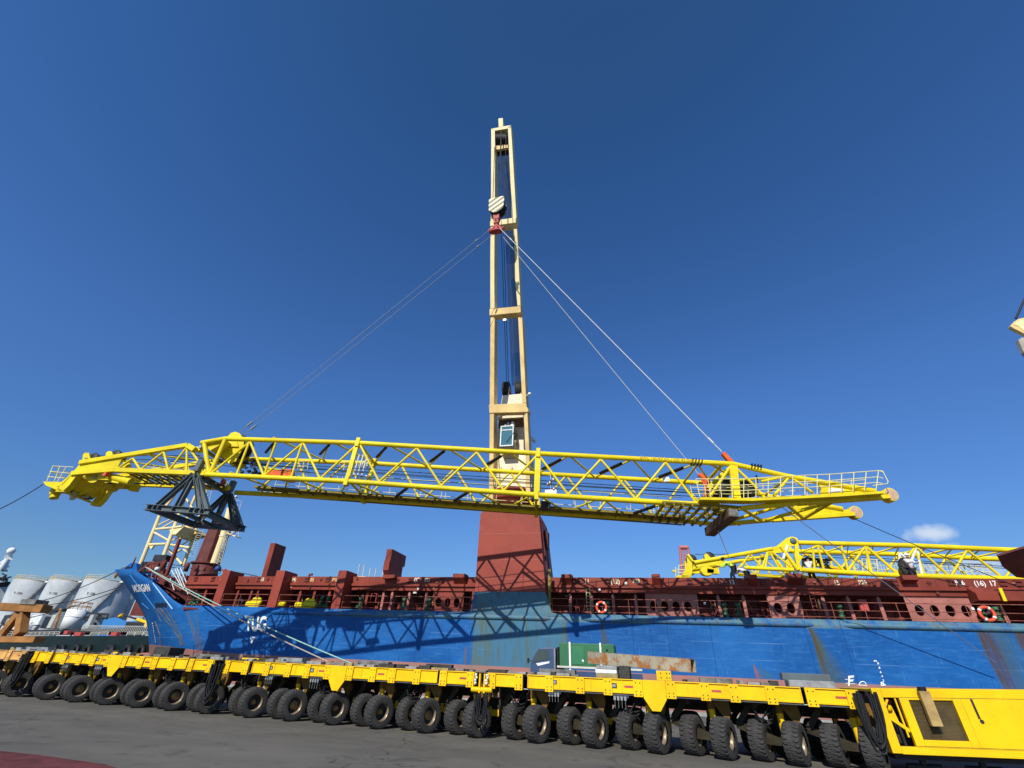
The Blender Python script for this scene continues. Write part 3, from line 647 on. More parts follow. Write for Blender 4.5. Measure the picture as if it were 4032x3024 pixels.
# older, greener repaint below the crane pedestal
nb = noise(t, .8, pos, detail=5)
gm = band(-9.77, -4.18, .05); c = mixc(t, math_(t, 'MULTIPLY', gm, .85), c, (.055, .165, .245))
gs = math_(t, 'MULTIPLY', gm, smooth(t, noise(t, 1.0, pos, stretch=(5, 1, .6), detail=6), .45, .7)); c = mixc(t, math_(t, 'MULTIPLY', gs, .75), c, (.085, .105, .055))
gl = math_(t, 'MULTIPLY', band(-9.82, -8.76, .3), smooth(t, nb, .35, .6)); c = mixc(t, math_(t, 'MULTIPLY', gl, .6), c, (.10, .12, .07))
def streak(x0, wt, wb, zt, zb, col, k, lean=0.0, ragged=1.2):
    """a run of stain: narrow at zt, wide at zb, running down the plate"""
    global c
    fz = math_(t, 'DIVIDE', math_(t, 'SUBTRACT', zt, Z_), zt - zb, clamp=True)
    wd = math_(t, 'MULTIPLY_ADD', fz, wb - wt, wt)
    nx = math_(t, 'MULTIPLY', math_(t, 'SUBTRACT', noise(t, 1.0, pos, stretch=(2.5, 1, .5), detail=4), .5), ragged * .35)
    dx = math_(t, 'SUBTRACT', X_, math_(t, 'MULTIPLY_ADD', fz, lean, x0)); dx = math_(t, 'ADD', dx, nx)
    q = math_(t, 'DIVIDE', dx, wd)
    inside = math_(t, 'MULTIPLY', smooth(t, q, -.06, .05), math_(t, 'SUBTRACT', 1.0, smooth(t, q, .35, 1.05)))
    ins2 = math_(t, 'MULTIPLY', inside, math_(t, 'MULTIPLY', math_(t, 'LESS_THAN', Z_, zt), math_(t, 'SUBTRACT', 1.15, math_(t, 'MULTIPLY', fz, .45))))
    st = smooth(t, noise(t, 1.0, pos, stretch=(14, 1, .8), detail=6, rough=.7), .25, .62)
    c = mixc(t, math_(t, 'MULTIPLY', math_(t, 'MULTIPLY', ins2, st), k, clamp=True), c, col)
streak(15.9, .9, 1.15, 4.11, 1.22, (.075, .045, .018), 1.0, .1, .25)
streak(17.41, .9, 1.6, 4.11, 1.22, (.080, .045, .018), 1.0, .1, .25)
streak(16.52, 1.0, 1.5, 4.11, 1.22, (.05, .10, .10), .7)
streak(8.6, .25, 1.6, 4.09, 1.54, (.060, .085, .045), .95, .0, .3); streak(8.55, .18, .35, 4.09, 1.33, (.08, .05, .015), 1.0, .25, .2)
streak(-2.17, .12, .9, 4.13, 2.41, (.06, .065, .03), .95, .0, .3)
streak(-4.33, .3, .5, 4.24, 1.54, (.10, .13, .07), .7); streak(-6.52, .2, .5, 4.13, 1.65, (.09, .12, .06), .6)
streak(5.51, .06, .5, 2.28, 1.54, (.28, .09, .03), .9, .0, .2); streak(5.76, .1, 1.4, 2.24, 1.44, (.05, .12, .12), .6)
streak(-10.25, .12, .25, 2.57, 1.54, (.16, .08, .04), .9, 0, .2); streak(-30.83, .15, .5, 4.02, 1.65, (.10, .09, .06), .7, 1.5, .4)
streak(-32.19, .2, .8, 4.67, 1.76, (.12, .11, .07), .7, 2.4, .4)
# weathered top strake
tm = math_(t, 'MULTIPLY', math_(t, 'GREATER_THAN', Z_, 4.04), smooth(t, X_, -25, -15)); c = mixc(t, math_(t, 'MULTIPLY', tm, smooth(t, noise(t, 1.6, pos, detail=7), .3, .6)), c, (.085, .185, .235))
c = mixc(t, math_(t, 'MULTIPLY', math_(t, 'MULTIPLY', tm, smooth(t, noise(t, 5, pos, detail=5), .55, .65)), .7), c, (.16, .085, .05))
# weld seams, then thin dark upright lines
for zz in (3.27, 2.49): 
    ln = math_(t, 'LESS_THAN', math_(t, 'ABSOLUTE', math_(t, 'SUBTRACT', Z_, zz)), .010)
    ln = math_(t, 'MULTIPLY', ln, smooth(t, noise(t, .25, pos, detail=3), .45, .6)); c = mixc(t, math_(t, 'MULTIPLY', ln, .6), c, (.16, .30, .50))
for xx in (-.41, .57, 1.48, 3.7, 8.4, 10.1, -13.4, -20.0):
    ln = math_(t, 'LESS_THAN', math_(t, 'ABSOLUTE', math_(t, 'SUBTRACT', X_, xx)), .012); c = mixc(t, math_(t, 'MULTIPLY', ln, .8), c, (.006, .03, .10))
# pink boot top
pk_ = math_(t, 'SUBTRACT', 1.0, smooth(t, math_(t, 'ADD', Z_, math_(t, 'MULTIPLY', smooth(t, X_, -44, -26), 0.0)), -.65, -.635))
bowp = math_(t, 'MULTIPLY', math_(t, 'SUBTRACT', 1.0, smooth(t, X_, -38, -25)), .36)
Zb = math_(t, 'SUBTRACT', Z_, bowp); pk_ = math_(t, 'SUBTRACT', 1.0, smooth(t, Zb, 1.66, 1.675))
pc = mixc(t, smooth(t, noise(t, .8, pos, detail=6), .35, .65), (.36, .155, .135), (.27, .16, .13)); c = mixc(t, pk_, c, pc)
t.links.new(c, p.inputs['Base Color']); p.inputs['Roughness'].default_value = .5; p.inputs['Specular IOR Level'].default_value = .15
b = node(t, 'ShaderNodeBump'); b.inputs['Strength'].default_value = .35; b.inputs['Distance'].default_value = .05
hn = math_(t, 'ADD', noise(t, .5, pos, detail=2), math_(t, 'MULTIPLY', noise(t, 4, pos, detail=5), .15)); t.links.new(hn, b.inputs['Height']); t.links.new(b.outputs[0], p.inputs['Normal'])
HULL = m
# hull surface
YC = 36.0; HB = YC - HY
stem = [PY(u, v, YC) for u, v in ((591, 2600), (594, 2535), (598, 2490), (597, 2448), (588, 2416), (556, 2359), (518, 2300), (497, 2278), (487, 2262))]
stem = [(q.x, q.z) for q in stem]
def stemx(z):
    if z <= stem[0][1]: return stem[0][0]
    for (x0, z0), (x1, z1) in zip(stem, stem[1:]):
        if z <= z1: return x0 + (x1 - x0) * (z - z0) / (z1 - z0)
    return stem[-1][0]
ztop = stem[-1][1]
# sheer line (top edge of the hull plating): x, z
SHE = [(60, 4.43), (-31.6, 4.49), (-32.4, 4.54), (-33.4, 4.88), (-35.6, 5.93), (-37.5, 6.58), (-39.1, 7.12), (-41.7, 7.28), (-47, 7.75), (-60, 7.75)]
def sheer(x):
    for (x0, z0), (x1, z1) in zip(SHE, SHE[1:]):
        if x >= x1: s = (x - x0) / (x1 - x0); s = s if (x0, x1) == (60, -31.6) else s; return z0 + (z1 - z0) * max(0, s)
    return SHE[-1][1]
def hullpt(s, k, side=1):
    """s 0..1 along (0 = after end, 1 = stem); k 0..1 up from below water to the sheer"""
    zt = 4.4
    for _ in range(6):
        z = -3.2 + (zt + 3.2) * k; xs = stemx(z); f = max(0, min(1, (z - .2) / 7)); x0 = -24.5 - 7.5 * f
        if s < .30: x = 60 + (x0 - 60) * (s / .30); hb = HB
        else:
            tt = (s - .30) / .70; tt = 1 - (1 - tt) ** 1.35; x = x0 + (xs - x0) * tt; e = 1.75 + 1.1 * f; hb = HB * (1 - tt ** e) ** (1 / (1.05 + .22 * f))
        zt = sheer(x) - TR * x
    return Vector((x, YC - side * hb, -3.2 + (zt + 3.2) * k))
NS, NK = 72, 22; mb = MB()
for side in (1, -1):
    vs = [hullpt(i / NS, k / NK, side) for i in range(NS + 1) for k in range(NK + 1)]
    mb.add(vs, [(i * (NK + 1) + k, (i + 1) * (NK + 1) + k, (i + 1) * (NK + 1) + k + 1, i * (NK + 1) + k + 1) for i in range(NS) for k in range(NK)], True)
hull = mb.build('hull', HULL, ship)
sol = hull.modifiers.new('plate', 'SOLIDIFY'); sol.thickness = .03; sol.offset = 0
bulb = MB(); bc = PY(545, 2600, YC); bulb.ball((bc.x + 1.2, YC, bc.z - .35), 1.0, 20, (3.2, .9, .95)); bulb.build('bulbous_bow', PINK, ship)
# deck
mb = MB(); mb.box(-32.0, 60, HY + .02, 2 * YC - HY - .02, 1.80, 1.93); slope(mb).build('main_deck', RDK, ship)
mb = MB(); st_ = [i for i in range(22, NS + 1)]; vs = []
for i in st_:
    for sd in (1, -1): q = hullpt(i / NS, 1.0, sd); vs.append((q.x, YC + (q.y - YC) * .55, max(4.45, q.z - .55)))
mb.add(vs, [(2 * i, 2 * i + 1, 2 * i + 3, 2 * i + 2) for i in range(len(st_) - 1)]); mb.build('forecastle_deck', RDK, ship)
# fender rolls (half-round rubbing strake)
for a, b2 in ((-24.6, -5.0), (-3.2, 8.9), (10.2, 40)):
    mb = MB(); n = 14; rr = .125
    ext = [0.4, 1.0]; pts = [(a, .02), (a + .5, 1), (b2 - .5, 1), (b2, .02)]
    vs = []; 
    for x, s in pts:
        for k in range(n + 1): an = math.pi * k / n; vs.append((x, HY + .0 - rr * 1.25 * math.sin(an) * s - .002, 1.77 + rr * math.cos(an) * (s * .5 + .5)))
    mb.add(vs, [(i * (n + 1) + k, (i + 1) * (n + 1) + k, (i + 1) * (n + 1) + k + 1, i * (n + 1) + k + 1) for i in range(3) for k in range(n)], True)
    slope(mb).build('rubbing_strake', HULL, ship)
# ---- coaming
UX = (-33.6, 45)
prof = [(CY, 4.04), (CY, 3.645), (CY - .13, 3.60), (CY - .13, 3.475), (CY + .0, 3.475), (CY, 3.235), (CY + .04, 3.235), (WY + .3, 3.26), (WY + .3, 4.035), (CY + .5, 4.04)]
def extrude_x(prof, x0, x1): 
    mb = MB(); mb.prism([(x0, y, z) for y, z in prof], (x1 - x0, 0, 0)); return slope(mb)
for a, b2 in ((UX[0], -9.95), (-5.35, UX[1])):
    extrude_x(prof, a, b2).build('hatch_coaming', RED, ship)
mb = MB(); mb.box(UX[0], UX[1], CY + 1.4, YC + 4.5, 3.4, 3.98); slope(mb).build('hatch_cover', RDK, ship)
mb = MB(); mb.box(UX[0], UX[1], WY, WY + .1, 1.93, 3.24); slope(mb).build('recessed_wall', RED, ship)
# stiffening lines on the recessed wall
mb = MB()
for zz in (2.25, 2.72): mb.box(UX[0], UX[1], WY - .14, WY - .003, zz, zz + .04)
x = UX[0] + .5
while x < UX[1]: mb.box(x, x + .03, WY - .12, WY - .002, 1.94, 3.2); x += .85
slope(mb).build('wall_stiffeners', RDK, ship)
mb = MB(); x = -34
while x < 44: 
    if not -10.1 < x < -5.2: mb.box(x, x + .015, CY - .012, CY - .001, 3.66, 4.03)
    x += 1.6
slope(mb).build('coaming_seams', RDK, ship)
# screen panels with oval openings
def panel(x0, x1, z0, z1, holes, slant0=0.0, slant1=0.0):
    mb = MB(); n = 28
    xs = [x0] + [(a[0] + b3[0]) / 2 for a, b3 in zip(holes, holes[1:])] + [x1]
    for (cx, cz, rx, rz), xa, xb in zip(holes, xs, xs[1:]):
        ring = []; outer = []
        for k in range(n):
            a = 2 * math.pi * k / n + math.pi / n; ca, sa = math.cos(a), math.sin(a)
            ex = rx * ca; ez = rz * math.copysign(abs(sa) ** .8, sa); ring.append((cx + ex, BY, cz + ez))
            s = min(((xb - cx) if ca > 0 else (cx - xa)) / max(1e-6, abs(ca)), ((z1 - cz) if sa > 0 else (cz - z0)) / max(1e-6, abs(sa)))
            outer.append((cx + ca * s, BY, cz + sa * s))
        vs = ring + outer; mb.add(vs, [(k, (k + 1) % n, n + (k + 1) % n, n + k) for k in range(n)])
        for qx, qz in ((xa, z0), (xa, z1), (xb, z0), (xb, z1)):       # fill the corners
            best = sorted(range(n), key=lambda k: (outer[k][0] - qx) ** 2 + (outer[k][2] - qz) ** 2)[:2]
            mb.add([(qx, BY, qz), outer[best[0]], outer[best[1]]], [(0, 1, 2)])
        mb.add(ring + [(a, BY + .12, c3) for a, _, c3 in ring], [(k, (k + 1) % n, n + (k + 1) % n, n + k) for k in range(n)])
    return slope(mb)
hol = lambda xs, z=2.60, rx=.20, rz=.25: [(x, z, rx, rz) for x in xs]
panel(0.49, 3.44, 1.935, 3.234, hol((0.92, 1.55, 2.19, 2.84))).build('screen_panel', PINK, ship)
panel(7.16, 8.84, 1.935, 3.234, hol((7.62, 8.28))).build('screen_panel', PINK, ship)
panel(13.89, 16.86, 1.935, 3.234, hol((14.41, 15.09, 15.78, 16.47))).build('screen_panel', PINK, ship)
panel(-13.15, -10.99, 1.935, 3.234, hol((-12.72, -12.09, -11.46))).build('screen_panel', RED, ship)
for x0, x1 in ((20.5, 23),): panel(x0, x1, 1.935, 3.234, hol((21.0, 21.7, 22.4))).build('screen_panel', PINK, ship)
mb = MB(); mb.box(-10.4, -9.95, CY - .02, BY + .1, 1.94, 3.23); slope(mb).build('end_panel', RED, ship)
# dark corner gussets
# pointed brackets
BX = [-31.62, -30.44, -29.26, -28.71, -27.53, -26.97, -23.39, -22.22, -21.01, -18.04, -16.81, -16.17, -14.9, -13.64, -4.02, -2.7, -1.41, -.08, 4.58, 5.93, 10.0, 11.24, 12.7, 18.06, 19.32]
for i, x in enumerate(BX):
    mb = MB(); w_ = .085; mb.prism([(x - w_, BY - .02, 1.94), (x + w_, BY - .02, 1.94), (x + w_, BY + .02, 3.08), (x, BY + .02, 3.24), (x - w_, BY + .02, 3.08)], (0, .05, 0))
    mb.prism([(x - .02, BY + .05, 1.94), (x - .02, WY - .15, 1.94), (x - .02, WY - .15, 3.2), (x - .02, BY + .09, 3.2)], (.04, 0, 0))
    slope(mb).build('pointed_bracket', PINK if x > -18 else RED, ship)
# big box posts
for (x0, x1) in ((-29.7, -29.05), (-25.05, -24.33), (-19.99, -19.36)):
    mb = MB(); mb.box(x0, x1, HY + .1, HY + 1.55, 1.94, 4.28); slope(mb).build('box_post', REDP, ship, bevel=.015)
# twist-lock pads on the coaming face
def pads(x, s=1.0):
    mb = MB()
    for zz in (3.90, 3.72): mb.box(x - .12 * s, x + .12 * s, CY - .07, CY - .003, zz, zz + .09); mb.box(x - .16 * s, x - .121 * s, CY - .05, CY - .003, zz - .02, zz + .1); mb.box(x + .121 * s, x + .16 * s, CY - .05, CY - .003, zz - .02, zz + .1)
    slope(mb).build('lashing_pad', RDK, ship)
for v in (K3(745, 360), K3(1285, 360), K4(1065, 310), K4(1620, 310), K5(240, 320), K6(320, 320), K6(1135, 320), K6(1880, 320), K5(1300, 310), K2(920, 400), K2(1280, 400), K2(560, 400), K2(80, 400), K1(1070, 500), K1(1320, 500), K1(1640, 500), K5(1530, 300), K4(590, 320), K6(2110, 320)):
    pads(PY(*v, CY).x)
mb = MB()
for v in (K3(520, 390), K3(1830, 400), K4(655, 320), K6(2060, 330), K5(430, 330), K2(235, 410), K6(820, 330)):
    q = PY(*v, CY); z = 3.83
    for a in (0, .9, 1.9): mb.bar((q.x - .12 * math.cos(a), CY - .03, z - .12 * math.sin(a)), (q.x + .12 * math.cos(a), CY - .03, z + .12 * math.sin(a)), .035, .03)
slope(mb).build('lashing_eyes', RDK, ship)
for v0, v1, zt, zb_ in ((K3(1475, 0), K3(1690, 0), 4.17, 3.62), (K4(410, 0), K4(565, 0), 4.15, 3.55), (K4(1725, 0), K4(1845, 0), 4.17, 3.55), (K6(450, 0), K6(670, 0), 4.14, 3.80), (K5(1680, 0), K5(1890, 0), 4.2, 3.7), (K5(1100, 0), K5(1225, 0), 4.16, 3.6), (K3(250, 0), K3(460, 0), 4.1, 3.85)):
    xa = PY(v0[0], 2285, CY - .3).x; xb = PY(v1[0], 2285, CY - .3).x
    mb = MB(); mb.prism([(xa, CY + .3, zt), (xa, CY - .42, zt), (xa, CY - .42, zt - .22), (xa, CY + .0, zb_), (xa, CY + .3, zb_)], (xb - xa, 0, 0)); slope(mb).build('stacking_block', RED, ship, bevel=.01)
# lower housing on the right
xa = PY(*K6(1210, 0), 30.7).x
mb = MB(); mb.prism([(xa, CY - .135, 3.62), (xa, CY - .7, 3.30), (xa, CY - .7, 2.98), (xa, CY + .02, 2.93), (xa, CY + .02, 3.62)], (20, 0, 0)); slope(mb).build('overhanging_housing', RED, ship, bevel=.01)
# railings along the deck edge
def railing(x0, x1, name='deck_railing', mat=RDK):
    mb = MB(); y = HY + .12
    for zz in (2.79, 2.43, 2.13): mb.tube([sh(x0, y, zz), sh(x1, y, zz)], .022 if zz > 2.7 else .016, 6)
    x = x0
    while x <= x1 + .01: mb.tube([sh(x, y, 1.95), sh(x, y, 2.79)], .018, 6); x += 1.5
    return mb.build(name, mat, ship)
RLR = paint('rail_red', (.30, .10, .07), .5, .35, 3, dirt=.3)
railing(-32.0, -29.8, mat=RLR); railing(-28.95, -25.15, mat=RLR); railing(-24.2, -20.1, mat=RLR); railing(-19.2, -10.15, mat=RLR); railing(-5.0, 30.5, mat=RLR)
# ladders
def ladder(q0, q1, y, rungs, mat, nm='ladder', wd=.22, n=True):
    mb = MB(); a = Vector(q0); b2 = Vector(q1); s = Vector((wd, 0, 0))
    mb.tube([a, b2], .016, 6); mb.tube([a + s, b2 + s], .016, 6)
    for k in range(rungs): f = (k + .5) / rungs; p0 = a.lerp(b2, f); mb.tube([p0, p0 + s], .011, 5)
    return mb.build(nm, mat, ship)
for v0, v1, k in ((K4(765, 425), K4(775, 790), 9), (K2(545, 500), K2(520, 740), 8), (K6(40, 0), K6(60, 0), 8)):
    if k == 8 and v0[0] > 3000: a = PY(3250, 2240, BY - .1); a = Vector(sh(9.35, BY - .1, 3.3)); b2 = Vector(sh(9.35, BY - .1, 1.95))
    else: a = PY(*v0, BY - .15); b2 = Vector(sh(a.x, a.y, 1.95))
    ladder(a, b2, 0, k, RYL if k == 9 else RLR)
# pipes hanging under the coaming and deck machinery in the recess
rnd = random.Random(5)
mb = MB()
for zz, yy in ((3.05, WY - .25), (2.9, WY - .35)): mb.tube([sh(UX[0], yy, zz), sh(UX[1], yy, zz)], .03, 6)
for i in range(60):
    x = rnd.uniform(-31, 24)
    if -13.3 < x < -5 or .4 < x < 3.6 or 13.8 < x < 17: continue
    h_ = rnd.uniform(.3, 1.0); mb.tube([sh(x, WY - .3, 1.95), sh(x, WY - .3, 1.95 + h_), sh(x + rnd.uniform(-.3, .3), WY - .3, 1.95 + h_)], .028, 6)
mb.build('deck_pipes', RDK, ship)
fit_ = random.Random(21)
for i in range(60):
    x = fit_.uniform(-31, 24)
    if -13.3 < x < -5 or .4 < x < 3.6 or 13.8 < x < 17: continue
    mb = MB(); z = fit_.uniform(2.0, 3.1); w_ = fit_.uniform(.04, .14); y = fit_.uniform(BY + .2, WY - .2)
    if i % 3: mb.tube([sh(x, y, z), sh(x + fit_.uniform(-.2, .2), y, z - fit_.uniform(.1, .6))], w_ * .35, 7)
    else: mb.box(x, x + w_ * 1.6, y, y + w_, z, z + w_ * 1.6); slope(mb)
    mb.build('deck_fitting', fit_.choice([RLR, DKM, PINK, WORN, GRV, CRR, RED, DKM]), ship)
for i in range(70):
    x = fit_.uniform(-31, 24)
    if -10.2 < x < -5.1: continue
    mb = MB(); w_ = fit_.uniform(.04, .16); z = fit_.choice([3.64, 3.7, 3.8, 3.5, 3.3]); mb.box(x, x + w_, CY - fit_.uniform(.03, .10), CY - .002, z, z + fit_.uniform(.05, .25)); slope(mb).build('coaming_fitting', fit_.choice([RDK, RDK, RLR, DKM, PINK]), ship)
for i in range(45):
    mb = MB(); x = rnd.uniform(-31, 24)
    if -13.3 < x < -5 or .4 < x < 3.6 or 13.8 < x < 17: continue
    w_ = rnd.uniform(.1, .35); h_ = rnd.uniform(.15, .5); mb.box(x, x + w_, WY - .5, WY - .2, 1.94 + rnd.choice([0, .3]), 1.94 + h_ + .3); slope(mb).build('deck_box', RED, ship, bevel=.01)
# green vent valves
def green_valve(x, top=2.95):
    mb = MB()
    for z0, z1, r0 in ((1.95, 2.05, .12), (2.05, 2.35, .10), (2.35, 2.42, .14), (2.42, 2.55, .09), (2.55, 2.62, .13), (2.62, top - .12, .08), (top - .18, top, .13)):
        mb.lathe([(0, z0), (r0, z0), (r0, z1), (0, z1)], (x, HY + .55, hz(0) - TR * x), (0, 0, 1), 14, True)
    mb.ball((x - .08, HY + .42, hz(2.2) - TR * x), .13, 10)
    mb.build('green_valve', GRV, ship)
for v in (K2(1175, 700), K2(1285, 700), K2(1860, 700), K3(625, 700), K3(1060, 700), K1(1050, 740), K1(1120, 740), K5(745, 650), K5(930, 650), K6(1590, 700), K6(1790, 700), (3310, 2400), K4(1080, 720)):
    green_valve(PY(*v, HY + .5).x)
for v in (K2(2095, 690), K3(100, 690), (3399, 2385)):
    q = PY(*v, HY + .8); mb = MB(); mb.box(q.x - .2, q.x + .2, HY + .7, HY + .95, q.z - .25, q.z + .3); mb.build('red_hose_box', CRD, ship, bevel=.02)
for v, nm in ((K4(960, 450), 's'), (K5(460, 648), 's'), (K6(178, 483), 's'), (K6(1470, 725), 's'), (K3(870, 525), 's')):
    q = PY(*v, BY - .04 if v[1] > 2330 else CY - .14 ); yy = q.y; mb = MB(); mb.box(q.x - .06, q.x + .06, yy - .01, yy, q.z - .06, q.z + .06); mb.build('white_notice', WHT, ship)
mb = MB(); q = PY(*K6(1860, 425), 30.1); q2 = PY(*K6(1940, 615), 30.1); mb.bar(q, q2, .14, .05); mb.build('yellow_strip', YB, ship)
mb = MB(); q = PY(*K3(810, 590), 30.8); mb.box(q.x - .12, q.x + .12, 30.8, 30.95, q.z - .05, q.z + .05); mb.build('flood_lamp', GAL, ship)
# tall funnels / ventilators behind the coaming
def vent_post(fl, fr, sr, bl_, br_, bsr, Yf, name, extra=None):
    """front-left, front-right, side-rear top points and the same at the base"""
    mb = MB(); tl, trr, = PY(*fl, Yf), PY(*fr, Yf); b1, b22 = PY(*bl_, Yf), PY(*br_, Yf)
    dep = extra; vs = [(b1.x, Yf, b1.z), (b22.x, Yf, b22.z), (b22.x, Yf + dep, b22.z), (b1.x, Yf + dep, b1.z), (tl.x, Yf, tl.z), (trr.x, Yf, tl.z), (trr.x, Yf + dep, tl.z), (tl.x, Yf + dep, tl.z)]
    mb.add(vs, [(0, 1, 2, 3), (4, 5, 6, 7), (0, 1, 5, 4), (1, 2, 6, 5), (2, 3, 7, 6), (3, 0, 4, 7)]); return mb
q = C2; Yf = 34.2
mb = vent_post(q(365, 1190), q(408, 1190), None, q(280, 1500), q(322, 1500), None, Yf, '', 1.45); mb.build('ventilator_post', RED, ship, bevel=.02)
mb = MB(); tl = PY(*q(1385, 1245), 33.2); tr_ = PY(*q(1422, 1245), 33.2); ml = PY(*q(1368, 1345), 33.2); w_ = tr_.x - tl.x
x_ = tl.x; ztp = tl.z; zm = PY(*q(1372, 1345), 33.2).z; zn = PY(*q(1370, 1430), 33.2).z; zb2 = PY(*q(1395, 1490), 33.2).z
mb.prism([(x_, 33.5, zb2), (x_, 33.0, zn), (x_, 33.0, zm), (x_, 33.1, zm), (x_, 33.1, ztp), (x_, 35.6, ztp), (x_, 35.6, zm), (x_, 35.3, zm), (x_, 35.3, zn), (x_, 35.7, zb2)], (w_ + .1, 0, 0))
mb.build('ventilator_post', RED, ship, bevel=.02)
mb = MB(); a = PY(*q(695, 1500), 33.7); b2 = PY(*q(705, 1465), 33.7); mb.tube([a, b2, b2 + Vector((.25, 0, 0))], .09, 10); mb.build('goose_neck_vent', RED, ship)
for v0, v1 in ((K2(1800, 330), K2(1840, 110)), (K2(1890, 330), K2(1920, 115)), (K2(2000, 335), K2(2028, 175)), (K2(2100, 345), K2(2128, 175)), (K3(235, 380), K3(255, 210))):
    mb = MB(); mb.tube([PY(*v0, 34.2), PY(*v1, 34.2)], .035, 8); mb.ball(PY(*v1, 34.2), .05, 8); mb.build('stanchion_post', GAL, ship)
mb = MB(); y0_, y1_ = PY(*K2(1790, 320), 31.8), PY(*K2(2060, 480), 31.8)
a = PY(*K2(1800, 320), 32.4); b2 = PY(*K2(2060, 340), 32.4)
for s_, e_ in (((1800, 322), (1900, 315)), ((1895, 318), (1865, 470)), ((1800, 322), (1790, 460)), ((1900, 315), (2060, 345))): mb.tube([PY(*K2(*s_), 32.0), PY(*K2(*e_), 32.0)], .05, 8)
mb.build('access_frame', CRR, ship)
# forward lattice of deck gear: rails, struts, machinery near the bow
mb = MB()
for pts in ([(1420, 390), (1450, 338), (1960, 435), (1975, 470)], [(1425, 430), (1960, 470)], [(1650, 380), (1640, 470)], [(1880, 425), (1880, 470)], [(870, 290), (1090, 345), (1420, 400)], [(600, 250), (870, 290)], [(600, 290), (870, 330)]):
    mb.tube([PY(*K1(*p_), 34.2) for p_ in pts], .03, 6)
mb.build('upper_railing', DKM, ship)
for (u0, u1, v0, v1, mt_) in ((1480, 1560, 380, 470, RDK), (1600, 1660, 385, 470, RDK), (1760, 1860, 400, 465, BLU), (1870, 1930, 440, 470, CRD), (1700, 1730, 410, 470, DKM), (900, 1000, 370, 470, RDK), (1010, 1090, 330, 460, RDK), (1330, 1430, 350, 470, RDK), (600, 680, 270, 420, RDK), (740, 800, 270, 420, CRD), (930, 1010, 410, 460, WORN)):
    a = PY(*K1(u0, v1), 35.2); b2 = PY(*K1(u1, v0), 35.2); mb = MB()
    mb.lathe([(0, 0), (abs(b2.x - a.x) * .42, 0), (abs(b2.x - a.x) * .42, (b2.z - a.z) * .7), (abs(b2.x - a.x) * .25, b2.z - a.z), (0, b2.z - a.z)], ((a.x + b2.x) / 2, 32, a.z), (0, 0, 1), 12)
    mb.build('deck_machinery', mt_, ship)
mb = MB()
for pts, w_ in (([(240, 380), (420, 240)], .1), ([(460, 400), (540, 240)], .3), ([(530, 430), (600, 240)], .25), ([(590, 400), (640, 200)], .2), ([(380, 250), (650, 235)], .12), ([(690, 480), (760, 640)], .2), ([(560, 470), (700, 690)], .25), ([(640, 560), (800, 760)], .3), ([(900, 420), (980, 700)], .12), ([(960, 430), (900, 560)], .12), ([(540, 400), (880, 520)], .25), ([(500, 430), (880, 640)], .3), ([(560, 520), (860, 760)], .3)):
    mb.bar(PY(*K1(*pts[0]), 33.5), PY(*K1(*pts[1]), 33.5), w_, .2)
mb.build('forecastle_framing', RDK, ship)
mb = MB(); a = PY(*K1(430, 400), 34.4); b2 = PY(*K1(900, 860), 34.4); mb.box(a.x - 1.2, -30.5, 35.0, 35.1, 4.3, 6.9); mb.build('forecastle_bulkhead', RDK, ship)
for k in range(5):
    mb = MB(); a = PY(*K1(270 + k * 45, 380), 34.2); b2 = PY(*K1(315 + k * 38, 235), 34.2); mb.tube([a, b2], .16, 10); mb.build('vertical_roller', BLK if k < 3 else RED, ship)
mb = MB(); mb.bar(PY(*K1(560, 225), 34.8), PY(*K1(600, 135), 34.8), 1.4, .5); mb.build('dark_deck_box', DKM, ship)
mb = MB(); mb.bar(PY(*K1(650, 420), 33.4), PY(*K1(840, -100), 33.4), .22, .22); mb.build('red_diagonal_strut', RED, ship)
# raised blue bulwark with its hawse hole at the stem head
yb = YC - 1.2
pts = [PY(*K1(*c3), yb) for c3 in ((25, 392), (55, 300), (105, 258), (160, 235), (205, 250), (215, 385))]
mb = MB(); mb.prism(pts, (0, 2.4, 0)); mb.build('stem_bulwark', HULL, ship, bevel=.04)
hq = PY(*K1(78, 325), yb); mb = MB(); mb.lathe([(0, .012), (.24, .012), (.24, 0)], (0, 0, 0), (0, -1, 0), 18, False); mb.v = [(x * 1.5 + hq.x, y + yb, z * .75 + hq.z) for x, y, z in mb.v]; mb.build('hawse_hole', BLK, ship)
# bow details on the plating: guard rails, grating, name
from mathutils.bvhtree import BVHTree
bvh = BVHTree.FromPolygons([v for v in [tuple(Vector(v.co) + worldloc(hull)) for v in hull.data.vertices]], [tuple(p2.vertices) for p2 in hull.data.polygons])
def on_hull(u, v, off=.03):
    d = ray(u, v).normalized(); h, n, i, dd = bvh.ray_cast(Vector((0, 0, EYE)), d)
    if h is None: return PY(u, v, HY)
    if n.dot(d) > 0: n = -n
    return h + n * off
def hullstrip(pts, r, mat, name):
    mb = MB(); ps = []
    for (a, b2) in zip(pts, pts[1:]):
        for k in range(8): f = k / 8; ps.append(on_hull(a[0] + (b2[0] - a[0]) * f, a[1] + (b2[1] - a[1]) * f))
    ps.append(on_hull(*pts[-1])); mb.tube(ps, r, 8); return mb.build(name, mat, ship)
SKY = paint('pale_blue_rail', (.42, .60, .75), .35, .2, 3, dirt=.1)
hullstrip([K1(362, 412), K1(740, 915)], .035, SKY, 'bow_guard_rail'); hullstrip([K1(125, 420), K1(490, 910)], .03, SHED, 'bow_guard_rail'); hullstrip([K1(300, 830), K1(400, 915)], .03, SHED, 'bow_guard_rail')
hullstrip([K1(490, 1090), K1(555, 1280), K1(570, 1440)], .03, paint('rust_run', (.16, .13, .08), .7), 'anchor_chafe_strip')
CHF = paint('chafed_streak', (.10, .10, .085), .7, .4, 2, dirt=.3)
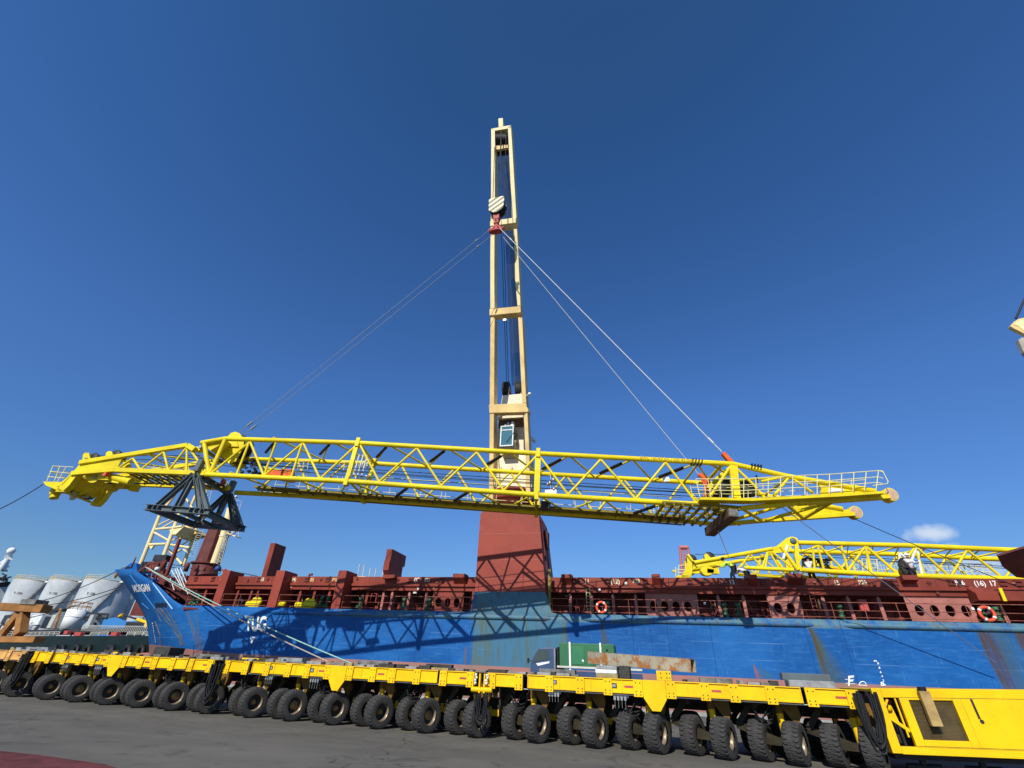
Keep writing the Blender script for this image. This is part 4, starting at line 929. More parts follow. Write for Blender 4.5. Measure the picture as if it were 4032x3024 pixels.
for pts, r_ in (([(505, 900), (600, 1020), (720, 1170), (830, 1330), (862, 1450)], .03), ([(540, 895), (660, 1040), (770, 1180), (850, 1320), (878, 1450)], .022), ([(620, 890), (700, 1000), (790, 1150), (870, 1300), (900, 1440)], .03), ([(470, 890), (530, 1000), (575, 1100)], .03), ([(570, 900), (680, 1050), (740, 1150)], .03)):
    hullstrip([K1(*q) for q in pts], r_, CHF, 'anchor_chafe_strip')
for k in range(4):
    for r_ in range(2):
        a, b2 = 490 + k * 43, 825 + r_ * 32; cs = [on_hull(*K1(x, y), .05) for x, y in ((a, b2), (a + 36, b2), (a + 42, b2 + 26), (a + 6, b2 + 26))]
        mb = MB(); mb.add(cs, [(0, 1, 2, 3)]); mb.build('anchor_grating', BLK, ship)
def decal(body, cs, mat, sx=1.0, name='lettering'):
    """paint writing on the plating inside the quad cs (tl, tr, br, bl) of sight points"""
    o = text(body, 1.0, (0, 0, 0), (1, 0, 0), (0, 1, 0), mat, None, name, extrude=0.0, bold=.03)
    vs = o.data.vertices; x0 = min(v.co.x for v in vs); x1 = max(v.co.x for v in vs); y0 = min(v.co.y for v in vs); y1 = max(v.co.y for v in vs)
    org = worldloc(ship)
    for v in vs:
        a = (v.co.x - x0) / (x1 - x0); b2 = (v.co.y - y0) / (y1 - y0)
        top = Vector(cs[0]).lerp(Vector(cs[1]), a); bot = Vector(cs[3]).lerp(Vector(cs[2]), a); q = bot.lerp(top, b2)
        v.co = on_hull(q.x, q.y, .045) - org
    o.parent = ship; return o
decal('MORGAN', [K1(150, 560), K1(398, 545), K1(425, 655), K1(195, 668)], WHT)
decal('TUG', [K1(1793, 1008), K1(2118, 1020), K1(2085, 1248), K1(1797, 1240)], WHT)
mb = MB(); cs = [on_hull(*K1(x, y), .045) for x, y in ((1868, 1315), (1942, 1320), (1885, 1425))]; mb.add(cs, [(0, 1, 2)]); mb.build('tug_push_mark', WHT, ship)
decal('F', [Q5(262, 765), Q5(318, 762), Q5(300, 865), Q5(262, 865)], WHT)
mb = MB()
for a, b2 in (((232, 800), (322, 806)), ((240, 838), (330, 842)), ((300, 765), (316, 790))): mb.tube([on_hull(*Q5(*a), .01), on_hull(*Q5(*b2), .01)], .014, 5)
mb.build('load_line_mark', WHT, ship)
mb = MB(); ctr = Q5(405, 850)
ring = [on_hull(ctr[0] + 13 * math.cos(a), ctr[1] + 13 * math.sin(a) * .9, .012) for a in [math.pi * k / 12 for k in range(12, 25)]]; mb.tube(ring, .022, 6); mb.tube([on_hull(*Q5(360, 855), .012), on_hull(*Q5(450, 860), .012)], .018, 6); mb.build('load_line_disc', WHT, ship)
decal('9', [Q5(508, 612), Q5(540, 614), Q5(546, 655), Q5(514, 655)], WHT); decal('8', [Q5(572, 822), Q5(606, 824), Q5(612, 865), Q5(578, 865)], WHT)
for k, (a, b2, ch) in enumerate(((550, 645, '8'), (563, 688, '8'), (575, 730, '6'), (588, 770, '4'), (601, 812, '2'), (614, 855, '8'))): decal(ch, [Q5(a - 8, b2 - 11), Q5(a + 8, b2 - 11), Q5(a + 11, b2 + 11), Q5(a - 5, b2 + 11)], WHT)
for k in range(9): decal('86429753M'[k], [K1(443 + k * 6, 1105 + k * 34), K1(462 + k * 5, 1105 + k * 34), K1(465 + k * 5, 1128 + k * 34), K1(446 + k * 6, 1128 + k * 34)], WORN)
# bay numbers on the coaming
def cnum(s, x, z, size, mat, sx=1.0): return text(s, size, sh(x, CY - .008, z), XH, ZH, mat, ship, 'bay_number', .003, sx=sx, bold=.006)
CRL = paint('cream_lettering', (.78, .70, .48), .6, .15, 8, dirt=.2)
for s_, x, sz, mt_, yy in (('03', -26.82, .36, CRL, 3.83), ('(04)', -24.16, .34, CRL, 3.84), ('05', -22.6, .36, CRR, 3.83), ('P20', -20.75, .30, CRR, 3.84), ('07', -14.44, .42, WHT, 3.84), ('P21', -13.66, .33, CRL, 3.85), ('11', -2.94, .40, CRL, 3.82), ('(12)', -1.2, .40, CRL, 3.82), ('P23', 0.06, .33, CRL, 3.84), ('13', 5.46, .36, WORN, 3.82), ('15', 10.89, .36, CRL, 3.82), ('P25', 12.17, .32, CRL, 3.84), ('P26', 16.68, .32, WHT, 3.84), ('(16)', 17.55, .36, WHT, 3.82), ('17', 18.12, .38, WHT, 3.82), ('01', -30.47, .3, YO, 3.83)):
    cnum(s_, x, yy, sz * .95, mt_, .9)
for v in (K4(1345, 360), ):
    q = PY(*v, CY - .05); mb = MB(); mb.lathe([(.06, 0), (.10, .03), (.10, .05), (0, .05)], q, (0, -1, 0), 18); mb.build('round_lamp', GAL, ship)

# ---- pedestal of the ship's crane is part of the ship
fr = [(-9.86, 4.30), (-9.90, 5.68), (-9.92, 10.56), (-9.71, 10.94), (-5.98, 10.78), (-5.82, 10.43), (-5.35, 5.68), (-5.22, 4.30)]
zt_ = 8.35
mb = MB(); Yb = 34.2
F_ = [(x, HY - .03, z) for x, z in fr]; B_ = [(-9.86, Yb, 4.3), (-9.88, Yb, 5.68), (-9.75, Yb, 10.6), (-9.5, Yb, 11.0), (-6.2, Yb, 11.0), (-6.0, Yb, 10.6), (-5.4, Yb, 5.68), (-5.3, Yb, 4.3)]
mb.add(F_ + B_, [tuple(range(8)), tuple(range(15, 7, -1))] + [(i, i + 8, (i + 1) % 8 + 8, (i + 1) % 8) for i in range(8)]); mb.build('crane_pedestal', REDP, ship, bevel=.02)
mb = MB(); mb.add([(-10.05, HY - .05, 4.55), (-9.91, HY - .05, 5.66), (-5.36, HY - .05, 5.66), (-5.0, HY - .05, 4.55), (-4.2, HY - .035, 4.32), (-10.9, HY - .035, 4.36)], [(0, 1, 2, 3), (5, 0, 3, 4)]); mb.v = [(x, y, z) for x, y, z in mb.v]
o = mb.build('pedestal_base_plate', HULL, ship); so_ = o.modifiers.new('t', 'SOLIDIFY'); so_.thickness = .02
mb = MB(); mb.box(-5.24, -5.08, HY + .1, HY + .3, 4.4, 7.0); mb.build('yellow_green_pipe', paint('old_yellow', (.20, .17, .03), .6), ship)
mb = MB()
for zz, xr in ((9.2, -5.66), (7.55, -5.53), (6.4, -5.44)): mb.box(-9.85, xr, HY - .036, HY - .031, zz, zz + .02)
mb.build('plate_seams', PINK, ship)
mb = MB(); mb.tube([(-5.8, HY + .5, 10.3), (-5.22, HY + .5, 5.8)], .05, 6); mb.tube([(-5.75, HY + 1.3, 10.3), (-5.2, HY + 1.3, 5.8)], .04, 6); mb.box(-5.95, -5.5, HY + 1.5, HY + 2.2, 8.6, 9.7); mb.build('side_conduits', RDK, ship)

# ---- things lying on the ship
def lifebuoy(u, v, label, r):
    q = PY(u, v, HY - .02); mb = MB(); n = 40
    def tor(a0, a1, R, rr, m_=10):
        k = max(2, int(n * (a1 - a0) / (2 * math.pi))); return [(R * math.cos(a0 + (a1 - a0) * i / k), 0, R * math.sin(a0 + (a1 - a0) * i / k)) for i in range(k + 1)], rr
    root = thing('lifebuoy', q - Vector((0, 0, r)), label, 'lifebuoy')
    pts, rr = tor(0, 2 * math.pi, r * .8, r * .2); mb.tube([Vector(p_) + q for p_ in pts], rr, 12, caps=False); mb.build('ring', LBO, root)
    for k in range(4):
        a = math.pi / 4 + k * math.pi / 2 + .2; pts, rr = tor(a - .13, a + .13, r * .8, r * .215); mb = MB(); mb.tube([Vector(p_) + q for p_ in pts], rr, 12); mb.build('reflective_band', WHT, root)
lifebuoy(*K4(988, 705), 'orange lifebuoy with tangled line on the railing right of the crane pedestal', .34)
lifebuoy(*K6(1675, 798), 'orange lifebuoy with white bands on the railing near the right edge', .37)
def roller(x0, x1, z, r, label):
    root = thing('yellow_roller', ((x0 + x1) / 2, HY + .6, hz(1.93)), label, 'deck roller'); y = HY + .55; z = hz(z) - TR * x0; mb = MB()
    mb.lathe([(0, 0), (r * .8, 0), (r, .06), (r, x1 - x0 - .06), (r * .8, x1 - x0), (0, x1 - x0)], (x0, y, z), (1, 0, 0), 20); mb.build('barrel', YB, root)
    xm = (x0 + x1) / 2 + (x1 - x0) * .15; mb = MB(); mb.prism([(xm - .5, y - .05, z + r * .7), (xm - .3, y - .05, z + r + .22), (xm - .12, y - .05, z + r + .26), (xm, y - .05, z + r + .16), (xm + .12, y - .05, z + r + .26), (xm + .3, y - .05, z + r + .22), (xm + .45, y - .05, z + r * .7)], (0, .1, 0)); mb.build('lifting_lug', YB, root)
    mb = MB(); mb.box(xm - .4, xm + .4, y - .2, y + .2, hz(1.935) - TR * xm, z - r * .8); mb.build('cradle', YB, root)
    return root
a = PY(*K2(720, 800), HY + .5).x; b2 = PY(*K2(1085, 800), HY + .5).x; roller(a, b2, 2.24, .2, 'long yellow steel roller lashed on deck left of two green valves')
a = PY(*K1(1810, 830), HY + .5).x; b2 = PY(*K1(2010, 830), HY + .5).x; roller(a, b2, 2.24, .2, 'short yellow steel roller on deck between the first two red box posts')
mb = MB(); a = PY(*K2(440, 790), HY + .5).x; b2 = PY(*K2(540, 790), HY + .5).x; mb.lathe([(0, 0), (.17, 0), (.17, b2 - a), (0, b2 - a)], (a, HY + .5, hz(2.35)), (1, 0, 0), 16); solo(mb, 'yellow_drum', YB, (a, HY + .5, hz(2.1)), 'short yellow drum beside the second red box post', 'drum')
mb = MB(); q = PY(*K1(1705, 830), HY + .5); mb.tube([q + Vector((.24 * math.cos(k * math.pi / 10), 0, .24 * math.sin(k * math.pi / 10))) for k in range(21)], .09, 10, caps=False); solo(mb, 'rubber_tyre', BLK, q - Vector((0, 0, .33)), 'black rubber tyre standing on deck by the short yellow roller', 'tyre')
# mooring lines from the bow
def rope(a, b2, sag, r, mat, label, name='mooring_rope', grp=None, n=24, cat='rope'):
    a = Vector(a); b2 = Vector(b2); mb = MB(); mb.tube([a.lerp(b2, k / n) - Vector((0, 0, sag * 4 * (k / n) * (1 - k / n))) for k in range(n + 1)], r, 6)
    return solo(mb, name, mat, a, label, cat, grp)
r0 = PY(*K1(340, 305), 31.8); r1 = PY(*K1(360, 310), 31.8)
e1 = PY(*D2(1075, 672), 25.5); e0 = PY(*D2(905, 672), 25.5)
rope(r1, r1.lerp(e1, 1.12), .25, .035, ROPG, 'pale green mooring rope from the bow, upper of the two crossing the blue hull')
rope(r0, r0.lerp(e0, 1.12), .25, .035, ROPB, 'tan mooring rope from the bow, lower of the two crossing the blue hull')
for k, (u0, v0, u1, v1, lb) in enumerate(((488, 2235, 150, 2370, 'thin dark mooring wire from the bow, the uppermost of three to the left'), (500, 2300, 160, 2385, 'thin dark mooring wire from the bow, the middle one of three to the left'), (506, 2307, 100, 2435, 'thin dark mooring wire from the bow, the lowest of three to the left'))):
    rope(PY(u0, v0, YC - .5), PD(u1, v1, 66), .3, .035, WIRD, lb)
mb = MB(); q = PY(459, 2262, YC - .5); mb.ball(q, .25, 10, (.6, .6, 1.4)); solo(mb, 'rat_guard', BRN, q - Vector((0, 0, .35)), 'dark shackle bundle hanging on the uppermost mooring wire at the left', 'rope fitting')
# ================================================================== SHIP'S CRANE
crane = thing('ship_crane', (-7.2, 32.0, 10.9), 'tall cream deck crane with twin-leg jib on the red pedestal of the ship', 'ship crane')
JT = Vector((-8.5, 23.2, 46.5)); JB = Vector((-8.3, 31.6, 12.7))          # jib heel and tip (centre line)
jd = (JT - JB).normalized(); JN = Vector((1, 0, 0)).cross(jd).normalized()
if JN.y > 0: JN = -JN
def PJ(u, v, off=0.0):                                    # a point on the front plane of the jib
    A = JB + JN * (.35 + off); d = ray(u, v); o = Vector((0, 0, EYE)); k = (A - o).dot(JN) / d.dot(JN); return o + d * k
crJ = lambda a, b: (1800 + a * 400 / 1106, 420 + b * 400 / 1106); crK = lambda a, b: (1800 + a * 400 / 1106, 1000 + b * 400 / 1106); crL = lambda a, b: (1750 + a * 500 / 873, 1450 + b * 500 / 873)
back = -JN * .95
def jprism(pts, mat, name, dep=1.0, off=0.0): mb = MB(); mb.prism([PJ(*p_, off) for p_ in pts], back * dep); return mb.build(name, mat, crane, bevel=.02)
jprism([crJ(370, 240), crJ(410, 240), crJ(413, 460), crJ(410, 980), crJ(405, 1660), crK(405, 400), crK(408, 590), crK(360, 598), crK(360, 0), crJ(368, 980)], CRE, 'jib_leg')
jprism([crK(362, 690), crK(408, 690), crK(404, 1200), crK(402, 1640), crK(354, 1645)], CRR, 'jib_leg')
jprism([crL(312, 305), crL(340, 305), crL(338, 560), crL(335, 900), crL(305, 900)], CRR, 'jib_leg')
jprism([crJ(550, 205), crJ(585, 198), crJ(592, 300), crJ(605, 500), crJ(645, 1200), crJ(640, 1240), crJ(597, 1210), crJ(566, 520)], CRE, 'jib_leg')
jprism([crJ(610, 1330), crJ(652, 1330), crJ(668, 1660), crK(690, 560), crK(655, 560), crK(630, 270), crJ(626, 1600)], CRE, 'jib_leg')
jprism([crK(664, 690), crK(708, 690), crK(752, 1618), crK(708, 1618)], CRR, 'jib_leg')
jprism([crL(545, 325), crL(570, 300), crL(583, 560), crL(590, 900), crL(560, 900), crL(556, 560)], CRR, 'jib_leg')
jprism([crJ(370, 240), crJ(585, 198), crJ(587, 232), crJ(410, 262)], CRE, 'head_crossbeam')
jprism([crJ(448, 128), crJ(497, 122), crJ(499, 216), crJ(452, 222)], CRE, 'head_bracket', .5)
jprism([crJ(358, 1245), crJ(636, 1205), crJ(640, 1262), crJ(358, 1300)], CRE, 'crossbeam', 1.02, .06)
jprism([crK(352, 600), crK(690, 566), crK(692, 635), crK(352, 668)], CRR, 'crossbeam', 1.02, .06)
jprism([crK(345, 1642), crK(752, 1620), crK(756, 1660), (2080, 1612), (2080, 1622), (1927, 1626)], CRR, 'crossbeam', 1.02, .06)
jprism([crJ(425, 425), crJ(552, 405), crJ(553, 445), crJ(428, 468)], CRR, 'head_tie', .3, -.3)
# sheaves at the head and on the mast
def sheave(parent, c3, r, w_, mat=DKM, ax=(1, 0, 0)): mb = MB(); mb.lathe([(0, 0), (r * .9, 0), (r, w_ * .15), (r * .86, w_ * .3), (r * .86, w_ * .7), (r, w_ * .85), (r * .9, w_), (0, w_)], c3, ax, 26); mb.build('sheave', mat, parent)
for k in range(5): c3 = PJ(*crJ(432 + k * 24, 330)) + back * .45; sheave(crane, c3 - Vector((.12, 0, 0)), .62, .24)
mb = MB(); mb.prism([PJ(*crJ(418, 340), -.9), PJ(*crJ(548, 340), -.9), PJ(*crJ(560, 520), -.9), PJ(*crJ(420, 540), -.9)], back * .05); mb.build('head_plate', DKM, crane)
# mast
def M_(a, b2, Y): return PY(*crL(a, b2), Y)
Ym = 31.4
mb = MB()
def tower(levels):
    vs = []; 
    for (xl, xr, yf, yb_, z) in levels: vs += [(xl, yf, z), (xr, yf, z), (xr, yb_, z), (xl, yb_, z)]
    fs = [(0, 3, 2, 1)]; n = len(levels); fs.append(tuple(4 * (n - 1) + k for k in range(4)))
    for i in range(n - 1): fs += [(4 * i + k, 4 * i + (k + 1) % 4, 4 * i + 4 + (k + 1) % 4, 4 * i + 4 + k) for k in range(4)]
    return vs, fs
def lv(al, ar, b2, yf, yb_): l_ = M_(al, b2, yf); r_ = M_(ar, b2, yf); return (l_.x, r_.x, yf, yb_, (l_.z + r_.z) / 2)
L0 = lv(308, 600, 830, 31.4, 34.4); L1 = lv(325, 600, 700, 31.5, 34.4); L2 = lv(350, 545, 560, 31.7, 34.3); L3 = lv(365, 542, 400, 31.7, 34.2); L4 = lv(376, 542, 300, 31.8, 34.0); L5 = lv(400, 538, 180, 32.0, 33.6)
mb.add(*tower([L0, L1, L2, L3, L4, L5])); mb.build('mast', CRG, crane, bevel=.03)
for a0, a1 in ((402, 440), (490, 525)):
    for k in range(3): c3 = M_(a0 + 5 + k * 13, 150, 32.5); sheave(crane, c3, .75, .2)
    mb = MB(); q = M_(a1 + 2, 150, 32.2); mb.prism([(q.x, 31.95, q.z - .9), (q.x, 33.1, q.z - .9), (q.x, 32.9, q.z + .4), (q.x, 32.2, q.z + .4)], (.05, 0, 0)); mb.build('sheave_cheek', CRG, crane)
mb = MB(); a = M_(440, 130, 32.4); b2 = M_(465, 185, 32.4); mb.prism([(a.x, 32.4, a.z), (b2.x, 32.4, b2.z), (a.x, 32.4, b2.z)], (0, .1, 0)); mb.build('luffing_frame', DKM, crane)
# recess under the mast head, its shade put in as a brown box
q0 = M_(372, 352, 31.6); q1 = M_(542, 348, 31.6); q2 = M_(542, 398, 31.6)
mb = MB(); mb.box(q0.x + .05, q1.x + .02, 31.58, 31.9, q2.z, q1.z); mb.build('recess_shade', paint('brown_recess', (.14, .09, .05), .7), crane)
mb = MB(); mb.box(q0.x, q1.x + .05, 31.3, 31.8, q1.z, q1.z + .25); mb.build('recess_lip', CRG, crane, bevel=.02)
# cab
cab = MB(); c0, c1 = M_(380, 540, 30.4), M_(478, 392, 30.4); cz0, cz1 = c0.z, c1.z
cab.box(c0.x, c1.x, 30.4, 31.8, cz0, cz1); cab.prism([(c1.x, 30.42, cz0), (c1.x, 31.8, cz0 - .5), (c0.x, 31.8, cz0 - .5), (c0.x, 30.42, cz0)][:0] or [(c0.x, 30.42, cz0 - .002), (c0.x, 31.7, cz0 - .002), (c0.x, 31.7, cz0 - .55)], (c1.x - c0.x, 0, 0))
cab.build('cab', paint('cab_frame', (.36, .34, .27), .5, .15, 2, dirt=.2), crane, bevel=.04)
w0 = .09; zr = cz1 - (cz1 - cz0) * .22
mb = MB(); mb.box(c0.x + w0, c1.x - w0, 30.38, 30.4, cz0 + w0, zr - .04); mb.build('cab_window', GLC, crane)
mb = MB(); mb.box(c0.x + w0, c1.x - w0, 30.38, 30.4, zr + .04, cz1 - w0); mb.build('cab_window', GLC, crane)
mb = MB()
for a, b2, c3, d3 in ((c0.x, c0.x + w0, cz0, cz1), (c1.x - w0, c1.x, cz0, cz1), (c0.x + w0, c1.x - w0, cz0, cz0 + w0), (c0.x + w0, c1.x - w0, cz1 - w0, cz1), (c0.x + w0, c1.x - w0, zr - .04, zr + .04)): mb.box(a, b2, 30.34, 30.38, c3, d3)
mb.build('cab_window_frame', WORN, crane, bevel=.01)
mb = MB(); mb.bar((c0.x + .5, 30.32, cz0 + .3), (c0.x + 1.1, 30.32, zr - .2), .03); mb.build('wiper', BLK, crane)
mb = MB(); mb.box(c1.x + .004, c1.x + .012, 30.55, 31.5, cz0 + .5, cz1 - .3); mb.build('cab_side_window', GLS, crane)
a = M_(415, 388, 30.6); b2 = M_(475, 365, 30.6); mb = MB(); mb.box(a.x, b2.x, 30.6, 31.1, cz1 + .01, b2.z); mb.build('air_conditioner', WORN, crane, bevel=.02)
mb = MB(); q = M_(438, 378, 30.59); mb.lathe([(.08, 0), (.2, .015), (.26, .01)], (q.x, 30.59, q.z + .02), (0, -1, 0), 20, False); mb.build('fan', BLK, crane)
# mast ladder
mb = MB(); a, b2 = M_(365, 420, 31.5), M_(345, 800, 31.2)
for s_ in (0, .38): mb.tube([a + Vector((s_ - .5, 0, 0)), b2 + Vector((s_, 0, 0))], .03, 6)
for k in range(34): p0 = (a + Vector((-.5, 0, 0))).lerp(b2, k / 34); mb.tube([p0, p0 + Vector((.38, 0, 0))], .018, 5)
mb.build('mast_ladder', CRE, crane)
mb = MB(); 
for a in (388, 462): q = M_(a, 688, 31.4); mb.box(q.x - .06, q.x + .06, 31.3, 31.45, q.z - .1, q.z + .1)
mb.build('lugs', CRR, crane)
# slew ring and column
ctr = Vector(((L0[0] + L0[1]) / 2, 32.5, 0)); rr = (L0[1] - L0[0]) / 2
mb = MB(); zb2 = L0[4]; mb.lathe([(0, zb2 + .02), (rr * 1.02, zb2 + .02), (rr * 1.04, zb2 - .12), (rr * .95, zb2 - .15), (rr * .92, zb2 - .5), (rr * 1.0, zb2 - .55), (rr * 1.0, zb2 - .7), (rr * .93, zb2 - .72), (rr * .93, 10.9), (0, 10.9)], ctr, (0, 0, 1), 40); mb.build('slewing_column', RED, crane)
mb = MB()
for k in range(56): a = 2 * math.pi * k / 56; mb.lathe([(0, .0), (.035, 0), (.035, .12), (0, .12)], ctr + Vector((rr * .985 * math.cos(a), rr * .985 * math.sin(a), zb2 - .24)), (0, 0, 1), 6, False)
mb.build('slew_bolts', RDK, crane)
mb = MB()
for a, b2 in (((2080, 1712), (2105, 1740)), ((2094, 1820), (2096, 1850))): q = PY(*a, 32.0); q2 = PY(*b2, 32.0); mb.bar(q, q2, .22, .2)
mb.build('side_lamps', GAL, crane)
q = PY(2085, 1551, 27.5); mb = MB(); mb.ball(q, .12, 10); mb.bar(q, q + Vector((-.3, .2, 0)), .04); mb.build('jib_lamp', WHT, crane)
# luffing ropes
mb = MB()
for k, (at_, bt, ct) in enumerate(((430, 540, 435), (455, 560, 445), (468, 600, 465), (480, 612, 480), (492, 625, 485), (504, 640, 492), (515, 650, 498), (525, 660, 504), (535, 670, 512), (545, 680, 520), (550, 690, 526))):
    top = PJ(*crJ(at_, 400)) + back * .7; bot = M_((bt * 400 / 1106 + 50) * 873 / 500, 120, 32.5); mb.tube([top, bot], .028, 5)
mb.build('luffing_ropes', WIRD, crane)
mb = MB(); q = PJ(*crK(520, 720), -.3); mb.box(q.x - .12, q.x + .12, q.y - .1, q.y + .1, q.z - .12, q.z + .12); q2 = PJ(*crK(553, 695), -.3); mb.bar(q, q2, .05); mb.build('rope_guide_lamp', STL, crane)
# hook block
HKY = 23.1
hb = thing('hook_block', PY(1945, 895, HKY), 'striped cream and black hook block with red hook hanging in front of the jib', 'hook block')
J_ = lambda a, b2, Y=HKY: PY(*crJ(a, b2), Y)
out = [J_(345, 1010), J_(362, 997), J_(405, 990), J_(500, 970), J_(512, 978), J_(510, 1030), J_(500, 1085), J_(480, 1110), J_(425, 1148), J_(400, 1148), J_(348, 1135), J_(342, 1120)]
m, t, p = _mat('hazard_stripes'); v = objvec(t, True); sp = t.nodes.new('ShaderNodeSeparateXYZ'); t.links.new(v, sp.inputs[0])
s_ = math_(t, 'SUBTRACT', sp.outputs[2], math_(t, 'MULTIPLY', sp.outputs[0], .85)); s_ = math_(t, 'FRACT', math_(t, 'MULTIPLY', s_, 1.62))
c = mixc(t, math_(t, 'GREATER_THAN', s_, .48), (.74, .66, .38), (.10, .085, .035)); rs = smooth(t, noise(t, 2.2, v, detail=7), .6, .68); c = mixc(t, rs, c, (.30, .13, .07))
t.links.new(c, p.inputs['Base Color']); p.inputs['Roughness'].default_value = .5
mb = MB(); mb.prism(out, (0, .12, 0)); mb.build('striped_cheek', m, hb, bevel=.02); mb = MB(); mb.prism([q + Vector((0, .7, 0)) for q in out], (0, .1, 0)); mb.build('striped_cheek', m, hb, bevel=.02)
for k in range(3): sheave(hb, J_(428, 1060) + Vector((0, .18 + k * .17, 0)), .72, .14, DKM, (0, 1, 0))
for q, q2, nm, w_ in ((J_(418, 1148), J_(415, 1195), 'swivel', .52), (J_(415, 1190), J_(413, 1235), 'hook_shank_block', .42), (J_(413, 1235), J_(411, 1300), 'hook_shank', .22)):
    mb = MB(); mb.bar(q + Vector((0, .4, 0)), q2 + Vector((0, .4, 0)), w_, w_ * .8); mb.build(nm, CRD, hb, bevel=.03)
mb = MB(); c3 = J_(411, 1296) + Vector((0, .4, 0))
for s_ in (-1, 1): mb.tube([c3 + Vector((s_ * x, 0, z)) for x, z in ((.0, .55), (.2, .3), (.40, .04), (.52, -.02), (.60, .10), (.58, .25))], [.12, .13, .14, .13, .10, .05], 10)
mb.build('ramshorn_hook', CRD, hb)
mb = MB(); mb.lathe([(0, 0), (.58, 0), (.62, .1), (.45, .25), (0, .25)], c3 - Vector((0, 0, .28)), (0, 0, 1), 20); mb.v = [(x, c3.y + (y - c3.y) * .45, z) for x, y, z in mb.v]; mb.build('hook_saddle', CRD, hb)
mb = MB(); q = J_(413, 1212); mb.lathe([(0, .02), (.08, .02), (.08, 0)], (q.x, HKY + .19, q.z), (0, -1, 0), 14, False); mb.build('hook_pin', BLK, hb)
mb = MB(); HT = PJ(*crJ(440, 300)) + back * .2
for a, tx in ((375, 408), (440, 476), (452, 482), (500, 535)): mb.tube([PJ(*crJ(tx, 260 if a > 380 else 440)), J_(a, 985) + Vector((0, .4, 0))], .03, 5)
solo(mb, 'hoist_ropes', WIRD, J_(430, 985), 'dark hoist ropes running from the jib head down to the striped hook block', 'wire rope')

# ================================================================== THE LIFTED BOOM
BA = Vector((-7.74, 22.01, 11.69)); BB = Vector((.97995, .19403, -.04536)).normalized(); BW = Vector((-.19423, .98096, 0)).normalized(); BU = BB.cross(BW).normalized()
if BU.z < 0: BU = -BU
BWD = 2.95
def BP(uv, w_=0.0):
    A = BA + BW * w_; d = ray(*uv); o = Vector((0, 0, EYE)); return o + d * ((A - o).dot(BW) / d.dot(BW))
def BL(a, w_, h): return BA + BB * a + BW * w_ + BU * h
def loc(q): r_ = q - BA; return r_.dot(BB), r_.dot(BW), r_.dot(BU)
boom = thing('lifted_crane_boom', BL(0, 1.36, -2.3), 'bright yellow lattice crane boom hanging level from four slings above the ship', 'crane boom')
def btube(pts, r, name='brace', mat=YB, w_=0.0, w2=None):
    mb = MB(); P = [BP(q, w_) for q in pts]; mb.tube(P, r, 10); mb.build(name, mat, boom)
    if w2 is not None: mb = MB(); mb.tube([q + BW * (w2 - w_) for q in P], r, 10); mb.build(name, mat, boom)
RC, RBR = .135, .062
top_pts = [C1(1755, 318), C1(1962, 282), C2(1125, 319), C3(705, 411), C4(630, 502), C4(1110, 610), C4(1870, 738)]
bot_pts = [C1(1790, 594), C2(1030, 652), C3(700, 772), C4(330, 855), C4(690, 888), C4(1220, 840), C4(1940, 795)]
btube(top_pts, RC, 'top_chord', w2=BWD); btube(bot_pts[:4], RC, 'bottom_chord', w2=BWD); btube(bot_pts[3:], .12, 'heel_bottom_chord', w2=BWD)
FB = [(C1(1965, 285), C1(1830, 588), .12), (C1(1778, 312), C1(1820, 590), .12), (C1(1835, 588), C2(183, 312), .065), (C2(180, 312), C2(72, 590), .065), (C2(190, 312), C2(305, 600), .065), (C2(412, 318), C2(310, 600), .06),
      (C2(314, 600), C2(645, 322), RBR), (C2(640, 325), C2(545, 620), RBR), (C2(652, 322), C2(795, 630), RBR), (C2(798, 630), C2(1118, 335), RBR), (C2(1148, 340), C2(1310, 655), RBR), (C2(1312, 655), C2(1640, 366), RBR), (C2(1642, 366), C2(1850, 690), RBR), (C2(1852, 690), C2(2165, 400), RBR),
      (C3(172, 402), C3(405, 732), RBR), (C3(407, 732), C3(690, 435), RBR), (C3(720, 437), C3(965, 768), RBR), (C3(967, 768), C3(1250, 465), RBR), (C3(1252, 465), C3(1553, 803), RBR), (C3(1557, 803), C3(1815, 490), RBR), (C3(1817, 490), C3(2095, 855), RBR),
      (C4(430, 790), C4(612, 522), .08), (C4(650, 530), C4(820, 690), .07), (C4(820, 690), C4(905, 795), .07), (C4(990, 780), C4(1125, 612), .07), (C4(1127, 612), C4(1335, 758), .07), (C4(880, 655), C4(1115, 605), .07)]
for a, b2, r_ in FB: btube([a, b2], r_)
for pa, pb, r_ in ((C2(1125, 318), C2(1030, 655), .12), (C3(706, 400), C3(692, 775), .15), (C4(632, 508), C4(662, 800), .20)):
    for w_ in (0.0, BWD):
        a = BP(pa); b2 = BP(pb); mb = MB(); mb.bar(a + BW * w_, b2 + BW * w_, r_ * 2, .18, up=BW); mb.build('joint_post', YB, boom, bevel=.01)
for c3 in (C2(1130, 318), C2(1032, 652), C3(706, 410), C3(692, 775)):
    for w_ in (0.0, BWD):
        q = BP(c3) + BW * w_; mb = MB(); mb.bar(q - BU * .26, q + BU * .26, .22, .34, up=BW); mb.build('joint_flange', YB, boom, bevel=.02)
